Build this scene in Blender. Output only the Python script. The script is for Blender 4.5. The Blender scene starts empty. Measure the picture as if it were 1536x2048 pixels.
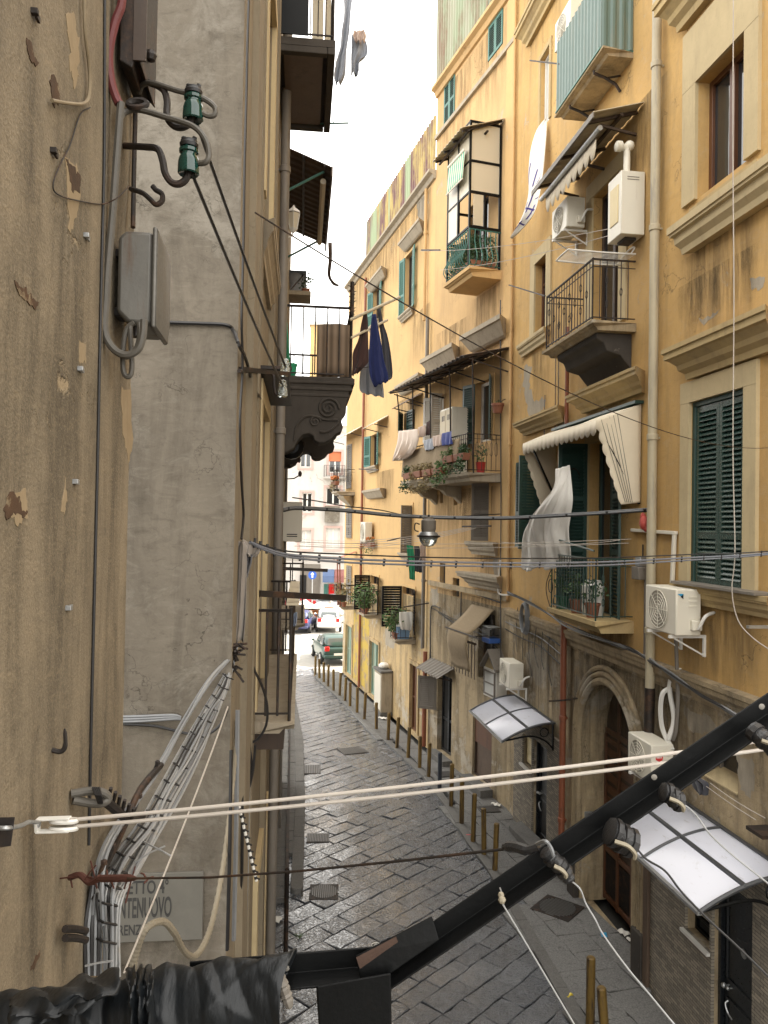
import bpy, bmesh, math, random
from mathutils import Vector as V, Matrix
random.seed(7)
R = math.radians
C = bpy.context.scene.collection
# ------------------------------------------------------------------ camera
FPX, PITCH, ROLL, CAMZ = 1540.0, R(.97), R(.95), 7.0
_f = V((0, math.cos(PITCH), math.sin(PITCH))); _r0 = V((1, 0, 0)); _u0 = V((0, -math.sin(PITCH), math.cos(PITCH)))
_r = _r0*math.cos(ROLL) + _u0*math.sin(ROLL); _u = -_r0*math.sin(ROLL) + _u0*math.cos(ROLL)
CAM = V((0, 0, CAMZ))
def ray(px, py): return _f + _r*((px-768)/FPX) - _u*((py-1024)/FPX)
def At(px, py, Y):
    d = ray(px, py); return CAM + d*(Y/d.y)
def G(px, py, z=0):
    d = ray(px, py); return CAM + d*((z-CAMZ)/d.z)
class Wall:
    """vertical plane: local x runs along the wall, y out of it, z up"""
    def __init__(s, p, n):
        s.p = V((p[0], p[1], 0)); s.n = V((n[0], n[1], 0)).normalized(); s.t = V((s.n.y, -s.n.x, 0))
    def hit(s, px, py, off=0):
        d = ray(px, py); k = (off - (CAM-s.p).dot(s.n))/d.dot(s.n); q = CAM+d*k
        return ((q-s.p).dot(s.t), q.z)
    def w(s, x, n, z): return s.p + s.t*x + s.n*n + V((0, 0, z))
    def px(s, px, py, off=0):
        a, z = s.hit(px, py, off); return s.w(a, off, z)
    def loc(s, px, py, off=0):
        a, z = s.hit(px, py, off); return V((a, off, z))
    def M(s, x=0, n=0, z=0):
        o = s.w(x, n, z)
        return Matrix(((s.t.x, s.n.x, 0, o.x), (s.t.y, s.n.y, 0, o.y), (0, 0, 1, o.z), (0, 0, 0, 1)))
    def rect(s, a, b, off=0):
        A = s.hit(a[0], a[1], off); B = s.hit(b[0], b[1], off)
        return min(A[0], B[0]), max(A[0], B[0]), min(A[1], B[1]), max(A[1], B[1])
# ------------------------------------------------------------------ mesh builder
I4 = Matrix.Identity(4)
def T(x, y, z): return Matrix.Translation((x, y, z))
def RX(a): return Matrix.Rotation(a, 4, 'X')
def RY(a): return Matrix.Rotation(a, 4, 'Y')
def RZ(a): return Matrix.Rotation(a, 4, 'Z')
class MB:
    def __init__(s): s.v = []; s.f = []; s.fa = []
    def add(s, vs, fs, m=None):
        k = len(s.v)
        s.v += [tuple(m @ V(p)) if m else tuple(p) for p in vs]
        s.f += [[i+k for i in f] for f in fs]; return s
    def hexa(s, p, m=None): return s.add(p, [(0,3,2,1),(4,5,6,7),(0,1,5,4),(1,2,6,5),(2,3,7,6),(3,0,4,7)], m)
    def box(s, x0, x1, y0, y1, z0, z1, m=None):
        return s.hexa([(x0,y0,z0),(x1,y0,z0),(x1,y1,z0),(x0,y1,z0),(x0,y0,z1),(x1,y0,z1),(x1,y1,z1),(x0,y1,z1)], m)
    def prism(s, poly, lo, hi, ax='y', m=None):
        n = len(poly)
        def P(a, b, h): return {'y': (a, h, b), 'x': (h, a, b), 'z': (a, b, h)}[ax]
        vs = [P(a, b, lo) for a, b in poly] + [P(a, b, hi) for a, b in poly]
        return s.add(vs, [tuple(range(n))[::-1], tuple(range(n, 2*n))] + [(i, (i+1) % n, n+(i+1) % n, n+i) for i in range(n)], m)
    def tube(s, pts, r, seg=6, m=None, closed=False):
        pts = [V(p) for p in pts]; n = len(pts); rs = r if isinstance(r, (list, tuple)) else [r]*n
        vs = []; u = None
        for i, p in enumerate(pts):
            a = pts[i-1] if (i > 0 or closed) else p; b = pts[(i+1) % n] if (i < n-1 or closed) else p
            t = (b-a)
            if t.length < 1e-9: t = V((0, 0, 1))
            t.normalize()
            if u is None: u = t.orthogonal().normalized()
            u = u - t*u.dot(t)
            if u.length < 1e-6: u = t.orthogonal()
            u.normalize(); w = t.cross(u)
            for k in range(seg):
                c = 2*math.pi*k/seg; vs.append(p + (u*math.cos(c)+w*math.sin(c))*rs[i])
        fs = []
        for i in range(n if closed else n-1):
            j = (i+1) % n
            for k in range(seg): fs.append((i*seg+k, i*seg+(k+1) % seg, j*seg+(k+1) % seg, j*seg+k))
        if not closed: fs += [tuple(range(seg))[::-1], tuple(range((n-1)*seg, n*seg))]
        return s.add(vs, fs, m)
    def lathe(s, prof, seg=16, m=None):
        n = len(prof); vs = [(r*math.cos(2*math.pi*k/seg), r*math.sin(2*math.pi*k/seg), z) for r, z in prof for k in range(seg)]
        fs = [(i*seg+k, i*seg+(k+1) % seg, (i+1)*seg+(k+1) % seg, (i+1)*seg+k) for i in range(n-1) for k in range(seg)]
        return s.add(vs, fs + [tuple(range(seg))[::-1], tuple(range((n-1)*seg, n*seg))], m)
    def grid(s, fn, nu, nv, m=None):
        vs = [fn(i/nu, j/nv) for j in range(nv+1) for i in range(nu+1)]
        return s.add(vs, [(j*(nu+1)+i, j*(nu+1)+i+1, (j+1)*(nu+1)+i+1, (j+1)*(nu+1)+i) for j in range(nv) for i in range(nu)], m)
    def sph(s, c, r, seg=10, rz=None, m=None):
        rz = rz or r; n = seg//2
        prof = [(max(1e-4, r*math.sin(math.pi*i/n)), -rz*math.cos(math.pi*i/n)) for i in range(n+1)]
        return s.lathe(prof, seg, (m or I4) @ T(*c))
    def bar(s, p, q, w, h, up=(0, 0, 1), m=None):
        p = V(p); q = V(q); t = (q-p).normalized(); a = t.cross(V(up))
        if a.length < 1e-6: a = t.orthogonal()
        a.normalize(); b = a.cross(t); a *= w/2; b *= h/2
        return s.hexa([p-a-b, p+a-b, q+a-b, q-a-b, p-a+b, p+a+b, q+a+b, q-a+b], m)
    def leaves(s, c, r, n, size, squash=1.0, m=None):
        for _ in range(n):
            d = V((random.gauss(0, 1), random.gauss(0, 1), random.gauss(0, 1)*squash)); d = d.normalized()*r*random.random()**.5
            p = V(c)+d; a = V((random.gauss(0, 1), random.gauss(0, 1), random.gauss(0, .6))).normalized(); b = a.orthogonal().normalized()
            L = size*random.uniform(.6, 1.3); w = L*.35
            s.add([p-a*L*.5, p+b*w, p+a*L*.5+V((0, 0, -L*.2)), p-b*w], [(0, 1, 2, 3)], m)
        return s
    def build(s, name, mat, parent=None, smooth=True, bev=0, solid=0, sub=0, M=None, recalc=True, ang=35, kind=None, label=None):
        me = bpy.data.meshes.new(name); me.from_pydata(s.v, [], s.f)
        if recalc:
            b = bmesh.new(); b.from_mesh(me); bmesh.ops.recalc_face_normals(b, faces=b.faces); b.to_mesh(me); b.free()
        if s.fa:
            at = me.attributes.new('slab', 'FLOAT', 'FACE'); at.data.foreach_set('value', s.fa)
        me.materials.append(mat)
        if smooth:
            me.shade_smooth(); me.set_sharp_from_angle(angle=R(ang))
        o = bpy.data.objects.new(name, me); C.objects.link(o)
        if parent: o.parent = parent
        if M: o.matrix_local = M
        if solid:
            d = o.modifiers.new('t', 'SOLIDIFY'); d.thickness = solid; d.offset = 0
        if sub:
            d = o.modifiers.new('s', 'SUBSURF'); d.levels = sub; d.render_levels = sub
        if bev:
            d = o.modifiers.new('b', 'BEVEL'); d.width = bev; d.segments = 2; d.limit_method = 'ANGLE'; d.angle_limit = R(40)
        if kind: o['kind'] = kind
        if label: o['label'] = label
        return o
def tag(o, label, cat, group=None):
    o['label'] = label; o['category'] = cat
    if group: o['group'] = group
    return o
def thing(name, label, cat, M=I4, group=None):
    o = bpy.data.objects.new(name, None); C.objects.link(o); o.empty_display_size = .2
    o.matrix_world = M; return tag(o, label, cat, group)
def solo(name, label, cat, mb, mat, M=None, group=None, **k):
    """one-mesh thing; without M the mesh is in world coordinates and is recentred on its base"""
    if M is None:
        n = len(mb.v); c = V((sum(p[0] for p in mb.v)/n, sum(p[1] for p in mb.v)/n, min(p[2] for p in mb.v)))
        mb.v = [(p[0]-c.x, p[1]-c.y, p[2]-c.z) for p in mb.v]; M = Matrix.Translation(c)
    o = mb.build(name, mat, M=M, **k); return tag(o, label, cat, group)
def wthing(name, label, cat, pts0, group=None):
    """thing whose parts come in world coordinates: returns root and the matrix that brings them into it"""
    M = Matrix.Translation(V(pts0)); return thing(name, label, cat, M, group), M.inverted()
def dup(root, M=None, label=None, group=None):
    r = root.copy(); C.objects.link(r)
    if M: r.matrix_world = M
    if label: r['label'] = label
    if group: r['group'] = group
    for ch in list(root.children):
        c = ch.copy(); C.objects.link(c); c.parent = r
        for g in ch.children:
            d = g.copy(); C.objects.link(d); d.parent = c
    return r
def lerp(a, b, t): return a+(b-a)*t
def curve(pts, n=8):
    """Catmull-Rom through points"""
    P = [V(p) for p in pts]; P = [P[0]*2-P[1]] + P + [P[-1]*2-P[-2]]; out = []
    for i in range(1, len(P)-2):
        a, b, c, d = P[i-1:i+3]
        for k in range(n):
            t = k/n; out.append(.5*((2*b)+(c-a)*t+(2*a-5*b+4*c-d)*t*t+(3*b-a-3*c+d)*t**3))
    return out+[P[-2]]
def sag(a, b, d, n=14):
    a = V(a); b = V(b); return [a.lerp(b, i/n)+V((0, 0, -4*d*(i/n)*(1-i/n))) for i in range(n+1)]
# ------------------------------------------------------------------ materials
class NT:
    def __init__(s, name):
        s.m = bpy.data.materials.new(name); s.m.use_nodes = True; s.t = s.m.node_tree; s.b = s.t.nodes['Principled BSDF']; s.co = None
    def n(s, typ, **k):
        o = s.t.nodes.new('ShaderNode'+typ)
        for a, b in k.items(): setattr(o, a, b)
        return o
    def l(s, a, b): s.t.links.new(a, b)
    def coord(s, sc=(1, 1, 1), rot=(0, 0, 0)):
        if not s.co: s.co = s.n('TexCoord')
        m = s.n('Mapping'); m.inputs['Scale'].default_value = sc; m.inputs['Rotation'].default_value = rot
        s.l(s.co.outputs['Object'], m.inputs['Vector']); return m.outputs[0]
    def noise(s, scale, detail=5, rough=.6, sc=(1, 1, 1), dist=0):
        o = s.n('TexNoise'); o.inputs['Scale'].default_value = scale; o.inputs['Detail'].default_value = detail
        o.inputs['Roughness'].default_value = rough; o.inputs['Distortion'].default_value = dist
        s.l(s.coord(sc), o.inputs['Vector']); return o.outputs['Fac']
    def ramp(s, fac, a, b):
        o = s.n('MapRange'); o.inputs[1].default_value = a; o.inputs[2].default_value = b; s.l(fac, o.inputs[0]); o.clamp = True; return o.outputs[0]
    def mix(s, fac, a, b, mode='MIX'):
        o = s.n('Mix', data_type='RGBA', blend_type=mode)
        for i, x in ((0, fac), (6, a), (7, b)):
            if isinstance(x, (int, float)): o.inputs[i].default_value = x
            elif isinstance(x, tuple): o.inputs[i].default_value = (*x, 1)
            else: s.l(x, o.inputs[i])
        return o.outputs[2]
    def math(s, op, a, b=0, clamp=False):
        o = s.n('Math', operation=op); o.use_clamp = clamp
        for i, x in ((0, a), (1, b)):
            if isinstance(x, (int, float)): o.inputs[i].default_value = x
            else: s.l(x, o.inputs[i])
        return o.outputs[0]
    def set(s, **k):
        for a, x in k.items():
            i = s.b.inputs[a.replace('_', ' ')]
            if isinstance(x, tuple): i.default_value = (*x, 1)
            elif isinstance(x, (int, float)): i.default_value = x
            else: s.l(x, i)
    def bump(s, h, strength=.3, dist=.01):
        o = s.n('Bump'); o.inputs['Strength'].default_value = strength; o.inputs['Distance'].default_value = dist
        s.l(h, o.inputs['Height']); s.l(o.outputs[0], s.b.inputs['Normal'])
def sc(c, k): return tuple(min(1, x*k) for x in c)
def M_plain(name, col, rough=.6, metal=0, var=.18, scale=6, bump=.15, bd=.004, dirt=None, dthr=(.55, .75), streak=False, spec=.5, **kw):
    t = NT(name); n1 = t.noise(scale, 6, .65); c = t.mix(n1, sc(col, 1-var), sc(col, 1+var))
    if dirt:
        d = t.noise(scale*.55, 8, .72, sc=(3, 3, .35) if streak else (1, 1, 1)); c = t.mix(t.ramp(d, *dthr), c, dirt)
    n2 = t.noise(scale*9, 4, .6)
    t.set(Base_Color=c, Metallic=metal, Roughness=t.math('ADD', t.math('MULTIPLY', n2, .25), rough-.12, True), Specular_IOR_Level=spec, **kw)
    if bump: t.bump(t.math('ADD', n2, t.math('MULTIPLY', n1, .8)), bump, bd)
    return t.m
def M_plaster(name, c1, c2, dirt, bare, s=1.0, streak=.5, thr=(.62, .66), bump=.5, grain=60, dst=(.5, .75), crack=True, scuff=0, speck=0):
    t = NT(name)
    n1 = t.noise(.55*s, 7, .62); n2 = t.noise(2.6*s, 6, .7, dist=.6); st = t.noise(1.0, 7, .7, sc=(2.3*s, 2.3*s, .42*s), dist=.4); g = t.noise(grain, 3, .6); n4 = t.noise(14*s, 5, .7)
    c = t.mix(t.ramp(n1, .35, .65), c1, c2)
    c = t.mix(t.math('MULTIPLY', t.ramp(n2, .3, .75), .35), c, sc(c1, .72))
    c = t.mix(t.math('MULTIPLY', t.ramp(st, *dst), streak), c, dirt)
    pm = t.ramp(t.math('ADD', t.math('MULTIPLY', n1, .62), t.math('MULTIPLY', n2, .38)), *thr)
    c = t.mix(pm, c, t.mix(n4, sc(bare, .75), sc(bare, 1.2)))
    c = t.mix(t.math('MULTIPLY', t.ramp(n4, .55, .8), .35), c, dirt)
    if scuff:                                  # trowel marks and scrapes
        q = t.noise(3.2*s, 8, .74, sc=(1, 1, 2.4), dist=1.1)
        c = t.mix(t.math('MULTIPLY', t.ramp(q, .53, .70), scuff), c, sc(bare, 1.12)); c = t.mix(t.math('MULTIPLY', t.ramp(q, .46, .30), scuff), c, sc(dirt, .9))
    if speck:                                  # sandy grain
        c = t.mix(t.math('MULTIPLY', t.ramp(g, .52, .72), speck), c, sc(c1, 1.7)); c = t.mix(t.math('MULTIPLY', t.ramp(g, .48, .30), speck), c, sc(dirt, .9))
    h = t.math('ADD', t.math('MULTIPLY', g, .5), t.math('ADD', t.math('MULTIPLY', n4, .8), t.math('MULTIPLY', pm, -1.5)))
    if crack:
        vo = t.n('TexVoronoi', feature='DISTANCE_TO_EDGE'); vo.inputs['Scale'].default_value = .9*s
        va = t.n('VectorMath', operation='ADD'); nz = t.n('TexNoise'); nz.inputs['Scale'].default_value = 3*s; nz.inputs['Detail'].default_value = 6
        t.l(t.coord(), nz.inputs['Vector']); t.l(t.coord(), va.inputs[0]); t.l(nz.outputs['Color'], va.inputs[1]); t.l(va.outputs[0], vo.inputs['Vector'])
        ck = t.math('MULTIPLY', t.ramp(vo.outputs['Distance'], .012, .002), t.ramp(t.noise(.8*s, 3), .52, .62))
        c = t.mix(t.math('MULTIPLY', ck, .7), c, sc(dirt, .6)); h = t.math('SUBTRACT', h, ck)
    t.set(Base_Color=c, Roughness=.9, Specular_IOR_Level=.25); t.bump(h, bump, .012/s if s > 1 else .012); return t.m
# ------------------------------------------------------------------ plan of the street
RN = Wall((4.30, 11.0), (-1, -.14))
C1 = V((3.152, 19.2, 0)); C2 = V((1.485, 24.3, 0)); C3 = V((-1.85, 36.6, 0))
def wall_thru(a, b):                                   # a near, b far, facing left
    d = (b-a).normalized(); return Wall(a, (-d.y, d.x))
F1 = wall_thru(C1, C2); F2 = wall_thru(C2, C3)
LF = Wall((-.97, 5.0), (1, .106))
LG = Wall((-.97, 5.0), (LF.t.x, LF.t.y))
LN = Wall((-.55, 0), (1, .125))
F1L = (C2-C1).length; F2L = (C3-C2).length
# ------------------------------------------------------------------ shared materials
m_yel = M_plaster('ochre_plaster', (.58, .368, .138), (.485, .312, .130), (.27, .19, .095), (.42, .36, .27), s=1.0, streak=.55, thr=(.59, .63), dst=(.47, .72), scuff=.2)
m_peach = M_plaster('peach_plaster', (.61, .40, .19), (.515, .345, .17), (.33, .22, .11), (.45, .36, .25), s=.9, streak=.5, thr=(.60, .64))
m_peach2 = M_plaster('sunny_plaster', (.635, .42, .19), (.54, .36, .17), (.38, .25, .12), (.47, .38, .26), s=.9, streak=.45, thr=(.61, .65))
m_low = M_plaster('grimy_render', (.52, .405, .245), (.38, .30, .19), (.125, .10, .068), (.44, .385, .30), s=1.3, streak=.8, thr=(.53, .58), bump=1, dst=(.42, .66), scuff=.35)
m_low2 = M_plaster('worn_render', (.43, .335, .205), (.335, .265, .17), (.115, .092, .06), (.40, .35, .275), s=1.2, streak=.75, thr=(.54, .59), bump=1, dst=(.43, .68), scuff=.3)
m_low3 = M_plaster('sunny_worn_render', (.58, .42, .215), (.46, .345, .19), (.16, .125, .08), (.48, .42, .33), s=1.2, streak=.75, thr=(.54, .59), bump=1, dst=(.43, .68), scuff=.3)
m_trim = M_plaster('cream_stucco', (.53, .425, .25), (.47, .375, .22), (.27, .215, .14), (.42, .37, .30), s=2, streak=.4, thr=(.63, .67), bump=.3, crack=False)
m_trimy = M_plaster('ochre_stucco', (.47, .35, .17), (.40, .30, .16), (.21, .16, .09), (.37, .31, .23), s=2, streak=.6, thr=(.6, .65), bump=.3, crack=False)
m_grey = M_plaster('grey_render', (.170, .146, .114), (.112, .096, .075), (.048, .040, .030), (.205, .183, .150), s=1.7, streak=.6, thr=(.50, .60), bump=.4, dst=(.46, .72), scuff=.36)
m_near = M_plaster('brown_plaster', (.245, .196, .130), (.178, .146, .100), (.052, .042, .029), (.29, .225, .14), s=2.4, streak=.8, thr=(.61, .64), bump=1, grain=130, dst=(.42, .66), scuff=.28, speck=.26, crack=False)
m_lf = M_plaster('cream_plaster', (.25, .205, .14), (.20, .165, .115), (.10, .082, .058), (.33, .29, .24), s=1.6, streak=.55, bump=.5)
m_end = M_plaster('pale_render', (.56, .53, .49), (.50, .475, .44), (.36, .33, .30), (.42, .36, .31), s=.5, streak=.5, thr=(.58, .62))
m_stone = M_plaster('dark_piperno', (.07, .061, .052), (.05, .044, .038), (.04, .035, .03), (.16, .14, .12), s=4, streak=.5, bump=.8, crack=False)
m_sill = M_plaster('sill_stone', (.42, .36, .27), (.34, .29, .22), (.15, .125, .095), (.46, .40, .31), s=3, streak=.6, bump=.5, crack=False)
m_green = M_plain('bottle_green_paint', (.016, .045, .036), .42, var=.35, scale=5, dirt=(.05, .07, .055), dthr=(.55, .8))
m_teal = M_plain('teal_paint', (.040, .145, .115), .5, var=.25, dirt=(.10, .16, .13))
m_black = M_plain('black_paint', (.0045, .0048, .005), .42, var=.4, scale=9, dirt=(.014, .011, .009), dthr=(.60, .78), spec=.16)
m_iron = M_plain('rusty_iron', (.022, .017, .014), .62, .3, var=.4, scale=12, dirt=(.085, .042, .022), dthr=(.5, .7))
m_brown = M_plain('brown_timber', (.105, .042, .018), .45, var=.3, scale=4, streak=True, dirt=(.05, .025, .014))
m_dwood = M_plain('dark_timber', (.045, .026, .015), .5, var=.4, scale=4, streak=True, dirt=(.02, .014, .01))
m_white = M_plain('cream_enamel', (.66, .62, .52), .42, var=.06, scale=3, dirt=(.42, .36, .27), dthr=(.62, .85), streak=True)
m_pvc = M_plain('white_plastic', (.66, .64, .59), .4, var=.07, scale=6, dirt=(.40, .36, .30), dthr=(.6, .85))
m_galv = M_plain('galvanised_steel', (.40, .41, .41), .4, .75, var=.2, scale=14, dirt=(.16, .13, .10), dthr=(.58, .75))
m_gcable = M_plain('grey_cable', (.19, .195, .20), .5, var=.2, scale=20)
m_bcable = M_plain('black_cable', (.014, .013, .013), .5, var=.3, scale=20)
m_wcable = M_plain('white_cable', (.27, .27, .265), .5, var=.2, scale=25, dirt=(.25, .22, .18))
m_rope = M_plain('white_rope', (.42, .375, .325), .7, var=.1, scale=60)
m_copper = M_plain('brick_red_pipe', (.235, .075, .035), .5, var=.25, scale=5, dirt=(.09, .045, .03))
m_pipe = M_plain('painted_pipe', (.40, .345, .235), .55, var=.15, scale=4, dirt=(.22, .20, .17), dthr=(.5, .7), streak=True)
m_gpipe = M_plain('grey_pipe', (.165, .145, .12), .6, var=.2, scale=4, dirt=(.09, .075, .06), streak=True)
m_terra = M_plain('terracotta', (.22, .085, .045), .75, var=.2, scale=8, dirt=(.2, .1, .06))
m_leaf = M_plain('leaf_green', (.055, .105, .022), .55, var=.6, scale=9, bump=0)
m_leafd = M_plain('dark_leaf', (.028, .065, .016), .55, var=.6, scale=9, bump=0)
m_dry = M_plain('dry_stems', (.20, .155, .07), .8, var=.5, scale=9, bump=0)
m_bloom = M_plain('orange_bloom', (.45, .15, .04), .7, var=.4, scale=9, bump=0)
m_corr = M_plain('brown_sheeting', (.10, .066, .044), .6, var=.3, scale=3, dirt=(.05, .035, .027), streak=True)
m_sheet = M_plain('pale_sheeting', (.50, .43, .30), .55, var=.15, scale=2, dirt=(.26, .19, .11), dthr=(.5, .75))
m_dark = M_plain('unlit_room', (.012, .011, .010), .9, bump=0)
def glass(name, col=(.02, .022, .024), rough=.05, spec=.9):
    t = NT(name); t.set(Base_Color=col, Roughness=rough, Specular_IOR_Level=spec)
    t.bump(t.noise(1.5, 2), .06, .05); return t.m
m_pane = glass('window_glass'); m_bright = M_plain('net_curtain', (.55, .55, .52), .6, var=.1, scale=3)
def M_cloth(name, col, var=.12): return M_plain(name, col, .9, var=var, scale=5, bump=.35, bd=.003, spec=.15, Sheen_Weight=.2)
m_wsheet = M_cloth('white_cotton', (.74, .71, .65), .05); m_canvas = M_cloth('cream_canvas', (.66, .58, .44), .08)
m_gcloth = M_cloth('grey_jersey', (.22, .195, .17)); m_navy = M_cloth('navy_cloth', (.018, .026, .095)); m_char = M_cloth('charcoal_cloth', (.05, .05, .058))
m_maroon = M_cloth('brown_cloth', (.055, .03, .026)); m_lgrey = M_cloth('light_grey_cloth', (.30, .32, .36)); m_grn = M_cloth('green_cloth', (.03, .26, .13)); m_pinkc = M_cloth('pale_pink_cloth', (.52, .40, .33)); m_blue = M_cloth('blue_cloth', (.06, .08, .26))
# ------------------------------------------------------------------ facade pieces
def facade(bld, W, s0, s1, z0, z1, holes, mat, name='wall', depth=.22, back=7, top=True, ends=(1, 1)):
    xs = sorted({s0, s1, *[h[0] for h in holes], *[h[1] for h in holes]}); zs = sorted({z0, z1, *[h[2] for h in holes], *[h[3] for h in holes]})
    xs = [x for x in xs if s0 <= x <= s1]; zs = [z for z in zs if z0 <= z <= z1]; b = MB()
    for i in range(len(xs)-1):
        for j in range(len(zs)-1):
            cx = (xs[i]+xs[i+1])/2; cz = (zs[j]+zs[j+1])/2
            if any(h[0] < cx < h[1] and h[2] < cz < h[3] for h in holes): continue
            b.add([(xs[i], 0, zs[j]), (xs[i+1], 0, zs[j]), (xs[i+1], 0, zs[j+1]), (xs[i], 0, zs[j+1])], [(0, 1, 2, 3)])
    for a, c, d, e in holes:
        if c <= s0 or a >= s1 or e <= z0 or d >= z1: continue
        d = max(d, z0); e = min(e, z1)
        b.add([(a, 0, d), (c, 0, d), (c, 0, e), (a, 0, e), (a, -depth, d), (c, -depth, d), (c, -depth, e), (a, -depth, e)], [(0, 4, 5, 1), (1, 5, 6, 2), (2, 6, 7, 3), (3, 7, 4, 0)])
    b.add([(s0, 0, z0), (s1, 0, z0), (s1, 0, z1), (s0, 0, z1), (s0, -back, z0), (s1, -back, z0), (s1, -back, z1), (s0, -back, z1)],
          [(0, 3, 7, 4)]*ends[0] + [(1, 5, 6, 2)]*ends[1] + [(4, 7, 6, 5)] + ([(3, 2, 6, 7)] if top else []))
    return b.build(name, mat, bld, smooth=False, recalc=False)
HOOD = [(0, 0), (.3, 0), (.34, .18), (.55, .3), (.6, .45), (.85, .62), (1, .66), (1, .84), (1.08, .86), (1.08, 1), (0, 1)]
SILL = [(0, 0), (.45, 0), (.5, .2), (.72, .38), (.75, .62), (.92, .66), (.92, .74), (1, .76), (1, 1), (0, 1)]
SLAB = [(0, 0), (.0, -.22), (.5, -.22), (.86, -.16), (.88, -.09), (.94, -.07), (.97, -.05), (.97, 0)]
def cornice(b, x0, x1, z, h, p, prof=HOOD, y0=0, mit=1):
    P = [(y*p, z+q*h) for y, q in prof]; n = len(P)
    vs = [(x0-max(0, y-y0)*mit, y, q) for y, q in P] + [(x1+max(0, y-y0)*mit, y, q) for y, q in P]
    return b.add(vs, [tuple(range(n))[::-1], tuple(range(n, 2*n))] + [(i, (i+1) % n, n+(i+1) % n, n+i) for i in range(n)])
def window(bld, r, depth=.2, fmat=None, pmat=None, fw=.06, mull=1, rail=None, name='window', label=None):
    a, c, d, e = r; b = MB(); y0, y1 = -depth, -depth+.055
    b.box(a, a+fw, y0, y1, d, e).box(c-fw, c, y0, y1, d, e).box(a+fw, c-fw, y0, y1, d, d+fw).box(a+fw, c-fw, y0, y1, e-fw, e)
    for k in range(mull):
        x = lerp(a, c, (k+1)/(mull+1)); b.box(x-fw*.7, x+fw*.7, y0, y1+.012, d+fw, e-fw)
    if rail: b.box(a+fw, c-fw, y0, y1-.006, lerp(d, e, rail)-fw*.5, lerp(d, e, rail)+fw*.5)
    w = b.build(name, fmat or m_brown, bld, bev=.006, label=label)
    MB().box(a, c, y0-.03, y0+.012, d, e).build('pane', pmat or m_pane, w, smooth=False)
    return w
def shutter_mb(w, h, mids=(.36,), pitch=.062, st=.065, t=.036, flip=False):
    b = MB(); y0, y1 = -t/2, t/2
    b.box(0, st, y0, y1, 0, h).box(w-st, w, y0, y1, 0, h)
    zs = [0, *[m*h for m in mids], h]; rh = .08
    b.box(st, w-st, y0+.002, y1-.002, 0, rh).box(st, w-st, y0+.002, y1-.002, h-rh, h)
    for m in mids: b.box(st, w-st, y0+.002, y1-.002, m*h-rh/2, m*h+rh/2)
    for i in range(len(zs)-1):
        z0 = zs[i]+(rh if i == 0 else rh/2); z1 = zs[i+1]-(rh if i == len(zs)-2 else rh/2); n = max(2, int((z1-z0)/pitch))
        for k in range(n):
            z = lerp(z0, z1, (k+.5)/n); dy, dz = t*.62, pitch*.42
            b.hexa([(st, -dy, z+dz-.005), (w-st, -dy, z+dz-.005), (w-st, dy, z-dz-.005), (st, dy, z-dz-.005), (st, -dy, z+dz+.006), (w-st, -dy, z+dz+.006), (w-st, dy, z-dz+.006), (st, dy, z-dz+.006)])
    if flip: b.v = [(-p[0], p[1], p[2]) for p in b.v]
    return b
def shutters(win, r, mat, aL=0, aR=0, y=.03, mids=(.36,), pitch=.062, only=None):
    a, c, d, e = r; w = (c-a)/2-.004
    if only != 'R': shutter_mb(w, e-d, mids, pitch).build('shutter', mat, win, smooth=False, M=T(a, y, d) @ RZ(R(aL)))
    if only != 'L': shutter_mb(w, e-d, mids, pitch, flip=True).build('shutter', mat, win, smooth=False, M=T(c, y, d) @ RZ(-R(aR)))
def surround(win, r, mat, w=.16, p=.035, bottom=False, name='surround'):
    a, c, d, e = r; b = MB(); b.box(a-w, a-.001, 0, p, d, e).box(c+.001, c+w, 0, p, d, e).box(a-w, c+w, 0, p+.003, e+.001, e+w)
    if bottom: b.box(a-w, c+w, 0, p+.003, d-w, d-.001)
    return b.build(name, mat, win, smooth=False)
def hood(win, x0, x1, z, h, p, mat, prof=HOOD, name='hood'):
    return cornice(MB(), x0, x1, z, h, p, prof).build(name, mat, win, smooth=False)
def path_rail(x0, x1, p): return [V((x0, .02, 0)), V((x0, p, 0)), V((x1, p, 0)), V((x1, .02, 0))]
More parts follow.
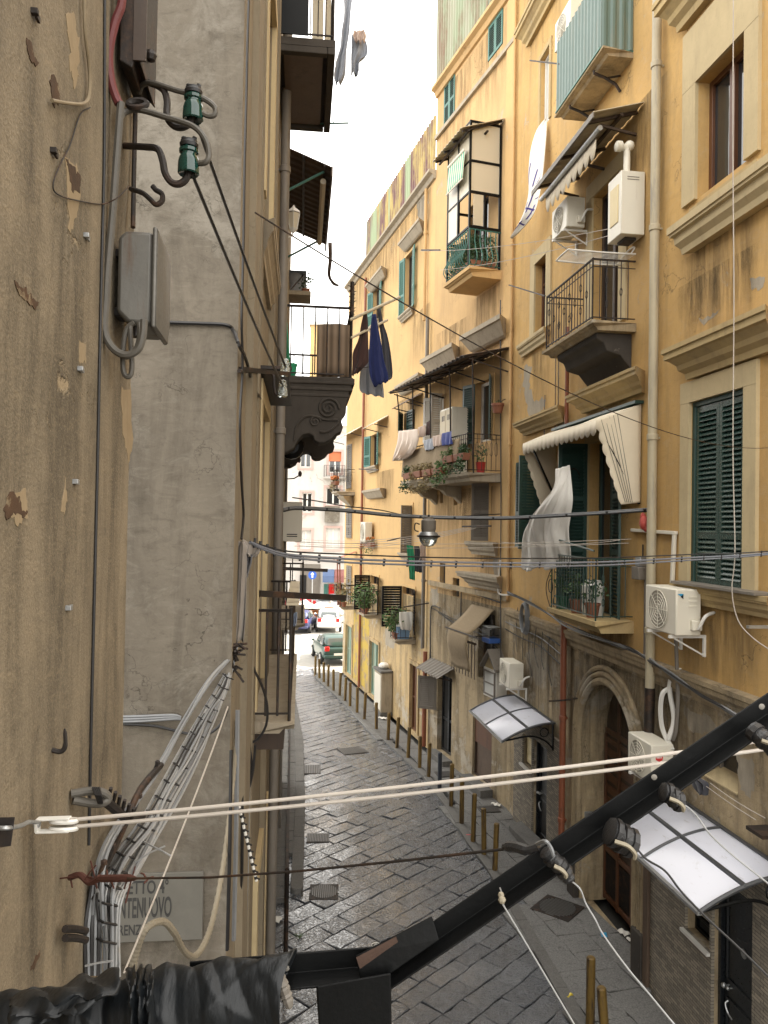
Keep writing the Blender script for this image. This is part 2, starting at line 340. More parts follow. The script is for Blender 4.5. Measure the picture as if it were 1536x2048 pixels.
def railing(x0, x1, p, z, h, style='plain', pitch=.11, r=.008, rr=.016):
    """iron balcony rail round three sides, in wall-local metres"""
    b = MB(); P = path_rail(x0, x1, p)
    for zz, q in ((z+h, rr), (z+.07, rr*.7), (z+h-.12, rr*.5) if style in ('loop', 'twist') else (z+h-.005, rr)):
        for i in range(3): b.bar(P[i]+V((0, 0, zz)), P[i+1]+V((0, 0, zz)), q*2, q*1.4)
    for q in P[1:3]: b.tube([q+V((0, 0, z)), q+V((0, 0, z+h+.02))], rr*.95, 6)
    for i in range(3):
        d = P[i+1]-P[i]; L = d.length; n = max(1, int(L/pitch)); d.normalize(); o = V((d.y, -d.x, 0)); o = o if i != 1 else V((0, 1, 0))
        if i == 0: o = V((-1 if x0 < x1 else 1, 0, 0))
        if i == 2: o = V((1 if x0 < x1 else -1, 0, 0))
        for k in range(1, n):
            q = P[i]+d*(L*k/n)
            if style == 'belly':
                prof = [(0, 0), (.10, .06), (.155, .16), (.135, .30), (.05, .48), (-.01, .68), (.0, .86), (.03, 1)]
                b.tube([q+o*y+V((0, 0, z+.05+f*(h-.05))) for y, f in prof], r*1.25, 5)
            else:
                b.tube([q+V((0, 0, z+.05)), q+V((0, 0, z+h))], r, 5)
                if style == 'twist' and k % 2 == 0:
                    for f in (.5,) if k % 4 else (.3, .68):
                        for a in range(4):
                            c, s = math.cos(a*math.pi/2+.4), math.sin(a*math.pi/2+.4)
                            b.tube([q+V((c*g, s*g, z+f*h+e)) for g, e in ((.004, -.075), (.026, -.03), (.028, .02), (.004, .07))], .0045, 4)
                if style == 'loop':
                    b.tube([q+d*(.045*math.cos(t*math.pi/4))+V((0, 0, z+h*.62+.19*math.sin(t*math.pi/4))) for t in range(8)], .006, 4, closed=True)
    return b
def slab(x0, x1, p, z, t=.16):
    P = [(0, 0), (0, -t), (p-.14, -t), (p-.10, -t*.62), (p-.06, -t*.56), (p-.03, -t*.42), (p, -t*.38), (p, 0)]
    return cornice(MB(), x0, x1, 0, 1, 1, [(y, q+z) for y, q in P], y0=p-.1)
# ------------------------------------------------------------------ ground
def M_slab():
    t = NT('basalt_slabs'); a = t.n('Attribute', attribute_name='slab'); f = a.outputs['Fac']
    n1 = t.noise(26, 4, .7, dist=.8); n2 = t.noise(1.1, 5, .6); n3 = t.noise(7, 6, .7); vo = t.n('TexVoronoi'); vo.inputs['Scale'].default_value = 30; t.l(t.coord((1, 1.8, 1), (0, 0, .8)), vo.inputs['Vector'])
    c = t.mix(f, (.044, .050, .061), (.112, .121, .136)); c = t.mix(t.math('MULTIPLY', n3, .5), c, (.13, .132, .137)); c = t.mix(t.math('MULTIPLY', t.ramp(n2, .5, .72), .45), c, (.10, .092, .08))
    pit = t.ramp(n1, .56, .40); c = t.mix(t.math('MULTIPLY', pit, .55), c, (.016, .016, .017))
    t.set(Base_Color=c, Roughness=t.math('ADD', t.math('ADD', t.math('MULTIPLY', t.ramp(n2, .3, .7), .10), .10), t.math('ADD', t.math('MULTIPLY', pit, .22), t.math('MULTIPLY', f, .08))), Specular_IOR_Level=1.0)
    t.set(Coat_Weight=t.math('MULTIPLY', t.math('SUBTRACT', 1, pit), t.ramp(t.math('ADD', n2, t.math('MULTIPLY', f, .25)), .38, .72)), Coat_Roughness=.13)
    t.bump(t.math('SUBTRACT', t.math('ADD', t.noise(4.5, 1.5, .5), t.math('MULTIPLY', n1, .16)), t.math('MULTIPLY', pit, .10)), 1, .022); return t.m
m_slab = M_slab()
m_kerb = M_plaster('kerb_stone', (.15, .145, .135), (.12, .115, .108), (.06, .057, .052), (.19, .18, .165), s=2.5, streak=.3, bump=.8, crack=False, scuff=.4, speck=.4)
m_mortar = M_plain('joint_grit', (.045, .043, .039), .85, var=.3, scale=12, bump=.5)
def roadz(p, z=0): q = V(p); q.z = z-.022*max(0, 6.1-.262*q.y-q.x); return q
def inside(p, poly):
    c = False; n = len(poly)
    for i in range(n):
        a, b = poly[i], poly[i-1]
        if (a[1] > p[1]) != (b[1] > p[1]) and p[0] < (b[0]-a[0])*(p[1]-a[1])/(b[1]-a[1])+a[0]: c = not c
    return c
def slabs(name, poly, ang, w, lmin, lmax, z, gap=.011, tilt=.017, mat=None, camber=0):
    rnd = random.Random(name); u = V((math.cos(ang), math.sin(ang), 0)); v = V((-u.y, u.x, 0)); b = MB()
    xs = [V((p[0], p[1], 0)).dot(u) for p in poly]; ys = [V((p[0], p[1], 0)).dot(v) for p in poly]
    y = min(ys)
    while y < max(ys):
        ww = w*rnd.uniform(.86, 1.14); x = min(xs)-rnd.random()*lmax
        while x < max(xs):
            L = rnd.uniform(lmin, lmax); c = u*(x+L/2)+v*(y+ww/2)
            if inside((c.x, c.y), poly):
                a, g, h = gap*rnd.uniform(.3, 1.5), .010, []
                tx, ty, dz = rnd.gauss(camber*u.x, tilt), rnd.gauss(camber*v.x, tilt), rnd.uniform(-.005, .003)-camber*max(0, 6.1-.262*c.y-c.x)
                nx, ny = 5, 3
                ring = [(-1, -1), (-.33, -1), (.33, -1), (1, -1), (1, 0), (1, 1), (.33, 1), (-.33, 1), (-1, 1), (-1, 0)]
                jit = [(rnd.gauss(0, .010), rnd.gauss(0, .010)) for _ in ring]
                vs = []
                for e, zz in ((0, -.13), (0, -.008), (g, 0)):
                    for (i, j), (p, q) in zip(ring, jit):
                        X = i*(L/2-a/2-e)+p; Y = j*(ww/2-a/2-e)+q
                        vs.append(c+u*X+v*Y+V((0, 0, z+zz+dz+X*tx+Y*ty)))
                n = len(ring); fs = [(k*n+i, k*n+(i+1) % n, (k+1)*n+(i+1) % n, (k+1)*n+i) for k in (0, 1) for i in range(n)] + [tuple(range(2*n, 3*n))]
                b.add(vs, fs); b.fa += [rnd.random()]*len(fs)
            x += L
        y += ww
    o = b.build(name, mat or m_slab, kind='structure', smooth=False, recalc=False); return o
BOL = [(630.5, 1312, 1351.5), (639, 1318, 1359), (647.5, 1324.6, 1366.6), (656, 1330, 1375), (667, 1339, 1384), (679, 1346, 1394), (690, 1355, 1404), (700, 1365, 1415), (714, 1375, 1428), (728.5, 1386, 1441), (752.6, 1405.6, 1461), (776, 1426, 1483), (793.5, 1435, 1500), (816, 1455, 1519), (839, 1473, 1539.5), (857, 1487, 1557), (879, 1506, 1582), (902, 1529, 1617), (923, 1556, 1651), (946, 1589, 1688), (968, 1618, 1714), (989.5, 1648, 1745)]
bolpts = [G(x, b) for x, t, b in BOL]
near1 = At(1182, 1910, 10.74); near2 = At(1217, 1972, 10.05)
line = [V((p.x, p.y, 0)) for p in bolpts] + [V((2.52, 13.2, 0)), V((near1.x, near1.y, 0)), V((3.0, 9.6, 0)), V((3.7, 6, 0))]
line = [line[0]+V((-.15, 1.6, 0))] + line
# smooth kerb line, offset a hand's breadth to the street side
kerb = [p+V((-.14, 0, 0)) for p in line[::2]+[line[-1]]]
road_poly = [(-.2, 6), (3.6, 6)] + [(p.x+.32, p.y) for p in kerb[::-1]] + [(-4.9, 37.2)] + [(-4.9, 36.5), (-1.0, 6)]
slabs('road', road_poly, R(47), .37, .46, .86, 0, camber=.022)
pave_poly = [(p.x+.1, p.y) for p in kerb] + [(4.9, 6), (4.4, 11), (3.2, 19.2), (1.5, 24.3), (-1.8, 36.6)]
m_pave = M_plaster('pavement_stone', (.19, .186, .176), (.15, .146, .14), (.05, .048, .044), (.16, .155, .145), s=1.6, streak=0, bump=.9, crack=False, grain=40, scuff=.5, speck=.45)
slabs('pavement', pave_poly, R(105), .62, .5, .95, .045, tilt=.004, gap=.008, mat=m_pave)
def strip(name, pts, w, z0, z1, mat, seg=1.0, gap=.008, side=1):
    """run of kerb stones along a line"""
    b = MB(); rnd = random.Random(name)
    for i in range(len(pts)-1):
        a, c = V(pts[i]), V(pts[i+1]); L = (c-a).length; n = max(1, round(L/seg)); d = (c-a).normalized(); o = V((-d.y, d.x, 0))*side
        for k in range(n):
            p = a+d*(L*k/n+gap/2); q = a+d*(L*(k+1)/n-gap/2); dz = rnd.uniform(-.006, .006)
            b.hexa([p+V((0, 0, z0)), q+V((0, 0, z0)), q+o*w+V((0, 0, z0)), p+o*w+V((0, 0, z0)), p+V((0, 0, z1+dz)), q+V((0, 0, z1+dz)), q+o*w+V((0, 0, z1+dz)), p+o*w+V((0, 0, z1+dz))])
    return b.build(name, mat, kind='structure', bev=.012)
strip('kerb', kerb, .2, -.05, .062, m_kerb, side=1)
MB().box(-150, 150, -60, 240, -.5, -.16).build('ground', m_mortar, kind='structure', smooth=False)
# piazza paving beyond the alley
m_piazza = M_plaster('piazza_paving', (.36, .345, .315), (.31, .30, .275), (.2, .19, .17), (.40, .385, .35), s=.8, streak=0, bump=.6, crack=False)
slabs('square', [(-14, 36.6), (16, 36.6), (20, 78), (-22, 78)], R(47), 1.3, 1.2, 2.2, -.012, gap=.02, tilt=.002, mat=m_piazza)
# left pavement: kerb blocks with a rounded end, flags behind
lk = [G(606, 1775), G(610, 1600), G(606, 1480), G(601, 1400)]; LKZ = -.07
lk[3].x = LF.w(0, .32, 0).x - .106*(lk[3].y-5)
strip('kerb', lk, .24, -.15, .03, m_kerb, seg=1.25, side=1)
ep = lk[0]; MB().lathe([(.115, -.15), (.12, .018), (.105, .03)], 20, T(ep.x-.12, ep.y+.004, 0)).build('kerb', m_kerb, kind='structure', bev=.01)
slabs('pavement', [(lk[0].x-.2, lk[0].y), (lk[1].x-.2, lk[1].y), (lk[2].x-.2, lk[2].y), (lk[3].x-.15, lk[3].y), (-4.6, 30), (-3.1, 20), (-2.3, 14)], R(97), .3, .4, .7, .01, tilt=.004, mat=m_kerb)

def M_overlay(name, col, sc_=(5, 1, .6), amt=.55, up=False):
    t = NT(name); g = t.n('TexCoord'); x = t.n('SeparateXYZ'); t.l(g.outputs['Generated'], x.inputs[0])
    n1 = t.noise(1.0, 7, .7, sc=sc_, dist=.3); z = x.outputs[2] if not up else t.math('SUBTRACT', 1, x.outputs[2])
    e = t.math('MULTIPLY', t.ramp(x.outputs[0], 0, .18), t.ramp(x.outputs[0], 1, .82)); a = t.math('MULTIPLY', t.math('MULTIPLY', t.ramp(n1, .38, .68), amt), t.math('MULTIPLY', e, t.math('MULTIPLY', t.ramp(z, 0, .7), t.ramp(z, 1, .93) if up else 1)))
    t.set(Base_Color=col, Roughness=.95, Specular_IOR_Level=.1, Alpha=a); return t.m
m_stain = M_overlay('rain_stain', (.11, .085, .055)); m_lowdark = M_overlay('darker_lower_wall', (.055, .047, .036), (1.6, 1.6, .9), .75, True); m_soot = M_overlay('soot_stain', (.075, .056, .036), (2.2, 1, .8), .32)
def stain(bld, x0, x1, zt, L, mat=None, y=.0045): MB().add([(x0, y, zt-L), (x1, y, zt-L), (x1, y, zt), (x0, y, zt)], [(0, 1, 2, 3)]).build('rain_stain', mat or m_stain, bld, smooth=False, recalc=False)
# ------------------------------------------------------------------ near right building (RN)
RE = -9.0
RF = (C1-RN.p).dot(RN.t)
rn = thing('apartment_building', 'near ochre house on the right with big cream window surrounds and an arched street door', 'building', RN.M())
W1 = RN.rect((1397, 165), (1493, 322)); W2 = RN.rect((1384, 806), (1490, 1182)); D3 = RN.rect((1180, 888), (1228, 1243)); W4 = RN.rect((1056, 922), (1090, 1098))
D5 = RN.rect((1188, 395), (1238, 645)); W6 = RN.rect((1072, 530), (1093, 655)); W7 = RN.rect((1083, 120), (1099, 238))
a0 = RN.hit(1278, 1500)[0]; a1 = RN.hit(1162, 1500)[0]; az = RN.hit(1211, 1364)[1]; AR = (a0, a1, 0, az); ar = (a1-a0)/2; asp = az-ar
GW = RN.rect((1049, 1464), (1066, 1542)); GD = RN.rect((1069, 1475), (1096, 1700)); GD = (GD[0], GD[1], .12, GD[3])
G2 = (RN.hit(1512, 1800)[0], RN.hit(1430, 1800)[0], .1, 2.55); G2W = RN.rect((1376, 1800), (1425, 1905)); LW = RN.rect((1412, 1478), (1476, 1590))
ZS = 4.85
facade(rn, RN, RE, RF, ZS, 21.5, [W1, W2, D3, W4, D5, W6, W7], m_yel, depth=.26)
facade(rn, RN, RE, RF, 0, ZS, [AR, GW, GD, G2, G2W, LW], m_low, name='ground_floor_wall', depth=.26, top=False)
# string course with mouldings
cornice(MB(), RE, RF, ZS-.16, .32, .13, [(0, 0), (.3, .05), (.35, .3), (.8, .5), (.85, .7), (1, .75), (1, .95), (0, 1)], mit=0).build('string_course', m_low2, rn, smooth=False)
# W1 timber casement
w = window(rn, W1, .22, m_brown, m_pane, .085, mull=1); a, c, d, e = W1
b = MB(); x0, x1 = RN.hit(1523, 200)[0], RN.hit(1371, 200)[0]; zt = RN.hit(1371, 78)[1]
b.box(x0, a-.001, 0, .05, d, e).box(c+.001, x1, 0, .05, d, e).box(x0, x1, 0, .053, e+.001, zt); b.build('surround', m_trim, w, smooth=False)
b = MB(); b.box(x0, c+.12, 0, .06, d-.55, d-.11); b.build('apron', m_trimy, w, smooth=False)
sx1 = RN.hit(1349, 470, .2)[0]; sz = RN.hit(1353, 452, .2)[1]
cornice(MB(), x0-.3, sx1-.2, sz-.42, .42, .28, SILL).build('sill', m_trim, w, smooth=False)
hx = RN.hit(1325, 30, .25)[0]; hz = RN.hit(1334, 78, .1)[1]
cornice(MB(), x0-.3, hx-.25, hz-.1, .55, .34, HOOD).build('hood', m_trimy, w, smooth=False)
# W2 green closed shutters
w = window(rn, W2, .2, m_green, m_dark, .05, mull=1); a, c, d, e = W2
b = MB(); b.box(a, a+.07, -.09, -.005, d, e).box(c-.07, c, -.09, -.005, d, e).box(a+.07, c-.07, -.09, -.005, e-.07, e); b.build('shutter_frame', m_green, w, smooth=False, bev=.008)
m_gloss = M_plain('glossy_green_slats', (.025, .055, .045), .24, var=.3, scale=5, spec=1.0, bump=.05)
shutters(w, (a+.075, c-.075, d+.01, e-.08), m_gloss, 0, 0, y=-.045, mids=(.27,), pitch=.066)
x0, x1 = RN.hit(1519, 900)[0], RN.hit(1366, 900)[0]; zt = RN.hit(1366, 770)[1]
b = MB(); b.box(x0, a-.001, 0, .05, d, e).box(c+.001, x1, 0, .05, d, e).box(x0, x1, 0, .053, e+.001, zt); b.build('surround', m_trim, w, smooth=False)
sx1 = RN.hit(1349, 1160, .2)[0]; b = cornice(MB(), x0-.25, sx1-.05, d-.27, .26, .2, SILL); b.build('sill', m_trimy, w, smooth=False)
MB().box(x0-.3, sx1, 0, .26, d-.008, d+.03).build('slate_ledge', m_gpipe, w, smooth=False, bev=.005)
hx = RN.hit(1332, 705, .3)[0]; hz = RN.hit(1332, 705, .3)[1]; cornice(MB(), x0-.25, hx-.28, hz-.42, .46, .32, HOOD).build('hood', m_trimy, w, smooth=False)
# D3 lower balcony door
w = window(rn, D3, .24, m_green, m_pane, .06, mull=1, rail=.3)
shutters(w, D3, m_green, 168, 92, y=.05, mids=(.38, .68)); a, c, d, e = D3
surround(w, D3, m_trimy, .18, .03)
hx0, hx1 = RN.hit(1272, 745, .2)[0], RN.hit(1147, 790, .2)[0]; hz = RN.hit(1148, 788, .3)[1]; hood(w, hx0+.1, hx1-.2, hz-.34, .36, .3, m_trimy)
# W4 window with open shutters
w = window(rn, W4, .2, m_dwood, m_pane, .06); shutters(w, W4, m_green, 100, 176, y=.04, mids=(.4,)); surround(w, W4, m_trimy, .14, .025)
hx0, hx1 = RN.hit(1112, 830, .2)[0], RN.hit(1029, 846, .25)[0]; hz = RN.hit(1029, 846, .25)[1]; hood(w, hx0, hx1-.2, hz-.32, .32, .26, m_trimy)
# D5 upper balcony door, W6, W7
w = window(rn, D5, .22, m_dwood, m_pane, .07, mull=1); surround(w, D5, m_trim, .3, .03)
w = window(rn, W6, .2, m_brown, m_pane, .05, mull=0, rail=.7); surround(w, W6, m_trim, .3, .04)
a, c, d, e = W6; sx1 = RN.hit(1041, 712, .1)[0]; cornice(MB(), a-.1, sx1, d-.34, .3, .16, SILL).build('sill', m_trim, w, smooth=False)
w = window(rn, W7, .14, m_pvc, m_bright, .05, mull=0); surround(w, W7, m_trimy, .12, .03)
hx0, hx1 = RN.hit(1100, 40, .2)[0], RN.hit(1036, 92, .25)[0]; hz = RN.hit(1036, 92, .25)[1]; hood(w, hx0, hx1-.2, hz-.1, .5, .3, m_trimy)
# ground floor: arch, doors
b = MB(); n = 20; ax = (a0+a1)/2
arc = [(ax+ar*math.cos(math.pi*k/n), asp+ar*math.sin(math.pi*k/n)) for k in range(n+1)]
for k in range(n):
    p, q = arc[k], arc[k+1]; b.hexa([(p[0], -.5, p[1]), (q[0], -.5, q[1]), (q[0], -.5, az+.002), (p[0], -.5, az+.002), (p[0], .003, p[1]), (q[0], .003, q[1]), (q[0], .003, az+.002), (p[0], .003, az+.002)])
ao = b.build('archway', m_low, rn, smooth=False)
b = MB()
for rr, y, w_ in ((ar+.02, .05, .07), (ar+.14, .07, .05), (ar+.25, .05, .05)):
    b.tube([(ax+rr, y*.5, .3)] + [(ax+rr*math.cos(math.pi*k/24), y*.5, asp+rr*math.sin(math.pi*k/24)) for k in range(25)] + [(ax-rr, y*.5, .3)], w_, 8)
b.build('moulding', m_low2, ao)
for x in (a0, a1-.02): MB().box(x, x+.02, -.52, -.002, 0, asp).build('reveal', m_low, ao, smooth=False)
for x in (a1+.005, a0-.34): MB().box(x, x+.335, 0, .12, 0, .75).build('plinth', m_stone, ao, smooth=False, bev=.03)
b = MB(); dl = (a1-a0-.06)
b.box(a0+.02, a1-.02, -.56, -.5, .05, az)
b2 = MB()
for k in range(5): x = a0+.03+dl*k/4; b2.box(x-.045, x+.045, -.5, -.455, .05, az-.1 if 0 < k < 4 else asp)
for z in (.12, 1.0, 1.25, asp-.1, asp+.06): b2.box(a0+.03, a1-.03, -.499, -.462, z-.05, z+.05)
for i in range(4):
    for k in range(7):
        z = lerp(1.35, asp-.2, (k+.5)/7); x = a0+.03+dl*(i+.5)/4; b2.box(x-dl/8+.07, x+dl/8-.07, -.5, -.475, z-.09, z+.06)
dr = b.build('door', m_dwood, rn, smooth=False); b2.build('panelling', m_brown, dr, smooth=False, bev=.012)
b = MB()
for i in range(4):
    for k in range(17): x = a0+.03+dl*(i+.1+.8*k/16)/4; b.box(x-.006, x+.006, -.495, -.48, .2, .92)
b.build('grille', m_iron, dr, smooth=False)
# facing of small split stones beside the two ground-floor doors
def M_brickface():
    t = NT('split_stone_facing'); br = t.n('TexBrick'); t.l(t.coord((1, 1, 1), (R(90), 0, 0)), br.inputs['Vector'])
    br.inputs['Scale'].default_value = 1; br.inputs['Brick Width'].default_value = .17; br.inputs['Row Height'].default_value = .045; br.inputs['Mortar Size'].default_value = .004; br.offset = .37; br.inputs['Bias'].default_value = 0
    br.inputs['Color1'].default_value = (.36, .31, .24, 1); br.inputs['Color2'].default_value = (.17, .15, .125, 1); br.inputs['Mortar'].default_value = (.05, .045, .04, 1)
    n1 = t.noise(9, 6, .7); n2 = t.noise(60, 3, .6); c = t.mix(t.ramp(n1, .3, .75), br.outputs['Color'], (.27, .24, .19), 'MIX'); c = t.mix(.5, br.outputs['Color'], c)
    t.set(Base_Color=c, Roughness=.85, Specular_IOR_Level=.3); t.bump(t.math('SUBTRACT', t.math('ADD', n1, t.math('MULTIPLY', n2, .4)), t.math('MULTIPLY', br.outputs['Fac'], 1.5)), 1, .02); return t.m
m_face = M_brickface()
fx0, fx1 = RN.hit(1124, 1500)[0], RN.hit(1031, 1500)[0]; ft = RN.hit(1040, 1420)[1]
b = MB(); y = .045
b.box(GD[1]+.0, GW[0], 0, y, 0, ft).box(GW[1], fx1, 0, y, 0, ft).box(fx0, GD[0], 0, y, 0, ft).box(GW[0], GW[1], 0, y-.001, 0, GW[2]).box(GD[0], GD[1], 0, y-.001, GD[3], ft).box(GW[0], GW[1], 0, y-.001, GW[3], ft)
b.build('stone_facing', m_face, rn, smooth=False)
fx0b = G2[1]; gx1 = RN.hit(1306, 1850)[0]; ft2 = 2.95
b = MB(); b.box(G2W[1], gx1, 0, y, 0, ft2).box(G2[1], G2W[0], 0, y, 0, ft2).box(G2W[0], G2W[1], 0, y-.001, 0, G2W[2]).box(G2W[0], G2W[1], 0, y-.001, G2W[3], ft2).box(RE+1, G2[0], 0, y, 0, ft2).box(G2[0], G2[1], 0, y-.001, G2[3], ft2)
b.build('stone_facing', m_face, rn, smooth=False)
MB().box(gx1+.02, gx1+.16, 0, .09, 0, ft2-.3).build('pilaster', m_corr, rn, smooth=False, bev=.01)
MB().box(gx1+.17, gx1+.62, 0, .06, 0, 2.6).build('pilaster', m_low, rn, smooth=False, bev=.01)
m_blackdoor = M_plain('black_lacquer', (.012, .014, .016), .3, var=.25, scale=3)
def house_door(r, panels):
    a, c, d, e = r; b = MB(); b.box(a, c, -.16, -.11, d, e); b.box(a, a+.06, -.11, -.05, d, e).box(c-.06, c, -.11, -.05, d, e).box(a+.06, c-.06, -.11, -.05, e-.06, e)
    for x0, x1, z0, z1 in panels:
        X0, X1, Z0, Z1 = lerp(a, c, x0), lerp(a, c, x1), lerp(d, e, z0), lerp(d, e, z1)
        for p, q in (((X0, Z0), (X1, Z0)), ((X1, Z0), (X1, Z1)), ((X1, Z1), (X0, Z1)), ((X0, Z1), (X0, Z0))): b.bar((p[0], -.105, p[1]), (q[0], -.105, q[1]), .03, .03)
    o = b.build('door', m_blackdoor, rn, smooth=False, bev=.006)
    k = MB(); xk = lerp(a, c, .82); zk = d+1.05; k.tube([(xk, -.11, zk), (xk, -.05, zk)], .014, 8); k.sph((xk, -.035, zk), .034, 10); k.build('knob', m_galv, o); k = MB(); k.tube([(xk-.07, -.11, zk), (xk-.07, -.06, zk)], .012, 8); k.sph((xk-.07, -.05, zk), .026, 10)
    k.build('knob', m_galv, o); k = MB(); k.tube(curve([(xk, -.1, zk-.2), (xk, -.06, zk-.24), (xk-.06, -.06, zk-.32), (xk-.13, -.07, zk-.36)], 4), .011, 6)
    k.build('handle', m_galv, o); return o
house_door(GD, [(.2, .8, .08, .42), (.2, .8, .5, .94)])
o = house_door(G2, [(.15, .85, .08, .36), (.15, .85, .46, .95)])
MB().lathe([(.055, 0), (.06, .012), (.04, .02)], 16, T(lerp(G2[0], G2[1], .45), -.11, 1.72) @ RX(R(-90))).build('knocker', m_galv, o)
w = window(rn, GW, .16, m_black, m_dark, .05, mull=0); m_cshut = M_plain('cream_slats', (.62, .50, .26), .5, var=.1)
a, c, d, e = GW; shutter_mb(c-a-.1, e-d-.1, (.4,), .055).build('shutter', m_cshut, w, smooth=False, M=T(a+.05, -.06, d+.05))
MB().box(a-.05, c+.05, .046, .11, d-.05, d).build('sill', m_pvc, w, smooth=False)
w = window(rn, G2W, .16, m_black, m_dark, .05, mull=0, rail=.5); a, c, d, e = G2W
MB().box(a-.02, c+.04, .046, .1, d-.04, d).build('sill', m_pvc, w, smooth=False)
w = window(rn, LW, .24, m_gpipe, m_pane, .05, mull=0); a, c, d, e = LW
MB().hexa([(a, -.24, d+.12), (c, -.24, d+.12), (c, .02, d), (a, .02, d), (a, -.24, d+.14), (c, -.24, d+.14), (c, .02, d+.02), (a, .02, d+.02)]).build('sill', m_trim, w, smooth=False)
# balconies of this building
def balcony(bld, W, x0, x1, p, z, h, style, smat, rmat, t=.16, corb=None, cmat=None, pitch=.11, name='balcony', r=.008):
    o = slab(x0, x1, p, z, t).build(name, smat, bld, smooth=False)
    if h: railing(x0+.02, x1-.02, p-.05, z, h, style, pitch, r).build('railing', rmat, o)
    if corb:
        for x in corb:
            b = MB(); P = [(0, z-t), (p*.85, z-t), (p*.85, z-t-.07), (p*.6, z-t-.13), (p*.45, z-t-.26), (p*.2, z-t-.32), (0, z-t-.5)]
            b.prism(P, x-.11, x+.11, 'x'); b.build('corbel', cmat or smat, o, smooth=False, bev=.015)
    return o
b1x0, b1z = RN.hit(1267, 97); b1x1 = RN.hit(1115, 240, .55)[0]; b1z = RN.hit(1205, 97, .55)[1]
B1 = balcony(rn, RN, b1x0, b1x1, .58, b1z+.0, 0, '', m_low2, m_iron, t=.1)
MB().box(b1x0, b1x1, 0, .6, b1z, b1z+.03).build('flashing', m_teal, B1, smooth=False)
m_panel = M_plain('weathered_green_sheeting', (.095, .145, .125), .5, var=.15, scale=2.5, dirt=(.17, .16, .11), dthr=(.5, .72), streak=True)
def corrugated(b, x0, x1, y, z0, z1, n, amp=.009, ax='x'):
    vs = []
    for k in range(n+1):
        x = lerp(x0, x1, k/n); q = y+(amp if (k//2) % 2 else -amp)
        vs += [(x, q, z0), (x, q, z1)] if ax == 'x' else [(q, x, z0), (q, x, z1)]
    return b.add(vs, [(2*k, 2*k+2, 2*k+3, 2*k+1) for k in range(n)])
b = MB(); corrugated(b, b1x0, b1x1, .58, b1z+.02, b1z+1.35, 56); corrugated(b, .02, .57, b1x0, b1z+.02, b1z+1.35, 14, ax='y'); corrugated(b, .02, .57, b1x1, b1z+.02, b1z+1.35, 14, ax='y')
b.build('cladding', m_panel, B1, smooth=False, solid=.008)
for x in (b1x0+.45, b1x1-.5):
    b = MB(); b.tube([(x, .02, b1z-.42), (x, .1, b1z-.3), (x, .3, b1z-.2), (x, .5, b1z-.14), (x, .5, b1z-.1)], .025, 6); b.tube([(x, .25, b1z-.2), (x, .02, b1z-.14)], .018, 6)
    b.build('bracket', m_iron, B1)
b2x0 = RN.hit(1273, 640)[0]; b2x1 = RN.hit(1087, 702, .8)[0]; b2z = RN.hit(1182, 640, .8)[1]
B2 = balcony(rn, RN, b2x0, b2x1, .8, b2z, 1.02, 'twist', m_low2, m_iron, t=.14, pitch=.12)
b = MB(); P = [(0, 0), (.62, 0), (.62, -.1), (.5, -.16), (.44, -.3), (.2, -.36), (0, -.6)]
b.prism([(y, b2z-.14+q) for y, q in P], b2x0+.15, b2x1-.25, 'x'); b.build('corbel', m_stone, B2, smooth=False, bev=.02)
b3x0 = RN.hit(1268, 1243)[0]; b3x1 = RN.hit(1099, 1218, .68)[0]; b3z = RN.hit(1190, 1243, .68)[1]
B3 = balcony(rn, RN, b3x0, b3x1, .7, b3z, 1.0, 'twist', m_trimy, m_green, t=.2, pitch=.12)
b = MB()
for x in (b3x1,):
    for s_ in (1, -1):
        b.tube([(x+.02+.16*math.sin(t*.55)*(1-t*.05), .6+.05*s_, b3z+.25+s_*(.02+.17*(1-math.cos(t*.55))*(1-t*.045))) for t in range(12)], .009, 5)
    b.tube([(x+.28*math.sin(math.pi*t/10), .65, b3z-.03+.75*t/10) for t in range(11)], .009, 5)
b.build('scrollwork', m_iron, B3)
# ------------------------------------------------------------------ tall far-right building (F1)
f1 = thing('apartment_building', 'tall peach house in mid-row with a glazed veranda above a plant-filled balcony', 'building', F1.M())
TW1 = F1.rect((978, -20), (1006, 87)); TW2 = F1.rect((889, 158), (909.5, 238)); MD = F1.rect((953, 768), (984, 880)); MD2 = F1.rect((869, 795), (886, 880))
LWn = F1.rect((947, 970), (978, 1082)); S1 = F1.rect((880.5, 976), (886, 1006)); S2 = F1.rect((908, 970), (914.5, 1010)); S3 = F1.rect((880, 1126), (890, 1176)); S4 = F1.rect((905.5, 1155), (918, 1208))
BW = F1.rect((957, 1222), (988, 1368)); GD1 = F1.rect((876, 1344), (902, 1503)); GP = F1.rect((946, 1422), (982, 1590)); VD = F1.rect((940, 415), (975, 560))
GP = (GP[0], GP[1], .25, GP[3]); GD1 = (GD1[0], GD1[1], .2, GD1[3])
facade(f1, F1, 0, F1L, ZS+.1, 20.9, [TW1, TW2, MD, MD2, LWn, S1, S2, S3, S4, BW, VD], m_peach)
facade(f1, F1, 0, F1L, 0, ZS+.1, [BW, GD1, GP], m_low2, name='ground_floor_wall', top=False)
MB().box(.02, .42, 0, .07, ZS+.3, 20.5).build('pilaster', m_peach2, f1, smooth=False)
cornice(MB(), 0, F1L, 20.6, .3, .22, [(0, 0), (.3, .05), (.5, .5), (1, .7), (1, 1), (0, 1)], mit=0).build('cornice', m_peach, f1, smooth=False)
lz = F1.hit(940, 195)[1]; MB().box(.02, F1L-.02, 0, .09, lz-.06, lz+.06).build('string_course', m_sill, f1, smooth=False)
for z_, h_ in ((5.15, .14),): MB().box(.02, F1L-.02, 0, .08, z_, z_+h_).build('string_course', m_low2, f1, smooth=False)
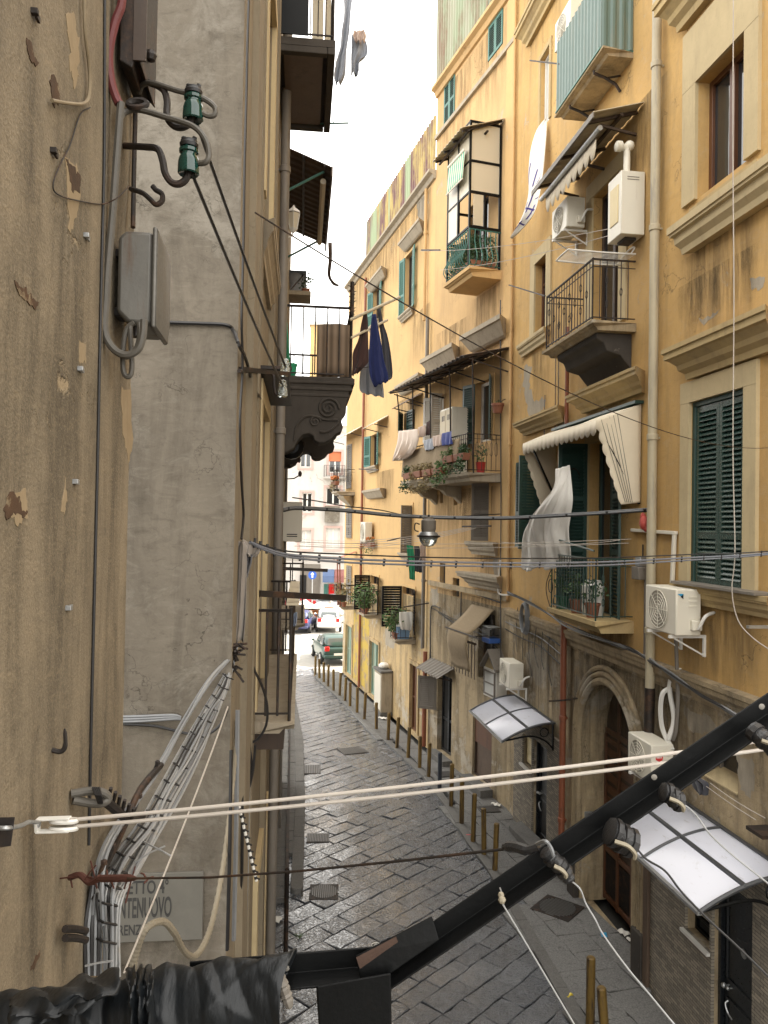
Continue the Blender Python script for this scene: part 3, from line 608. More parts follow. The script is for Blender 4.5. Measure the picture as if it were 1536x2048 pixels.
def M_rustsheet(name, a, b_, c_, thr):
    t = NT(name); n1 = t.noise(1.1, 6, .7, sc=(1, 1, .35)); n2 = t.noise(.9, 3, .5, sc=(1.2, 1, .1)); c = t.mix(t.ramp(n1, *thr), a, b_); c = t.mix(t.ramp(n2, .52, .6), c, c_)
    t.set(Base_Color=c, Roughness=.65); t.bump(n1, .3, .01); return t.m
m_rust = M_rustsheet('rusting_green_sheeting', (.27, .31, .20), (.20, .125, .075), (.33, .33, .24), (.45, .62))
m_rust2 = M_rustsheet('rusted_parapet_sheeting', (.40, .30, .09), (.13, .055, .05), (.27, .33, .19), (.40, .55))
b = MB(); corrugated(b, .05, F1L+.02, .02, 20.9, 26, 110, .03); corrugated(b, -4, .02, F1L+.02, 20.9, 26, 60, .03, ax='y'); b.build('sheet_cladding', m_rust, f1, smooth=False, solid=.01)
for r in (TW1, TW2):
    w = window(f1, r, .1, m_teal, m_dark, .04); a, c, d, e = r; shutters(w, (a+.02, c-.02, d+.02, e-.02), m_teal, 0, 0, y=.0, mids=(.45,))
w = window(f1, MD, .2, m_pvc, m_pane, .09, mull=0); shutters(w, MD, m_green, 150, 165, y=.05, mids=(.4,), only=None); surround(w, MD, m_peach2, .12, .03)
w = window(f1, MD2, .2, m_dwood, m_bright, .06, mull=0); shutters(w, MD2, m_pvc, 95, 150, y=.05, mids=(.4,))
w = window(f1, LWn, .14, m_gpipe, m_pane, .06); shutters(w, LWn, m_gpipe, 60, 0, y=-.03, mids=(.5,)); surround(w, LWn, m_peach2, .1, .025)
sx0, sx1 = F1.hit(985, 1095, .2)[0], F1.hit(936, 1085, .2)[0]; cornice(MB(), sx0+.1, sx1-.2, LWn[2]-.38, .36, .28, SILL).build('sill', m_sill, w, smooth=False)
hx0, hx1 = F1.hit(993, 1140, .25)[0], F1.hit(924, 1150, .25)[0]; hz = F1.hit(924, 1147, .3)[1]
for r in (S1, S2, S3, S4): window(f1, r, .18, m_gpipe, m_pane, .03, mull=0)
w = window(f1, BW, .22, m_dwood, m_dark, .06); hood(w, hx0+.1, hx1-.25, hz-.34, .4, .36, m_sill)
window(f1, VD, .2, m_dwood, m_pane, .06)
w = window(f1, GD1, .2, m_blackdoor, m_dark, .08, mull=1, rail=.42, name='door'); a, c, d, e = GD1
MB().box(a-.1, c+.1, 0, .3, 0, .2).build('doorstep', m_kerb, w, smooth=False, bev=.01)
b = shutter_mb((c-a)*.55, 1.0, (), .06); b.build('shutter', m_gpipe, w, smooth=False, M=T(c, .04, e-1.15) @ RZ(math.pi-R(130)))
w = window(f1, GP, .12, m_dwood, m_corr, .05, mull=0, name='door'); a, c, d, e = GP; MB().box(a+.02, c-.02, -.1, -.06, d+.9, e-.02).build('roller_shutter', m_brown, w, smooth=False)
MB().box(a-.1, c+.1, 0, .35, 0, .24).build('doorstep', m_kerb, w, smooth=False, bev=.01)
# blocked-up balcony consoles below the top floor
for (x0p, y0p), (x1p, y1p), o_ in (((998, 655), (931, 690), .3), ((903, 705), (850, 737), .3)):
    x0, x1 = F1.hit(x0p, y0p, o_)[0], F1.hit(x1p, y1p, o_)[0]; z = F1.hit(x1p, y1p-12, o_)[1]
    cornice(MB(), x0+.15, x1-.25, z-.4, .5, .42, [(0, 0), (.3, .0), (.45, .1), (.9, .72), (1, .76), (1, 1), (0, 1)]).build('console_ledge', m_sill, f1, smooth=False)
# glazed veranda balcony
def pz(W, px, py, n): return W.hit(px, py, n)
vx0 = pz(F1, 1003, 525, 0)[0]; vz = pz(F1, 937, 531, .95)[1]; vx1 = pz(F1, 889, 588, .95)[0]
VB = balcony(f1, F1, vx0, vx1, .95, vz, .98, 'belly', m_peach2, m_teal, t=.24, pitch=.13, r=.011)
ze = pz(F1, 931, 250, .93)[1]; b = MB(); y = .9
for x, yy in ((vx0+.05, .05), (vx0+.05, y), (vx1-.05, y), (vx1-.05, .05)): b.box(x-.026, x+.026, yy-.026, yy+.026, vz, ze)
for z in (vz+1.05, vz+1.95, vz+2.75, ze-.03):
    b.box(vx0+.05, vx1-.05, y-.02, y+.02, z-.024, z+.024); b.box(vx0+.025, vx0+.075, .05, y, z-.03, z+.03); b.box(vx1-.075, vx1-.025, .05, y, z-.03, z+.03)
xm = (vx0+vx1)/2; b.box(xm-.03, xm+.03, y-.03, y+.03, vz+1.05, ze); b.box(vx0+.03, vx0+.07, .46, .5, vz+1.05, vz+1.95)
fr = b.build('veranda_frame', m_black, VB, smooth=False)
t = NT('obscured_glass'); t.set(Base_Color=(.74, .66, .50), Roughness=.35, Transmission_Weight=.35); m_obs = t.m
b = MB(); b.box(vx0+.045, vx0+.055, .08, y-.03, vz+1.98, ze-.05); b.box(vx0+.07, xm-.03, y-.006, y+.006, vz+1.98, ze-.05); b.box(xm+.03, vx1-.07, y-.006, y+.006, vz+1.08, ze-.05); b.box(vx0+.045, vx0+.055, .52, y-.1, vz+1.1, vz+1.9)
b.build('veranda_pane', m_obs, fr, smooth=False)
x0, x1, yr = vx0-.12, vx1+.35, 1.22; zr = pz(F1, 932, 246, 1.2)[1]; zb = pz(F1, 1012, 235, 0)[1]
def lean_to(b, x0, x1, y, z0, zf, n=40, amp=.014):
    vs = []
    for k in range(n+1):
        q = (amp if (k//2) % 2 else -amp); x = lerp(x0, x1, k/n); vs += [(x, .02, z0+q), (x, y, zf+q)]
    return b.add(vs, [(2*k, 2*k+2, 2*k+3, 2*k+1) for k in range(n)])
rf = lean_to(MB(), x0, x1, yr, max(zb, zr+.1), zr, 44).build('veranda_roof', m_sheet, VB, smooth=False, solid=.012)
b = MB()
for k in range(4): x = lerp(x0+.1, x1-.1, k/3); b.bar((x, .05, max(zb, zr+.1)-.05), (x, yr-.05, zr-.05), .04, .05)
b.bar((x0, yr-.2, zr-.05), (x1, yr-.2, zr-.05), .05, .04); b.bar((x0, .5, zr+.02), (x1, .5, zr+.02), .05, .04); b.build('roof_rafter', m_iron, VB, smooth=False)
# plant balcony under the brown canopy
px0 = pz(F1, 1003, 950, 0)[0]; pzf = pz(F1, 927, 945, .98)[1]; px1 = pz(F1, 790, 960, .98)[0]
px1 = min(px1, F1L-.05)
PB = balcony(f1, F1, px0, px1, 1.0, pzf, .98, 'loop', m_sill, m_iron, t=.22, corb=[px1-.35, px1-2.2], cmat=m_sill, pitch=.13)
# ------------------------------------------------------------------ lower far-right building (F2)
f2 = thing('apartment_building', 'far right yellow house with rusted sheet parapet, at the corner of the square', 'building', F2.M())
q2 = {k: F2.rect(*v) for k, v in dict(a=((812, 516), (826, 616)), b=((748, 582), (760, 640)), c=((743, 872), (755, 930)), d=((695.5, 892), (704, 976)), e=((812, 1012), (824, 1106)), f=((695, 1016), (704.5, 1076)), g=((742, 1150), (757, 1226)), h=((806, 1172), (829, 1264)), i=((695, 1130), (703.5, 1206)), j=((693, 1248), (704, 1344)), k=((741, 1280), (757, 1388)), l=((822, 1326), (835, 1456)), m=((808, 828), (829, 862))).items()}
for k in 'jkl': r = q2[k]; q2[k] = (r[0], r[1], .15, r[3])
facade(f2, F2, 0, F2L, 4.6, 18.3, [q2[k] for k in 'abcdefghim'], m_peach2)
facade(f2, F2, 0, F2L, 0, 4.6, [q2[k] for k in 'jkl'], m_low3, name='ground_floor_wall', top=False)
ce = F2.hit(735, 500)[0]
cornice(MB(), 0, F2L, 18.05, .28, .25, [(0, 0), (.3, .05), (.5, .5), (1, .7), (1, 1), (0, 1)], mit=0).build('cornice', m_sill, f2, smooth=False)
b = MB(); corrugated(b, 0, ce, .05, 18.32, 20.1, 150, .02); corrugated(b, -3, .05, ce, 18.32, 20.1, 40, .02, ax='y'); b.build('parapet_sheeting', m_rust2, f2, smooth=False, solid=.01)
def two(k, mat, al, ar, pm=None, **kw):
    w = window(f2, q2[k], .18, kw.get('fm', m_dwood), pm or m_pane, .05); shutters(w, q2[k], mat, al, ar, y=.04, pitch=.08); return w
for k, al, ar in (('a', 170, 172), ('b', 172, 170), ('c', 170, 165), ('e', 100, 10), ('d', 8, 4), ('f', 4, 4), ('i', 4, 4)):
    w = two(k, m_teal if k in 'abc' else m_gpipe, al, ar); a, c, d, e = q2[k]; surround(w, q2[k], m_peach2, .1, .025)
    if k in 'abce': cornice(MB(), a-.12, c+.12, d-.26, .24, .2, SILL).build('sill', m_sill, w, smooth=False)
for k in 'gh':
    w = two(k, m_black, 165, 95); surround(w, q2[k], m_peach2, .1, .025)
w = two('m', m_green, 4, 30)
m_tealdoor = M_plain('faded_teal_door', (.21, .30, .24), .6, var=.25, scale=3, dirt=(.33, .27, .16), dthr=(.5, .7), streak=True)
for k, mt in (('j', m_tealdoor), ('k', m_tealdoor), ('l', m_brown)): w = window(f2, q2[k], .12, mt, mt, .07, mull=1, rail=.5, name='door'); surround(w, q2[k], m_low3, .14, .05)
for (xa, ya), (xb, yb), o_ in (((840, 455), (805, 488), .2), ((765, 545), (738, 572), .2), ((833, 748), (793, 776), .3), ((760, 975), (729, 985), .25), ((840, 420), (838, 421), .2)):
    x0, x1 = sorted((F2.hit(xa, ya, o_)[0], F2.hit(xb, yb, o_)[0])); z = F2.hit(xb, yb, o_)[1]
    if x1-x0 > .5: cornice(MB(), x0+.1, x1-.1, z-.28, .36, .32, [(0, 0), (.3, .0), (.45, .1), (.9, .72), (1, .76), (1, 1), (0, 1)]).build('console_ledge', m_sill, f2, smooth=False)
def bal2(xa, xb, p, py, pxo, h=.9, style='plain', nm=m_sill, **k):
    x0, x1 = F2.hit(xa, py)[0], F2.hit(xb, py, p)[0]; z = F2.hit(pxo, py, p)[1]
    return x0, x1, z, balcony(f2, F2, x0, x1, p, z, h, style, nm, m_iron, pitch=.14, **k)
BA = bal2(832, 778, .75, 1286, 800); BB = bal2(764, 717, .75, 1236, 740); BC = bal2(709, 679, .75, 1218, 690); BD = bal2(710, 664, .85, 980, 686, 1.0, 'loop', corb=None)
cornice(MB(), BD[0]+.3, BD[1]-.5, BD[2]-.7, .5, .6, [(0, 0), (.2, 0), (.4, .3), (.9, .8), (1, 1), (0, 1)]).build('corbel', m_sill, BD[3], smooth=False)
# rain streaks below ledges, soot under balconies
for W_, bld, xs in ((RN, rn, ((W1[0]-.4, W1[1]+.5, sz-.42, 1.9), (W2[0]-.4, W2[1]+.4, W2[2]-.27, 1.5), (W1[0]-.3, W1[1]+.6, W2[3]+1.75, .7), (b3x0, b3x1, b3z-.2, .75), (b2x0+.1, b2x1-.1, b2z-.6, 1.0), (W6[0]-.3, W6[1]+.3, W6[2]-.4, 1.6), (D3[0]-.5, D3[1]+.6, ZS+.15, 1.2), (8.2-9, 12-9, ZS-.2, 2.0), (2.2, 6.2, ZS-.2, 2.4), (5.5, 8.2, ZS-.2, 2.2), (3.0, 8.0, 20.9, 3.5), (.5, 2.2, 14, 3))),
    (F1, f1, ((.4, 2.6, 20.5, 2.5), (2.5, 5.2, 20.5, 3), (.5, 2.5, vz-.3, 2.4), (2.6, 5.2, 13, 2.8), (.6, 3.2, pzf-.3, 1.6), (.3, 2.4, LWn[2]-.4, 1.8), (.2, 5.2, 5.1, 2.6), (2.2, 5.3, pzf-.4, 2.2))),
    (F2, f2, ((.3, 2.8, 18, 2.6), (2.6, 5.5, 18, 2.4), (5, 9, 18, 2.6), (8, 12.5, 18, 2.4), (.3, 2.6, q2['a'][2]-.3, 2), (1.2, 4.2, 11.5, 2.4), (4.2, 7, q2['c'][2]-.3, 1.6), (.4, 3.5, 4.6, 1.9), (4, 8, 4.6, 1.8)))):
    for x0, x1, zt, L_ in xs: stain(bld, x0, x1, zt, L_)
stain(rn, b3x0-.2, b3x1+.3, b3z-.2, 1.0, m_soot, .006); stain(rn, 3.2, 7.4, ZS-.15, 2.2, m_soot, .006); stain(rn, -3, 2.4, ZS-.2, 1.6, m_soot, .006); stain(f1, .2, 5.2, 5.1, 3.2, m_soot, .006)
# graffiti-like yellow wash on the ground floor
MB().box(F2.hit(738, 1300)[0], F2.hit(707, 1300)[0], 0, .012, .2, 3.2).build('yellow_painted_panel', M_plaster('yellow_wash', (.55, .40, .08), (.48, .33, .10), (.3, .21, .1), (.33, .26, .17), s=3, streak=.5, thr=(.5, .55)), f2, smooth=False)
# ------------------------------------------------------------------ left side
lf = thing('apartment_building', 'grey rendered house on the left whose blank side wall carries the street name plaque', 'building', LF.M())
def sY(Y): return (V((-.97-.106*(Y-5), Y, 0))-LF.p).dot(LF.t)
LD = (sY(8.7), sY(7.35), 5.25, 8.15); LU = (sY(8.6), sY(7.2), 10.05, 12.6); LV = (sY(14.6), sY(13.2), 9.4, 11.9); LX = (sY(15.5), sY(14.2), 5.3, 7.9); LDg = (sY(10.2), sY(8.2), .2, 3.2)
facade(lf, LF, sY(21), 0, 0, 15.3, [LD, LU, LV, LX, LDg], m_lf, ends=(1, 0))
so = facade(lf, LG, 0, 5.5, 0, 15.3, [], m_grey, name='side_wall', ends=(0, 1), back=.01)
so.matrix_local = LF.M().inverted() @ LG.M()
for r, fm in ((LD, m_trim), (LU, m_trim), (LV, m_dwood), (LX, m_dwood), (LDg, m_dwood)):
    w = window(lf, r, .1, fm, m_pane, .09, rail=.6); surround(w, r, m_trim, .2, .05)
cornice(MB(), sY(8.8), sY(7.1), 9.45, .34, .13, HOOD).build('hood', m_sill, w, smooth=False)
b = MB(); b.box(sY(6.35), sY(5.75), 0, .05, 0, 15.2); b.box(sY(9.6), sY(9.15), 0, .06, 0, 15.2); b.box(sY(7.15), sY(6.85), .0, .035, .2, 15.2); b.build('pilaster', m_lf, lf, smooth=False)
ln = thing('apartment_building', 'brown plastered house wall close by on the left edge with nails and old brackets', 'building', LN.M())
nx = LN.hit(256, 1000)[0]
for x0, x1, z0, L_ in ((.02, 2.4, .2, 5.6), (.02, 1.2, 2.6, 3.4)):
    o = MB().add([(x0, .004, z0), (x1, .004, z0), (x1, .004, z0+L_), (x0, .004, z0+L_)], [(0, 1, 2, 3)]).build('darker_lower_wall', m_lowdark, lf, smooth=False, recalc=False, M=LF.M().inverted() @ LG.M())  # blotchy overlay: side wall colour darker low down, fading out at the top
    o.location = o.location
facade(ln, LN, nx, .6, 0, 9.0, [], m_near, back=1.2)
# far building across the square
EN = Wall((-9, 66), (.05, -1)); en = thing('apartment_building', 'pale grey house with pink window surrounds across the sunlit square', 'building', EN.M())
m_pink = M_plain('pink_stucco', (.46, .33, .29), .8, var=.12)
wins = [EN.rect(*v) for v in (((600, 905), (622, 935)), ((658, 903), (682, 946)), ((604, 985), (624, 1025)), ((600, 1060), (622, 1098)), ((652, 1056), (680, 1098)), ((652, 975), (680, 1010)))]
ez = EN.hit(640, 850)[1]
facade(en, EN, -26, 26, 0, ez, wins, m_end, depth=.3)
m_or = M_plain('orange_blind', (.50, .15, .06), .7, var=.1)
for i, r in enumerate(wins):
    w = window(en, r, .25, m_pvc, m_bright if i in (3, 4) else m_pane, .1); surround(w, r, m_pink, .2, .06, True)
    if i == 1: MB().box(r[0], r[1], -.15, -.1, lerp(r[2], r[3], .55), r[3]).build('roller_blind', m_or, w, smooth=False)
cornice(MB(), -26, 26, EN.hit(640, 1120)[1], .4, .4, HOOD, mit=0).build('string_course', m_end, en, smooth=False)
bz = EN.hit(655, 955)[1]; bx0, bx1 = EN.hit(690, 950)[0], EN.hit(648, 950)[0]; balcony(en, EN, bx0, bx1, .9, bz, 1.0, 'plain', m_end, m_iron, pitch=.2, r=.02)
MB().box(EN.hit(680, 1000)[0], EN.hit(650, 1000)[0], .05, .5, EN.hit(650, 1044)[1], EN.hit(650, 1012)[1]).build('loggia', m_grey, en, smooth=False)
# dark shopfront recess of that house
MB().box(EN.hit(640, 1180)[0], EN.hit(600, 1180)[0], .02, .08, .1, EN.hit(620, 1128)[1]).build('shopfront', m_gpipe, en, smooth=False)
# block behind it, yellow tower seen through the near railing
YB = Wall((-9, 105), (0, -1)); yb = thing('tower_block', 'distant yellow rooftop block showing through the stone balcony railing', 'building', YB.M())
r = YB.rect((621, 650), (652, 800)); b = MB(); b.box(r[0], r[1], -8, 0, 0, r[3]); o = b.build('wall', m_peach2, yb, smooth=False)
MB().box(r[0]-.2, r[1]+.2, -8.2, .2, r[3], r[3]+.4).build('roof', m_end, yb, smooth=False)
# ------------------------------------------------------------------ things on the near right house
def wl(W, px, py, n): return W.px(px, py, n)
def downpipe(name, label, W, px, py, n, r, z0, z1, mat, collars=(), foot=None, group=None):
    s = W.hit(px, py, n)[0]; t = thing(name, label, 'drainpipe', W.M(s, n, z0), group)
    MB().tube([(0, 0, 0), (0, 0, z1-z0)], r, 12).build('pipe', mat, t)
    for c in collars:
        b = MB(); b.lathe([(r*1.02, 0), (r*1.22, .01), (r*1.22, .09), (r*1.05, .1)], 14, T(0, 0, c-z0)); b.box(-.012, .012, -n, -r*.9, c-z0+.03, c-z0+.06); b.build('collar', mat, t)
    if foot: MB().tube([(0, 0, 0), (0, .02, foot-z0)], r*1.08, 12).build('cast_iron_foot', m_iron, t)
    return t
zc = [RN.hit(1310, y, .12)[1] for y in (140, 462, 880, 1270)]
downpipe('drainpipe', 'pale flaking drainpipe running full height between the big windows and the balconies', RN, 1308, 600, .12, .072, 4.6, 21.3, m_pipe, zc, foot=3.0)
downpipe('drainpipe', 'brick red drainpipe between the small white canopy and the arched doorway', RN, 1126, 1400, .1, .062, .15, RN.hit(1126, 1248, .1)[1], m_copper, (1.2, 3.2))
downpipe('drainpipe', 'thin pinkish drainpipe behind the cream awning, below the wrought iron balcony', RN, 1134, 760, .08, .04, RN.hit(1134, 905, .08)[1], RN.hit(1134, 655, .08)[1], m_copper, ())
downpipe('electric_conduit', 'blue-grey conduit rising from the lower wall to the electric meter box', RN, 1290, 1250, .05, .022, RN.hit(1290, 1340, .05)[1], RN.hit(1290, 1158, .05)[1], m_gpipe)
downpipe('drainpipe', 'dark drainpipe with rust red foot beside the striped door awning', F2, 848, 1100, .12, .06, 3.1, F2.hit(848, 640, .12)[1], m_gpipe, (5.2, 8.0), foot=None)
downpipe('drainpipe', 'rust red lower drainpipe at the corner by the dark shop door', F2, 849, 1400, .13, .07, .1, 3.05, m_copper, (1.5,))
downpipe('drainpipe', 'slim orange-red drainpipe farthest along the sunny yellow facade', F2, 724, 1000, .1, .055, .1, 17.6, m_copper, (6, 11))
downpipe('drainpipe', 'ochre painted drainpipe above the first teal window, near the rusted parapet', F2, 851, 450, .1, .05, F2.hit(851, 640, .1)[1]+.02, 18.0, m_peach, (16.5,))
downpipe('drainpipe', 'thin peach drainpipe at the seam beside the glazed veranda', RN, 1024, 500, .08, .035, 5.2, 21.2, m_peach, (9, 14))
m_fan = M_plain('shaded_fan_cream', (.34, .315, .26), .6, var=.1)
# air conditioners: all alike apart from size and mark
def aircon(label, W, px, py, n0=.14, w=.8, h=.58, d=.32, brackets=True, mat=None, group='air conditioners on the facades', pipes=True):
    s, z = W.hit(px, py, n0); t = thing('air_conditioner', label, 'air conditioner', W.M(s, 0, z), group); mat = mat or m_white
    o = MB().box(0, w, n0, n0+d, 0, h).build('casing', mat, t, bev=.018)
    b = MB(); c = (w*.56, n0+d+.002, h*.5); R0 = h*.42
    for k in range(5):
        rr = R0*(1-k*.18); b.tube([(c[0]+rr*math.cos(a*math.pi/12), c[1]+.008, c[2]+rr*math.sin(a*math.pi/12)) for a in range(24)], .005, 4, closed=True)
    for k in range(4): a = math.pi*k/4; b.tube([(c[0]-R0*math.cos(a), c[1]+.008, c[2]-R0*math.sin(a)), (c[0]+R0*math.cos(a), c[1]+.008, c[2]+R0*math.sin(a))], .005, 4)
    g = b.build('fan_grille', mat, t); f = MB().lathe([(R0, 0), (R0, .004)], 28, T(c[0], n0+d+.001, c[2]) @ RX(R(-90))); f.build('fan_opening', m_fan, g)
    for k in range(2):
        x = w*(.15+.7*k); b = MB(); b.box(x-.02, x+.02, .0, n0+d+.03, -.045, -.005); b.box(x-.02, x+.02, .0, .035, -.3, -.046); b.bar((x, .03, -.28), (x, n0+d-.05, -.05), .02, .02, up=(1, 0, 0)); b.build('bracket', m_pvc, t, smooth=False)
    b = MB()
    for k in range(3): z_ = h*(.62+.1*k); b.box(-.012, -.0005, n0+.06, n0+d*.5, z_, z_+.02)
    b.build('vent_slot', mat, t, smooth=False)
    if pipes:
        MB().box(-.07, -.001, n0+.02, n0+d*.45, h*.12, h*.34).build('valve_cover', mat, t, bev=.012)
        b = MB(); b.tube(curve([(-.05, n0+.08, h*.16), (-.13, n0+.1, h*.2), (-.17, n0+.04, h*.45), (-.1, .02, h*.52)], 5), .022, 8); b.build('insulated_pipe', m_pvc, t)
    return t
t = aircon('white air conditioner with a small blue triangle mark, below the green shutters', RN, 1402, 1272, .14, .86, .62, .36)
t_ = NT('sky_blue_print'); t_.set(Base_Color=(.03, .28, .50)); m_skyb = t_.m
t_ = NT('red_print'); t_.set(Base_Color=(.55, .03, .03)); m_red = t_.m
b = MB(); b.prism([(.40, .50), (.485, .56), (.40, .56)], -.006, -.002, 'x'); b.build('triangle_mark', m_skyb, t, smooth=False)
b = MB(); b.prism([(.40, .49), (.44, .525), (.40, .555)], -.0075, -.0062, 'x'); b.build('triangle_mark', m_bcable, t, smooth=False)
aircon('small white air conditioner above the small white door canopy', RN, 1047, 1378, .12, .78, .58, .34)
t = aircon('white air conditioner with red hexagon sticker beside the arched doorway', RN, 1347, 1568, .1, .74, .56, .34, pipes=False)
b = MB(); b.lathe([(.05, 0), (.05, .003)], 6, T(.3, 0, .615) ); t0 = b; o = MB().lathe([(.062, 0), (.062, .003)], 6, T(-.001, .32, .38) @ RY(R(-90))).build('hexagon_sticker', m_red, t, smooth=False)
b = MB()
for k, x in enumerate((.298, .318, .338, .358)): b.box(-.006, -.0042, x-.01, x+.002, .368, .40)
b.build('lettering', m_pvc, o, smooth=False)
b = MB(); b.tube(curve([(.12, .12, .6), (.1, .05, .9), (.25, .04, 1.3), (.12, .05, 1.55), (-.02, .02, 1.62)], 6), .035, 8); b.build('insulated_pipe', m_pvc, t)
aircon('shaded grey air conditioner hung under the metal canopy of the wrought iron balcony', RN, 1170, 455, .12, .8, .58, .36)
aircon('topmost white air conditioner above the green sheeted balcony', RN, 1176, 60, .12, .8, .58, .36)
aircon('tiny far air conditioner by the flower box on the sunny facade', F2, 744, 1084, .1, .8, .8, .3, pipes=False)
# boiler cabinet with flue
s, z = RN.hit(1289, 470, .02); t = thing('boiler_cabinet', 'cream metal boiler cabinet with capped flue above the upper balcony', 'boiler cabinet', RN.M(s, 0, z))
h = (RN.hit(1289, 345, .02)[1]-z); w, d = .5, .42
MB().box(0, w, .02, d, 0, h).build('cabinet', m_white, t, bev=.01)
MB().box(.1, w-.1, d, d+.012, h*.22, h*.82).build('door_panel', m_cshut, t, bev=.006)
b = MB(); b.box(-.006, -.0005, .12, .32, h*.86, h*.87).box(-.006, -.0005, .12, .32, h*.9, h*.91); b.build('vent_slot', m_gpipe, t, smooth=False)
b = MB(); b.tube(curve([(.2, .24, h), (.2, .24, h+.38), (.2, .27, h+.46), (.2, .36, h+.48)], 4), .055, 12); b.build('flue', m_white, t)
b = MB(); b.lathe([(.055, -.02), (.085, 0), (.085, .08), (.03, .11)], 14, T(.2, .34, h+.48) @ RX(R(-90))); b.sph((.2, .2, h+.5), .085, 12); b.build('flue_cap', m_white, t)
MB().box(.12, .4, .1, .3, -.05, -.001).build('gas_valve', m_iron, t, bev=.01)
# upper metal canopy with roller awning
s0 = RN.hit(1291, 203, 0)[0]; zc0 = RN.hit(1291, 203, 0)[1]; n1 = .88; s1, z1 = RN.hit(1064, 386, n1); z1b = RN.hit(1187, 217, n1)[1]; zf = (z1+z1b)/2
t = thing('metal_canopy', 'sagging sheet metal canopy with a rolled awning above the wrought iron balcony', 'canopy', RN.M(s0, 0, zc0)); Lc = s1-s0; dz = zf-zc0
lean_to(MB(), 0, Lc, n1, 0, dz, 50, .008).build('roof_sheet', m_sheet, t, smooth=False, solid=.012)
MB().box(0, Lc, n1-.012, n1+.012, dz-.1, dz-.012).build('fascia', m_gpipe, t, smooth=False)
for x in (.25, Lc*.5, Lc-.3):
    b = MB(); b.bar((x, .02, -.05), (x, n1-.04, dz-.05), .05, .05); b.bar((x, .03, -.42), (x, n1*.75, dz-.08), .04, .04); b.build('bracket', m_dwood, t, smooth=False)
b = MB(); b.bar((.1, .35, dz*.4-.09), (Lc-.1, .35, dz*.4-.09), .05, .05); b.build('purlin', m_dwood, t, smooth=False)
MB().tube([(.1, n1-.16, dz-.2), (Lc-.1, n1-.16, dz-.2)], .045, 12).build('awning_roller', m_galv, t)
def scallop_strip(b, P, Q, drop, n, dirv=V((0, 0, -1)), fold=0, m=None, base=.55):
    """valance between P and Q with a scalloped free edge"""
    P, Q = V(P), V(Q); N = n*8; vs = []
    for k in range(N+1):
        p = P.lerp(Q, k/N); f = base+(1-base)*abs(math.sin(math.pi*k/8)); vs += [p, p+V(dirv)*(drop*f*.5)+V((0, fold*math.sin(k), 0)), p+V(dirv)*drop*f]
    return b.add(vs, [(3*k+i, 3*k+3+i, 3*k+4+i, 3*k+1+i) for k in range(N) for i in (0, 1)], m)
scallop_strip(MB(), (.35, n1-.2, dz-.2), (Lc-.25, n1-.2, dz-.2), .36, 9, fold=.006).build('valance', m_canvas, t, solid=.004)
MB().box(.9, 1.5, .5, .58, dz*.6-.2, dz*.6-.12).build('strip_lamp', m_white, t, bev=.01)
# drying rack laid over the balcony rail
t = thing('drying_rack', 'white folding laundry rack standing out over the wrought iron balcony rail', 'drying rack', RN.M(b2x0-.05, .05, b2z+1.12))
b = MB(); rw, rl = .55, 1.15
b.tube(curve([(0, 0, .0), (0, rl*.5, -.01), (0, rl-.08, .0), (.04, rl, 0), (rw-.04, rl, 0), (rw, rl-.08, 0), (rw, rl*.5, -.01), (rw, 0, 0)], 4), .014, 6); b.build('frame', m_pvc, t)
b = MB()
for k in range(9): x = rw*(k+1)/10; b.tube([(x, .0, 0), (x, rl, 0)], .005, 4)
b.build('hanging_wires', m_pvc, t)
b = MB(); b.tube(curve([(.02, .08, .0), (.04, .0, .12), (.25, -.03, .18), (.5, 0, .12), (.53, .08, 0)], 4), .014, 6); b.build('leg', m_pvc, t)
# upper balcony odds and ends
t = solo('clothes_pole', 'rusty pole sticking out far left of the wrought iron balcony rail', 'pole', MB().tube([wl(RN, 1018, 570, .62), wl(RN, 1090, 592, .78)], .016, 6), m_iron)
t = solo('clothes_pole', 'dark pole sticking out left of the green sheeted balcony', 'pole', MB().tube([wl(RN, 1060, 121, .5), wl(RN, 1120, 128, .58)], .016, 6), m_iron)
# white banner with violet marks
ban = [((1094, 238, .05), (1090, 238, .1)), ((1094, 268, .08), (1073, 262, .2)), ((1093, 305, .12), (1060, 300, .3)), ((1090, 345, .15), (1054, 345, .36)), ((1084, 385, .2), (1053, 390, .42)), ((1072, 425, .3), (1042, 430, .5)), ((1048, 455, .42), (1030, 455, .55)), ((1026, 473, .56), (1022, 478, .6))]
BL = curve([wl(RN, *q[0]) for q in ban], 3); BRr = curve([wl(RN, *q[1]) for q in ban], 3)
def banf(u, v, off=0):
    k = v*(len(BL)-1); i = min(int(k), len(BL)-2); p = BL[i].lerp(BL[i+1], k-i); q = BRr[i].lerp(BRr[i+1], k-i)
    x = p.lerp(q, u); return x+RN.n*(.045*math.sin(u*9+v*3)*min(1, v*4)+off)+V((0, 0, .01*math.sin(u*14)))
t, Mi = wthing('cloth_banner', 'white cloth banner with violet painted strokes blowing below a narrow window', 'banner', BL[0])
MB().grid(banf, 12, 30, Mi).build('cloth', m_wsheet, t, solid=.004)
t_ = NT('violet_paint'); t_.set(Base_Color=(.06, .045, .22), Roughness=.8); m_vio = t_.m; b = MB()
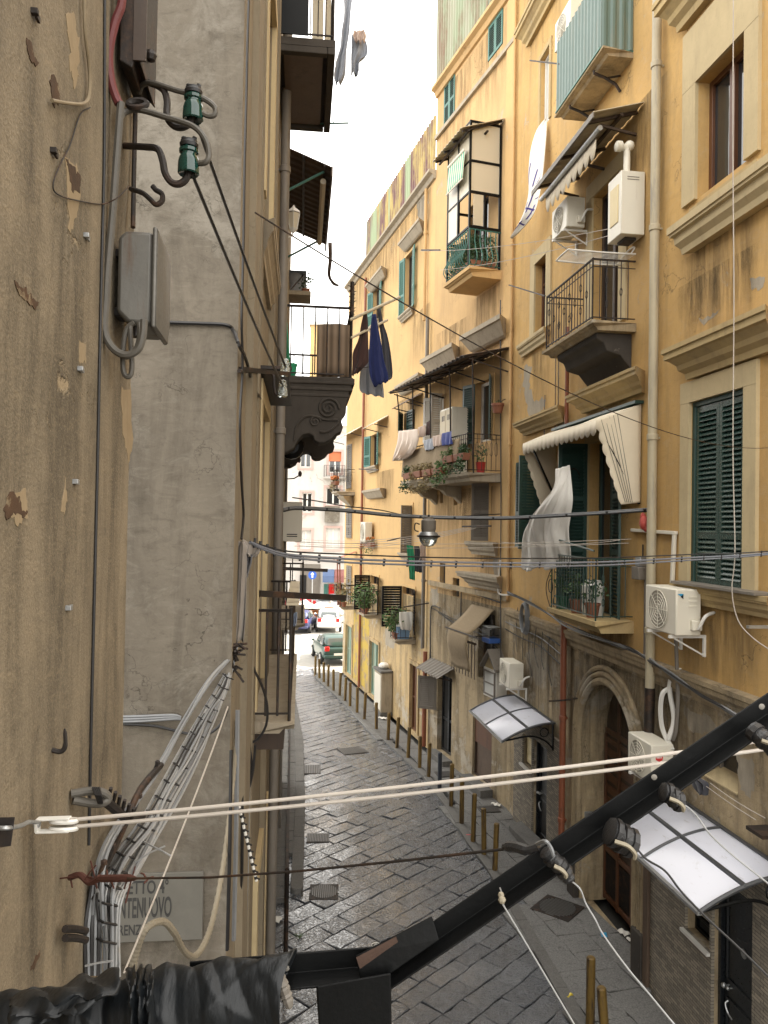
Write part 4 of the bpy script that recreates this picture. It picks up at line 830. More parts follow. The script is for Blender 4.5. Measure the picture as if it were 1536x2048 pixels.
for (u0, v0, u1, v1) in ((.25, .42, .45, .5), (.45, .40, .55, .52), (.6, .43, .8, .48), (.7, .36, .78, .5), (.2, .58, .4, .6), (.5, .57, .55, .7), (.3, .68, .75, .66), (.35, .64, .4, .76), (.65, .62, .7, .74), (.3, .82, .6, .8), (.5, .78, .55, .9), (.7, .85, .8, .9)):
    n = 5; L = [banf(lerp(u0, u1, k/n), lerp(v0, v1, k/n), .008) for k in range(n+1)]; L2 = [banf(lerp(u0, u1, k/n)+.05, lerp(v0, v1, k/n)+.012, .008) for k in range(n+1)]
    b.add(L+L2, [(k, k+1, n+2+k, n+1+k) for k in range(n)], Mi)
b.build('painted_strokes', m_vio, t, smooth=False)
# cream awning with side wings
aw = RN.hit(1286, 808, 0); n1 = .78; af = RN.hit(1190, 843, n1); al = RN.hit(1046, 886, n1); La = al[0]-aw[0]; dz = (af[1]+al[1])/2-aw[1]
t = thing('awning', 'cream canvas awning with scalloped edge and side wings over the green doors', 'awning', RN.M(aw[0], 0, aw[1]))
MB().grid(lambda u, v: (u*La, .03+v*(n1-.03), dz*v+.03*math.sin(math.pi*v)*math.sin(u*9)), 30, 8).build('canopy', m_canvas, t, solid=.005)
scallop_strip(MB(), (0, n1, dz), (La, n1, dz), .24, 16, fold=.004, base=.72).build('valance', m_canvas, t, solid=.004)
def wing(x):
    A = [V((x, .03, -.0)), V((x, .03, -1.58))]; F = [V((x, n1, dz)), V((x, .36, -1.62))]
    def fn(u, v):
        p = A[0].lerp(A[1], v); q = F[0].lerp(F[1], v); e = u*(1+.0) ; r = p.lerp(q, u)
        if u > .98: r = p.lerp(q, 1.0+.05*abs(math.sin(v*math.pi*7)))
        return r+V((.02*math.sin(v*5+u*6)*u, 0, 0))
    return MB().grid(fn, 10, 42)
for x in (0, La): wing(x).build('side_wing', m_canvas, t, solid=.004)
b = MB()
for k in range(5):
    u0 = .42+.09*k; b.tube([V((-.012, lerp(.03, n1, u0+.12), dz*(u0+.12)-.02)), V((-.014, lerp(.03, .36, u0), -1.58))], .005, 4)
b.build('wing_stripes', m_gpipe, t)
b = MB(); b.bar((La*.98, .05, -1.5), (La*.9, n1-.03, dz-.02), .03, .05, up=(1, 0, 0)); b.build('folding_arm', m_black, t, smooth=False)
b = MB(); b.bar((.03, .03, -1.6), (.03, n1-.03, dz-.04), .03, .05, up=(1, 0, 0)); b.build('folding_arm', m_black, t, smooth=False)
MB().box(-.05, La+.05, .01, .16, -.0, .05).build('cassette', m_green, t, smooth=False)
# white sheet hung from the awning arm
rows = [((1112, 938), (1140, 930)), ((1110, 975), (1144, 968)), ((1090, 1005), (1146, 1000)), ((1066, 1035), (1142, 1030)), ((1052, 1065), (1138, 1060)), ((1046, 1100), (1138, 1095)), ((1041, 1136), (1136, 1128))]
SL = curve([wl(RN, *q[0], .72) for q in rows], 4); SR = curve([wl(RN, *q[1], .62) for q in rows], 4)
def shf(u, v):
    k = v*(len(SL)-1); i = min(int(k), len(SL)-2); p = SL[i].lerp(SL[i+1], k-i).lerp(SR[i].lerp(SR[i+1], k-i), u)
    a = .014+.030*v; p = p+RN.n*(.24*math.sin(math.pi*u)*math.sin(math.pi*min(1, v*1.02))**1.3); return p+RN.n*(a*math.sin(u*15+4*v*v)+.5*a*math.sin(u*37-6*v)+.2*a*math.sin(u*71+9*v)+.35*a*math.sin(v*13+u*5)*v)+RN.t*(a*.7*math.cos(u*23+v*5))+V((0, 0, -.09*abs(math.sin(u*7.5))*v**4))
solo('bed_sheet', 'big white sheet bunched at the top and hanging over the lower balcony', 'sheet', MB().grid(shf, 90, 60), m_wsheet, solid=.004)
# lantern on a scroll
q0 = wl(RN, 1160, 985, .05)
t, Mi = wthing('wall_lantern', 'black scroll bracket lantern hanging beside the white sheet', 'lantern', q0)
def rel(px, py, n): return Mi @ wl(RN, px, py, n)
b = MB(); b.tube(curve([rel(1112, 962, .72), rel(1122, 950, .6), rel(1135, 941, .5), rel(1150, 938, .35), rel(1158, 948, .22), rel(1156, 962, .2), rel(1148, 966, .25), rel(1142, 958, .3), rel(1148, 951, .28)], 5), .013, 6); b.build('scroll_bracket', m_iron, t)
c = rel(1154, 988, .2); b = MB(); b.tube([rel(1152, 968, .22), c+V((0, 0, .17))], .008, 5); b.lathe([(.02, .17), (.10, .1), (.11, .09)], 6, T(*c)); b.lathe([(.06, -.17), (.065, -.15), (.02, -.19)], 6, T(*c))
for k in range(6): a = k*math.pi/3; b.tube([c+V((.1*math.cos(a), .1*math.sin(a), .09)), c+V((.06*math.cos(a), .06*math.sin(a), -.15))], .006, 4)
b.build('lantern_cage', m_black, t); MB().lathe([(.055, -.145), (.088, .085)], 6, T(*c)).build('lantern_glass', m_obs, t)
# meter box, trunking and red cloth
s, z = RN.hit(1296, 1160, .02); t = thing('meter_box', 'grey electric meter box on the wall beside the lower balcony', 'meter box', RN.M(s, 0, z))
MB().box(.0, .24, .01, .18, .0, .2).build('box', m_gpipe, t, bev=.01); MB().box(.04, .2, .01, .14, .205, .36).build('glazed_cover', m_galv, t, bev=.01); MB().tube([(.1, .06, .36), (.1, .06, .55)], .012, 6).build('cable', m_bcable, t)
b = MB()
p = [RN.loc(*q, .04) for q in ((1264, 1060), (1352, 1066))]; b.bar(p[0], p[1], .05, .06, up=(0, 1, 0)); p2 = [RN.loc(*q, .04) for q in ((1349, 1068), (1344, 1172))]; b.bar(p2[0], p2[1], .06, .05, up=(0, 1, 0))
o = b.build('cable_trunking', m_white, None, smooth=False, bev=.006, M=RN.M()); tag(o, 'cream plastic trunking elbow between drainpipe and green shutters', 'trunking')
s, z = RN.hit(1298, 1062, .1); b = MB(); b.sph((.09, .13, .12), .09, 10, .12); b.sph((.16, .12, .2), .06, 8, .09); b.sph((.06, .12, .03), .05, 8, .05)
solo('plastic_bag', 'red plastic bag hanging on the wall left of the drainpipe', 'bag', b, M_plain('red_plastic', (.42, .06, .045), .35, var=.3, scale=14, bump=.6, bd=.02), RN.M(s, 0, z), sub=1)
# polycarbonate door canopies
m_poly = NT('frosted_polycarbonate'); m_poly.set(Base_Color=m_poly.mix(m_poly.ramp(m_poly.noise(5, 8, .74, sc=(1, 2.2, 1)), .58, .80), (.60, .61, .68), (.36, .34, .32)), Roughness=.22, Specular_IOR_Level=.6); m_poly = m_poly.m
m_fr = M_plain('dark_grey_frame', (.05, .052, .055), .45, var=.15)
def door_canopy(label, s0, z, L=2.7, n=1.1, drop=.36):
    t = thing('door_canopy', label, 'canopy', RN.M(s0, .05, z), 'white door canopies'); f = lambda v: -drop*(v**1.9)
    MB().grid(lambda u, v: (u*L, v*n, f(v)), 2, 16).build('panel', m_poly, t, solid=.012)
    for x in (0, L/2, L):
        b = MB(); b.tube([(x, v/12*n, f(v/12)+.012) for v in range(13)], .022 if 0 < x < L else .026, 6); b.build('rib', m_fr, t)
    for v in (0, .5, 1): b = MB(); b.bar((-.02, v*n, f(v)+.012), (L+.02, v*n, f(v)+.012), .05, .035); b.build('crossbar', m_fr if v != 1 else m_galv, t, smooth=False)
    for x in (.02, L-.02):
        b = MB(); b.box(x-.02, x+.02, 0, .03, -.55, .02); b.tube(curve([(x, .02, -.5), (x, .2, -.34), (x, .5, -.25), (x, n*.92, f(.92)-.02)], 5), .02, 6)
        b.tube([(x, .2+.09*math.cos(a), -.18+.09*math.sin(a)) for a in [k*math.pi/6 for k in range(12)]], .012, 5, closed=True); b.build('bracket', m_black, t)
    return t
c1 = RN.hit(1108, 1451, .05); c2 = RN.hit(1030, 1388, .05); door_canopy('small white curved canopy over the door by the split-stone wall', c1[0], (c1[1]+c2[1])/2, c2[0]-c1[0])
ne = RN.hit(1402, 1838, 1.12); fe = RN.hit(1285, 1712, 1.12); door_canopy('large white curved canopy at lower right above the black lacquered door', ne[0], (ne[1]+fe[1])/2+.36, (fe[0]-ne[0])*2)
# plants and pots on the lower balcony
m_gp = M_plain('green_plastic', (.02, .10, .06), .4)
def pot_plant(label, M, r=.12, h=.2, kind='bushy', mat=None, pmat=None, cat='potted plant', group=None, n=70, lh=.35, size=.07):
    t = thing('potted_plant', label, cat, M, group)
    MB().lathe([(r*.7, 0), (r*.95, h*.85), (r*1.08, h*.86), (r*1.08, h), (r*.9, h), (r*.85, h*.9)], 12).build('pot', pmat or m_terra, t)
    b = MB(); b.leaves((0, 0, h+lh*.5), lh*.55, n, size, 1.1)
    if kind == 'trail': b.leaves((0, .05, h-lh*.2), lh*.5, n, size)
    for k in range(6): b.tube([(0, 0, h*.9), (random.gauss(0, .06), random.gauss(0, .06), h+lh*.6)], .006, 4)
    b.build('foliage', mat or m_leaf, t, smooth=False, recalc=False); return t
g = 'pots on the lower balcony'
for k, lab in enumerate(('dark leafy plant in a green pot at the far corner of the lower balcony', 'terracotta pot with thin plant in the middle of the lower balcony', 'leafy pot nearest the right green shutter of the lower balcony')):
    pot_plant(lab, RN.M(lerp(b3x1-.2, b3x0+.5, k/2), .5, b3z), .13, .24, 'bushy', m_leafd, m_gp if k == 0 else m_terra, group=g, lh=.5)
s, z = RN.hit(1180, 1238, .4); solo('washing_tub', 'pale plastic drum behind the rail of the lower balcony', 'drum', MB().lathe([(.17, 0), (.19, .1), (.19, .5), (.14, .56), (.14, .6)], 18), m_pvc, RN.M(s, .35, b3z))
# intercom, shrine, cage on the lower wall
s, z = RN.hit(1189, 1610, -.2); t = thing('intercom_panel', 'grey intercom panel inside the arched doorway reveal', 'intercom', RN.M(a1-.03, -.2, 1.25))
MB().box(-.012, 0, -.13, .13, 0, .42).build('plate', m_galv, t, bev=.004)
for k in range(8): MB().box(-.018, -.013, -.09+.1*(k % 2), -.02+.1*(k % 2), .06+.08*(k//2), .1+.08*(k//2)).build('button', m_pvc, t, smooth=False)
s, z = RN.hit(1001, 1392, .05); sh = 1.0; t = thing('wall_shrine', 'small white gabled wall shrine with glazed door left of an air conditioner', 'shrine', F1.M(.05, 0, F1.hit(998, 1392, 0)[1]))
hh = F1.hit(1001, 1335, .0)[1]-F1.hit(1001, 1392, 0)[1]; hw = .72
MB().box(0, hw, .01, .3, 0, hh).build('cabinet', m_pvc, t, smooth=False); MB().prism([(-.08, hh-.02), (hw/2, hh+.42), (hw+.08, hh-.02), (hw+.08, hh+.05), (hw/2, hh+.5), (-.08, hh+.05)], 0, .38).build('gable_roof', m_gpipe, t, smooth=False)
MB().prism([(0, hh), (hw, hh), (hw/2, hh+.42)], .01, .28).build('pediment', m_trim, t, smooth=False)
b = MB(); b.box(.06, hw-.06, .3, .315, .06, hh-.06); b.build('glazed_door', m_bright, t, smooth=False)
b = MB(); b.box(.05, .09, .3, .33, .05, hh-.05).box(hw-.09, hw-.05, .3, .33, .05, hh-.05).box(.09, hw-.09, .3, .33, .05, .09).box(.09, hw-.09, .3, .33, hh-.09, hh-.05).box(.09, hw-.09, .3, .328, hh/2-.02, hh/2+.02); b.build('door_frame', m_gpipe, t, smooth=False)
s, z = F1.hit(995, 1287, .12); t = thing('bird_cage', 'little wire bird cage with blue tray on the wall by the reed blind', 'bird cage', F1.M(s, .2, z))
MB().box(0, .42, -.16, .16, 0, .12).build('tray', M_plain('blue_plastic', (.03, .09, .30), .35), t, bev=.01); b = MB()
for k in range(13): x = .42*k/12; b.tube([(x, .15, .1), (x, .15, .34), (x, .0, .4), (x, -.15, .34), (x, -.15, .1)], .004, 4)
b.box(0, .42, -.15, .15, .395, .41); b.build('wire_top', m_galv, t, smooth=False)
# lower-right laundry lines
t = solo('clothes_bracket', 'rusty bracket for washing lines at the right edge of the picture', 'bracket', MB().box(-.25, .05, .02, .5, 0, .04), m_iron, RN.M(*[RN.hit(1530, 1660, .3)[0], 0, RN.hit(1530, 1660, .3)[1]]), smooth=False)
for k, (a, c) in enumerate((((1384, 1550), (1512, 1640)), ((1420, 1566), (1530, 1636)))): solo('washing_line', ('lower' if k == 0 else 'upper')+' of two cream washing lines by the deep ground floor window', 'washing line', MB().tube(sag(wl(RN, *a, .35), wl(RN, *c, .35), .02), .005, 5), m_rope)
def garment(label, name, P, mat, cat='clothing', fold=.02, thick=.005, nu=14, nv=16, seed=1, dirn=None, group=None, wav=14):
    """P: rows of (left, right) world points, top to bottom"""
    A = curve([q[0] for q in P], 4); B = curve([q[1] for q in P], 4); d = dirn or V((0, -1, 0))
    def fn(u, v):
        k = v*(len(A)-1); i = min(int(k), len(A)-2); p = A[i].lerp(A[i+1], k-i).lerp(B[i].lerp(B[i+1], k-i), u)
        return p+d*(fold*(.4+v)*(math.sin(u*wav+seed+v*2.3)+.4*math.sin(u*wav*2.3+seed*3+v*4)))+V((0, 0, .012*math.sin(u*19+seed)*v))
    return solo(name, label, cat, MB().grid(fn, nu, nv), mat, solid=thick, group=group)
garment('black sock-like garment pegged on the lower washing line', 'sock', [(wl(RN, 1383, 1548, .35), wl(RN, 1398, 1548, .35)), (wl(RN, 1384, 1562, .35), wl(RN, 1402, 1558, .35)), (wl(RN, 1387, 1575, .35), wl(RN, 1415, 1568, .35)), (wl(RN, 1397, 1588, .35), wl(RN, 1414, 1590, .35))], m_char, dirn=RN.n)
solo('wall_bracket', 'short grey steel bar jutting out at the right edge below the green shutters', 'bracket', MB().bar((0, .05, 0), (.0, .6, 0), .05, .03), m_galv, RN.M(RN.hit(1545, 1255, .3)[0], 0, RN.hit(1536, 1252, .3)[1]), smooth=False)
# peeled plaster showing grey render
m_peel = M_plaster('bare_grey_render', (.40, .35, .27), (.33, .29, .23), (.20, .17, .13), (.46, .41, .33), s=5, streak=.4, bump=1, crack=False)
def peel(W, bld, pts, seed, n=6):
    rr = random.Random(seed); P = [W.hit(*p) for p in pts]; Q = []
    for i in range(len(P)):
        a, c = P[i], P[(i+1) % len(P)]
        for j in range(n): f = j/n; d = math.hypot(c[0]-a[0], c[1]-a[1]); Q.append((lerp(a[0], c[0], f)+rr.gauss(0, d*.06), lerp(a[1], c[1], f)+rr.gauss(0, d*.06)))
    MB().prism(Q, -.004, .0035, 'y').build('peeled_plaster', m_peel, bld, smooth=False)
for i, (W, bld, pts) in enumerate(((RN, rn, [(1050, 728), (1064, 735), (1058, 765), (1066, 795), (1092, 806), (1078, 832), (1060, 838), (1054, 805), (1046, 765)]), (RN, rn, [(1400, 640), (1440, 618), (1432, 632), (1408, 650)]), (RN, rn, [(1300, 905), (1312, 900), (1313, 950), (1306, 955)]), (RN, rn, [(1500, 560), (1530, 552), (1526, 575), (1504, 580)]),
        (F2, f2, [(832, 400), (850, 380), (850, 440), (842, 455), (836, 430)]), (F2, f2, [(815, 392), (826, 384), (824, 410), (818, 416)]), (RN, rn, [(1052, 1300), (1090, 1292), (1098, 1340), (1085, 1372), (1062, 1350)]), (F1, f1, [(905, 1230), (935, 1225), (940, 1255), (915, 1275)]), (F1, f1, [(862, 1180), (875, 1176), (878, 1205), (866, 1212)]), (RN, rn, [(1365, 1420), (1420, 1430), (1440, 1475), (1405, 1470), (1380, 1460)]), (RN, rn, [(1470, 1500), (1510, 1530), (1505, 1600), (1480, 1580)]), (F2, f2, [(770, 1255), (792, 1262), (788, 1300), (772, 1290)]), (F1, f1, [(985, 1120), (999, 1115), (999, 1180), (990, 1175)]))): peel(W, bld, pts, i)
# cable runs on the string course
def wire(name, label, pts, r, mat, cat='cable', group=None, n=6, seg=5): return solo(name, label, cat, MB().tube(curve(pts, n), r, seg), mat, group=group)
rr = random.Random(3)
bun = [(1015, 1185), (1060, 1205), (1100, 1228), (1130, 1250), (1175, 1268), (1225, 1285), (1265, 1300), (1300, 1320), (1345, 1350), (1400, 1388), (1460, 1425), (1540, 1478)]
t, Mi = wthing('cable_bundle', 'sagging bundle of grey cables tied along the string course of the ochre house', 'cable bundle', wl(RN, 1300, 1340, .2))
for k in range(5): MB().tube(curve([Mi @ (wl(RN, x, y+rr.uniform(-4, 4), .17+rr.uniform(-.03, .03))) for x, y in bun], 5), .013+.004*(k % 2), 5).build('cable', m_gcable if k % 2 else m_bcable, t)
for k in range(3):
    q = [(1005, 1225+14*k), (1040, 1240+16*k), (1080, 1262+16*k), (1120, 1292+18*k)]
    wire('wall_cable', ('upper', 'middle', 'lower')[k]+' slanting cable on the grimy wall left of the red drainpipe', [wl(RN, x, y+rr.uniform(-3, 3), .03) for x, y in q], .012, m_bcable if k != 1 else m_gcable, group='slanting wall cables')
for k in range(6):
    x = 1035+13*k+rr.uniform(-3, 3); y0 = 1215+12*k; wire('wall_cable', 'one of several thin dangling cables on the grimy wall above the small canopy', [wl(RN, x, y0, .05), wl(RN, x-2+rr.uniform(-4, 4), y0+50, .03), wl(RN, x+rr.uniform(-6, 6), y0+90+rr.uniform(-20, 40), .03)], .008, m_bcable, group='dangling wall cables')
b = MB(); q = wl(RN, 1052, 1236, .12)
for k in range(5): b.tube([q+RN.t*((.24-.012*k)*math.cos(a*math.pi/10))+V((0, 0, (.42-.015*k)*math.sin(a*math.pi/10)*.9))+RN.n*(.02*k) for a in range(20)], .014, 5, closed=True)
solo('cable_coil', 'oval coil of spare grey cable hung on the cable run', 'cable coil', b, m_gcable)
wire('wall_cable', 'thick white flexible pipe looping on the wall right of the arched doorway', [wl(RN, 1336, 1378, .05), wl(RN, 1325, 1388, .14), wl(RN, 1321, 1420, .15), wl(RN, 1326, 1460, .12), wl(RN, 1345, 1500, .12)], .035, m_pvc)
wire('wall_cable', 'dark bent waste pipe on the wall below the blue-marked air conditioner', [wl(RN, 1352, 1275, .1), wl(RN, 1354, 1330, .06), wl(RN, 1356, 1400, .06), wl(RN, 1352, 1460, .06), wl(RN, 1346, 1480, .06)], .03, m_gpipe)
wire('wall_bracket', 'dark iron pole jutting from the wall across the red drainpipe', [wl(RN, 1098, 1402, .5), wl(RN, 1130, 1400, .25), wl(RN, 1158, 1396, .03)], .018, m_iron)
wire('hanging_wire', 'thin beige wire dangling in front of the big windows at the right', [wl(RN, 1467, -30, .5), wl(RN, 1466, 300, .5), wl(RN, 1468, 600, .5), wl(RN, 1466, 900, .5), wl(RN, 1470, 1100, .5), wl(RN, 1464, 1180, .5), wl(RN, 1476, 1240, .45), wl(RN, 1505, 1275, .4), wl(RN, 1540, 1300, .35)], .007, m_rope)
for k, (x, y0, y1) in enumerate(((1112, 650, 860), (1118, 655, 870), (1090, 790, 900))): wire('wall_cable', 'one of three thin vertical cables beside the pinkish drainpipe', [wl(RN, x, y0, .03), wl(RN, x-1, (y0+y1)/2, .04), wl(RN, x-2, y1, .03)], .009, m_bcable, group='thin vertical cables')
# ------------------------------------------------------------------ things on the far right houses
F1r = F1L
# brown canopy over the plant balcony
zb = F1.hit(1008, 700, 0)[1]; zf = F1.hit(908, 720, 1.3)[1]; x1 = F1r+.5
t = thing('balcony_canopy', 'long brown sheet canopy on posts over the plant-filled balcony', 'canopy', F1.M(.03, 0, 0))
lean_to(MB(), 0, x1, 1.32, zb, zf, 90, .012).build('roof_sheet', m_corr, t, smooth=False, solid=.012)
for k in range(5):
    x = lerp(.06, x1-.1, k/4)
    b = MB(); b.tube([(x, .98, pzf-.05 if x < px1 else zf-.6), (x, 1.05, zf-.03)], .022, 6); b.bar((x, .02, zf-.32), (x, 1.15, zf-.06), .03, .03); b.bar((x, .02, zb-.05), (x, 1.28, zf-.04), .035, .035); b.build('post', m_iron, t)
b = MB()
for y in (.4, .8, 1.26): z = lerp(zb, zf, y/1.32)-.03; b.bar((0, y, z), (x1, y, z), .03, .03)
b.build('purlin', m_iron, t, smooth=False)
def pf(px, py, n): return F1.px(px, py, n)
# wardrobe and chair on that balcony
s = F1.hit(908, 830, .5)[0]; t = thing('balcony_wardrobe', 'tall cream wooden cupboard standing on the plant-filled balcony', 'cupboard', F1.M(s, .1, pzf))
b = MB(); b.box(-.1, .75, .0, .5, .05, 1.95); o = b.build('cabinet', m_white, t, bev=.012)
for k in range(2):
    x = -.08+.415*k; MB().box(x, x+.39, .502, .522, .1, 1.9).build('door', m_canvas, t, bev=.008)
b = MB()
for k in range(2): b.sph((.3+.05*k, .535, 1.0), .016, 8)
b.build('knob', m_brown, t)
for k in range(2):
    b = MB(); x = -.02+.415*k; b.box(x, x+.06, .523, .53, 1.6, 1.75).box(x+.12, x+.18, .523, .53, 1.6, 1.75); b.build('vent_slot', m_dwood, t, smooth=False)
# laundry and reed matting
def yy(px, n=1.02): return F1.hit(px, 900, n)[0]
ztop = pzf+.98
mt = NT('reed_matting'); wv = mt.noise(1.0, 3, .6, sc=(70, 70, 1.2)); mt.set(Base_Color=mt.mix(wv, (.12, .085, .045), (.34, .26, .16)), Roughness=.9); mt.bump(wv, .6, .01); m_reed = mt.m
b = MB(); xa, xb = yy(918), yy(800); xb = min(xb, px1-.1); b.grid(lambda u, v: (lerp(xa, xb, u), 1.0+.07*v+.03*math.sin(u*25)*v, ztop-.08-.95*v*(.75+.12*math.sin(u*9))), 40, 8)
solo('reed_screen', 'weathered reed matting tied inside the railing of the plant-filled balcony', 'screen', b, m_reed, F1.M(), solid=.01)
garment('large pale pink sheet drying over the far end of the plant balcony', 'bed_sheet', [(pf(798, 862, 1.12), pf(834, 858, 1.12)), (pf(796, 885, 1.15), pf(834, 880, 1.15)), (pf(790, 905, 1.2), pf(824, 905, 1.18)), (pf(785, 922, 1.22), pf(806, 920, 1.2))], M_cloth('pale_sheet', (.62, .52, .44), .05), 'sheet', dirn=F1.n, fold=.05, nu=24, wav=22)
for k, (xa, xb, ya, yb, mtl, lab) in enumerate(((884, 904, 862, 888, m_blue, 'blue towel over the rail of the plant-filled balcony'), (866, 884, 868, 890, m_pinkc, 'beige cloth over the rail beside the blue towel'), (848, 866, 876, 898, m_lgrey, 'grey cloth over the rail of the plant-filled balcony'), (836, 850, 850, 872, m_pinkc, 'pinkish top hanging on the inner line by the wardrobe'), (852, 861, 840, 868, m_maroon, 'dark brown top on the inner line of the plant balcony'))):
    n = 1.07 if k < 3 else .8
    garment(lab, 'towel' if k < 3 else 'garment', [(pf(xa, ya+5, n), pf(xb, ya, n)), (pf(xa, (ya+yb)/2+4, n), pf(xb, (ya+yb)/2, n)), (pf(xa+1, yb+4, n), pf(xb, yb, n))], mtl, 'towel' if k < 3 else 'clothing', dirn=F1.n, fold=.02, seed=k)
# planters and trailing plants
def planter(label, x0, x1, y, z, W, mat=None, leaf=None, n=90, trail=.35, group=None, size=.06, bloom=None):
    t = thing('planter', label, 'planter', W.M(x0, y, z), group); L = x1-x0
    MB().hexa([(0, -.08, 0), (L, -.08, 0), (L, .08, 0), (0, .08, 0), (-.02, -.1, .18), (L+.02, -.1, .18), (L+.02, .1, .18), (-.02, .1, .18)]).build('trough', mat or m_terra, t, bev=.01)
    b = MB()
    for k in range(max(2, int(L/.16))):
        x = random.uniform(0, L); b.leaves((x, 0, .26), .16, n//6, size); b.leaves((x, .12, .1-trail*random.random()), .17, n//6, size)
    b.build('foliage', leaf or m_leafd, t, smooth=False, recalc=False)
    if bloom:
        b = MB()
        for k in range(40): b.sph((L*random.random(), random.uniform(-.08, .14), random.uniform(.28, .40)), .045, 6)
        b.build('flowers', bloom, t, smooth=False, recalc=False).__setitem__('kind', 'stuff')
    return t
gp = 'planters of the plant-filled balcony'
xs = [vv for vv in (.25, 1.0, 1.75, 2.5, 3.3, 4.1, 4.8)]
labs = ['terracotta trough nearest the drainpipe end of the plant-filled balcony', 'leafy trough below the blue towel on the plant-filled balcony', 'green bushy trough in the middle of the plant-filled balcony', 'trough with dry stems under the grey cloth on the balcony', 'straggly dry trough near the pale sheet on the balcony', 'trailing brown trough under the big pale sheet', 'last trough at the far end of the plant-filled balcony']
for k, x in enumerate(xs):
    if x+.6 < px1: planter(labs[k], x, x+.62, 1.1, pzf+(.28 if k < 2 else .02), F1, leaf=(m_leafd, m_leaf, m_leaf, m_dry, m_dry, m_leafd, m_dry)[k], group=gp, n=260, trail=.5, size=.075)
planter('terracotta trough on the narrow near side of the plant-filled balcony', -.05, .0+.0+.001, .5, pzf+.3, F1) if False else None
t = thing('potted_plant', 'red watering can and pots on the near end of the plant-filled balcony', 'potted plant', F1.M(px0+.3, .45, pzf+.02))
MB().lathe([(.1, 0), (.13, .25), (.14, .27)], 12).build('pot', M_plain('red_plastic_pot', (.42, .035, .03), .4), t); b = MB(); b.leaves((0, 0, .5), .25, 90, .07); b.build('foliage', m_leaf, t, smooth=False, recalc=False)
t = thing('potted_plant', 'terracotta pot held in an iron wall ring by the pilaster', 'potted plant', F1.M(.22, .28, F1.hit(1003, 824, .28)[1]))
MB().lathe([(.11, 0), (.15, .18), (.17, .18), (.17, .24), (.14, .24)], 14).build('pot', m_terra, t); b = MB(); b.tube(curve([(0, .0, .1), (0, -.1, .3), (0, -.24, .35), (0, -.26, .1)], 5), .012, 5); b.build('wall_ring', m_iron, t); b = MB(); b.leaves((0, 0, .28), .1, 20, .05); b.build('foliage', m_leafd, t, smooth=False, recalc=False)
# hedge-like plants behind the belly rail of the veranda
def hedge(label, x0, x1, y0, y1, z0, z1, W, n):
    t = thing('box_hedge', label, 'hedge', W.M(x0, 0, z0)); MB().box(.02, x1-x0-.02, y0+.03, y1-.03, 0, .2).build('trough', m_terra, t, bev=.01); b = MB()
    for k in range(n): b.leaves((random.uniform(0, x1-x0), random.uniform(y0, y1), (z1-z0)*random.random()**.8), .05, 2, .055)
    b.build('foliage', m_leafd, t, smooth=False, recalc=False)
hedge('dense green box plants behind the swollen veranda railing', vx0+.3, vx1-.1, .62, .86, vz+.02, vz+.92, F1, 1500)
hedge('dense green plants on the near end of the veranda balcony', vx0+.06, vx0+.26, .1, .86, vz+.02, vz+.88, F1, 700)
# striped roller awning of the veranda
ta = NT('green_white_stripes'); wv = ta.n('TexWave'); wv.inputs['Scale'].default_value = 2.2; ta.l(ta.coord((1, 0, 0)), wv.inputs['Vector']); ta.set(Base_Color=ta.mix(ta.ramp(wv.outputs['Fac'], .45, .55), (.62, .58, .45), (.05, .30, .20)), Roughness=.8); m_strp = ta.m
x0 = F1.hit(930, 310, 1.0)[0]; x1 = F1.hit(897, 360, 1.0)[0]; zt = F1.hit(930, 300, 1.0)[1]
t = thing('roller_awning', 'green and white striped roller awning hanging in front of the veranda', 'awning', F1.M(x0, .98, zt-.75)); Lw = x1-x0
MB().grid(lambda u, v: (u*Lw, .02+.06*v, .75-.75*v), 12, 6).build('fabric', m_strp, t, solid=.004); b = MB(); b.tube([(0, .02, .77), (Lw, .02, .77)], .04, 10); b.build('roller', m_white, t); MB().tube([(0, .08, 0), (Lw, .08, 0)], .018, 8).build('weight_bar', m_white, t)
# reed blinds over the lower window
x0, zz0 = F1.hit(989, 1222, .03); x1 = F1.hit(948, 1212, .03)[0]
t = thing('reed_blind', 'brown reed blind pushed out on an iron rod below the stone hood', 'blind', F1.M(x0, 0, 0))
zt = F1.hit(942, 1208, .05)[1]; zr = F1.hit(915, 1262, .75)[1]; zbm = F1.hit(913, 1335, .75)[1]; Lb = x1-x0+.1
MB().grid(lambda u, v: (u*Lb, .05+.7*v, lerp(zt, zr, v)-.05*math.sin(math.pi*v)), 6, 10).build('upper_blind', m_reed, t, solid=.012)
MB().grid(lambda u, v: (u*Lb*.95, .75+.05*math.sin(v*5), lerp(zr, zbm, v)+.02*math.sin(u*8)*v), 8, 10).build('lower_blind', m_reed, t, solid=.012)
b = MB(); b.tube([(-.5, .76, zr), (Lb+.15, .76, zr)], .018, 6); b.tube([(-.3, .76, zr), (-.3, .02, zr)], .014, 6); b.build('iron_rod', m_iron, t)
b = MB()
for k in range(9): b.tube([(-.1+Lb*1.1*k/8, .62, F1.hit(960, 1365, .62)[1]), (-.1+Lb*1.1*k/8, .62, F1.hit(960, 1365, .62)[1]+.9)], .012, 5)
zq = F1.hit(960, 1365, .62)[1]; b.box(-.12, Lb, .58, .65, zq+.88, zq+.92); o = b.build('railing', m_dwood, None, M=F1.M(x0, 0, 0)); tag(o, 'little wooden window rail below the reed blind', 'railing')
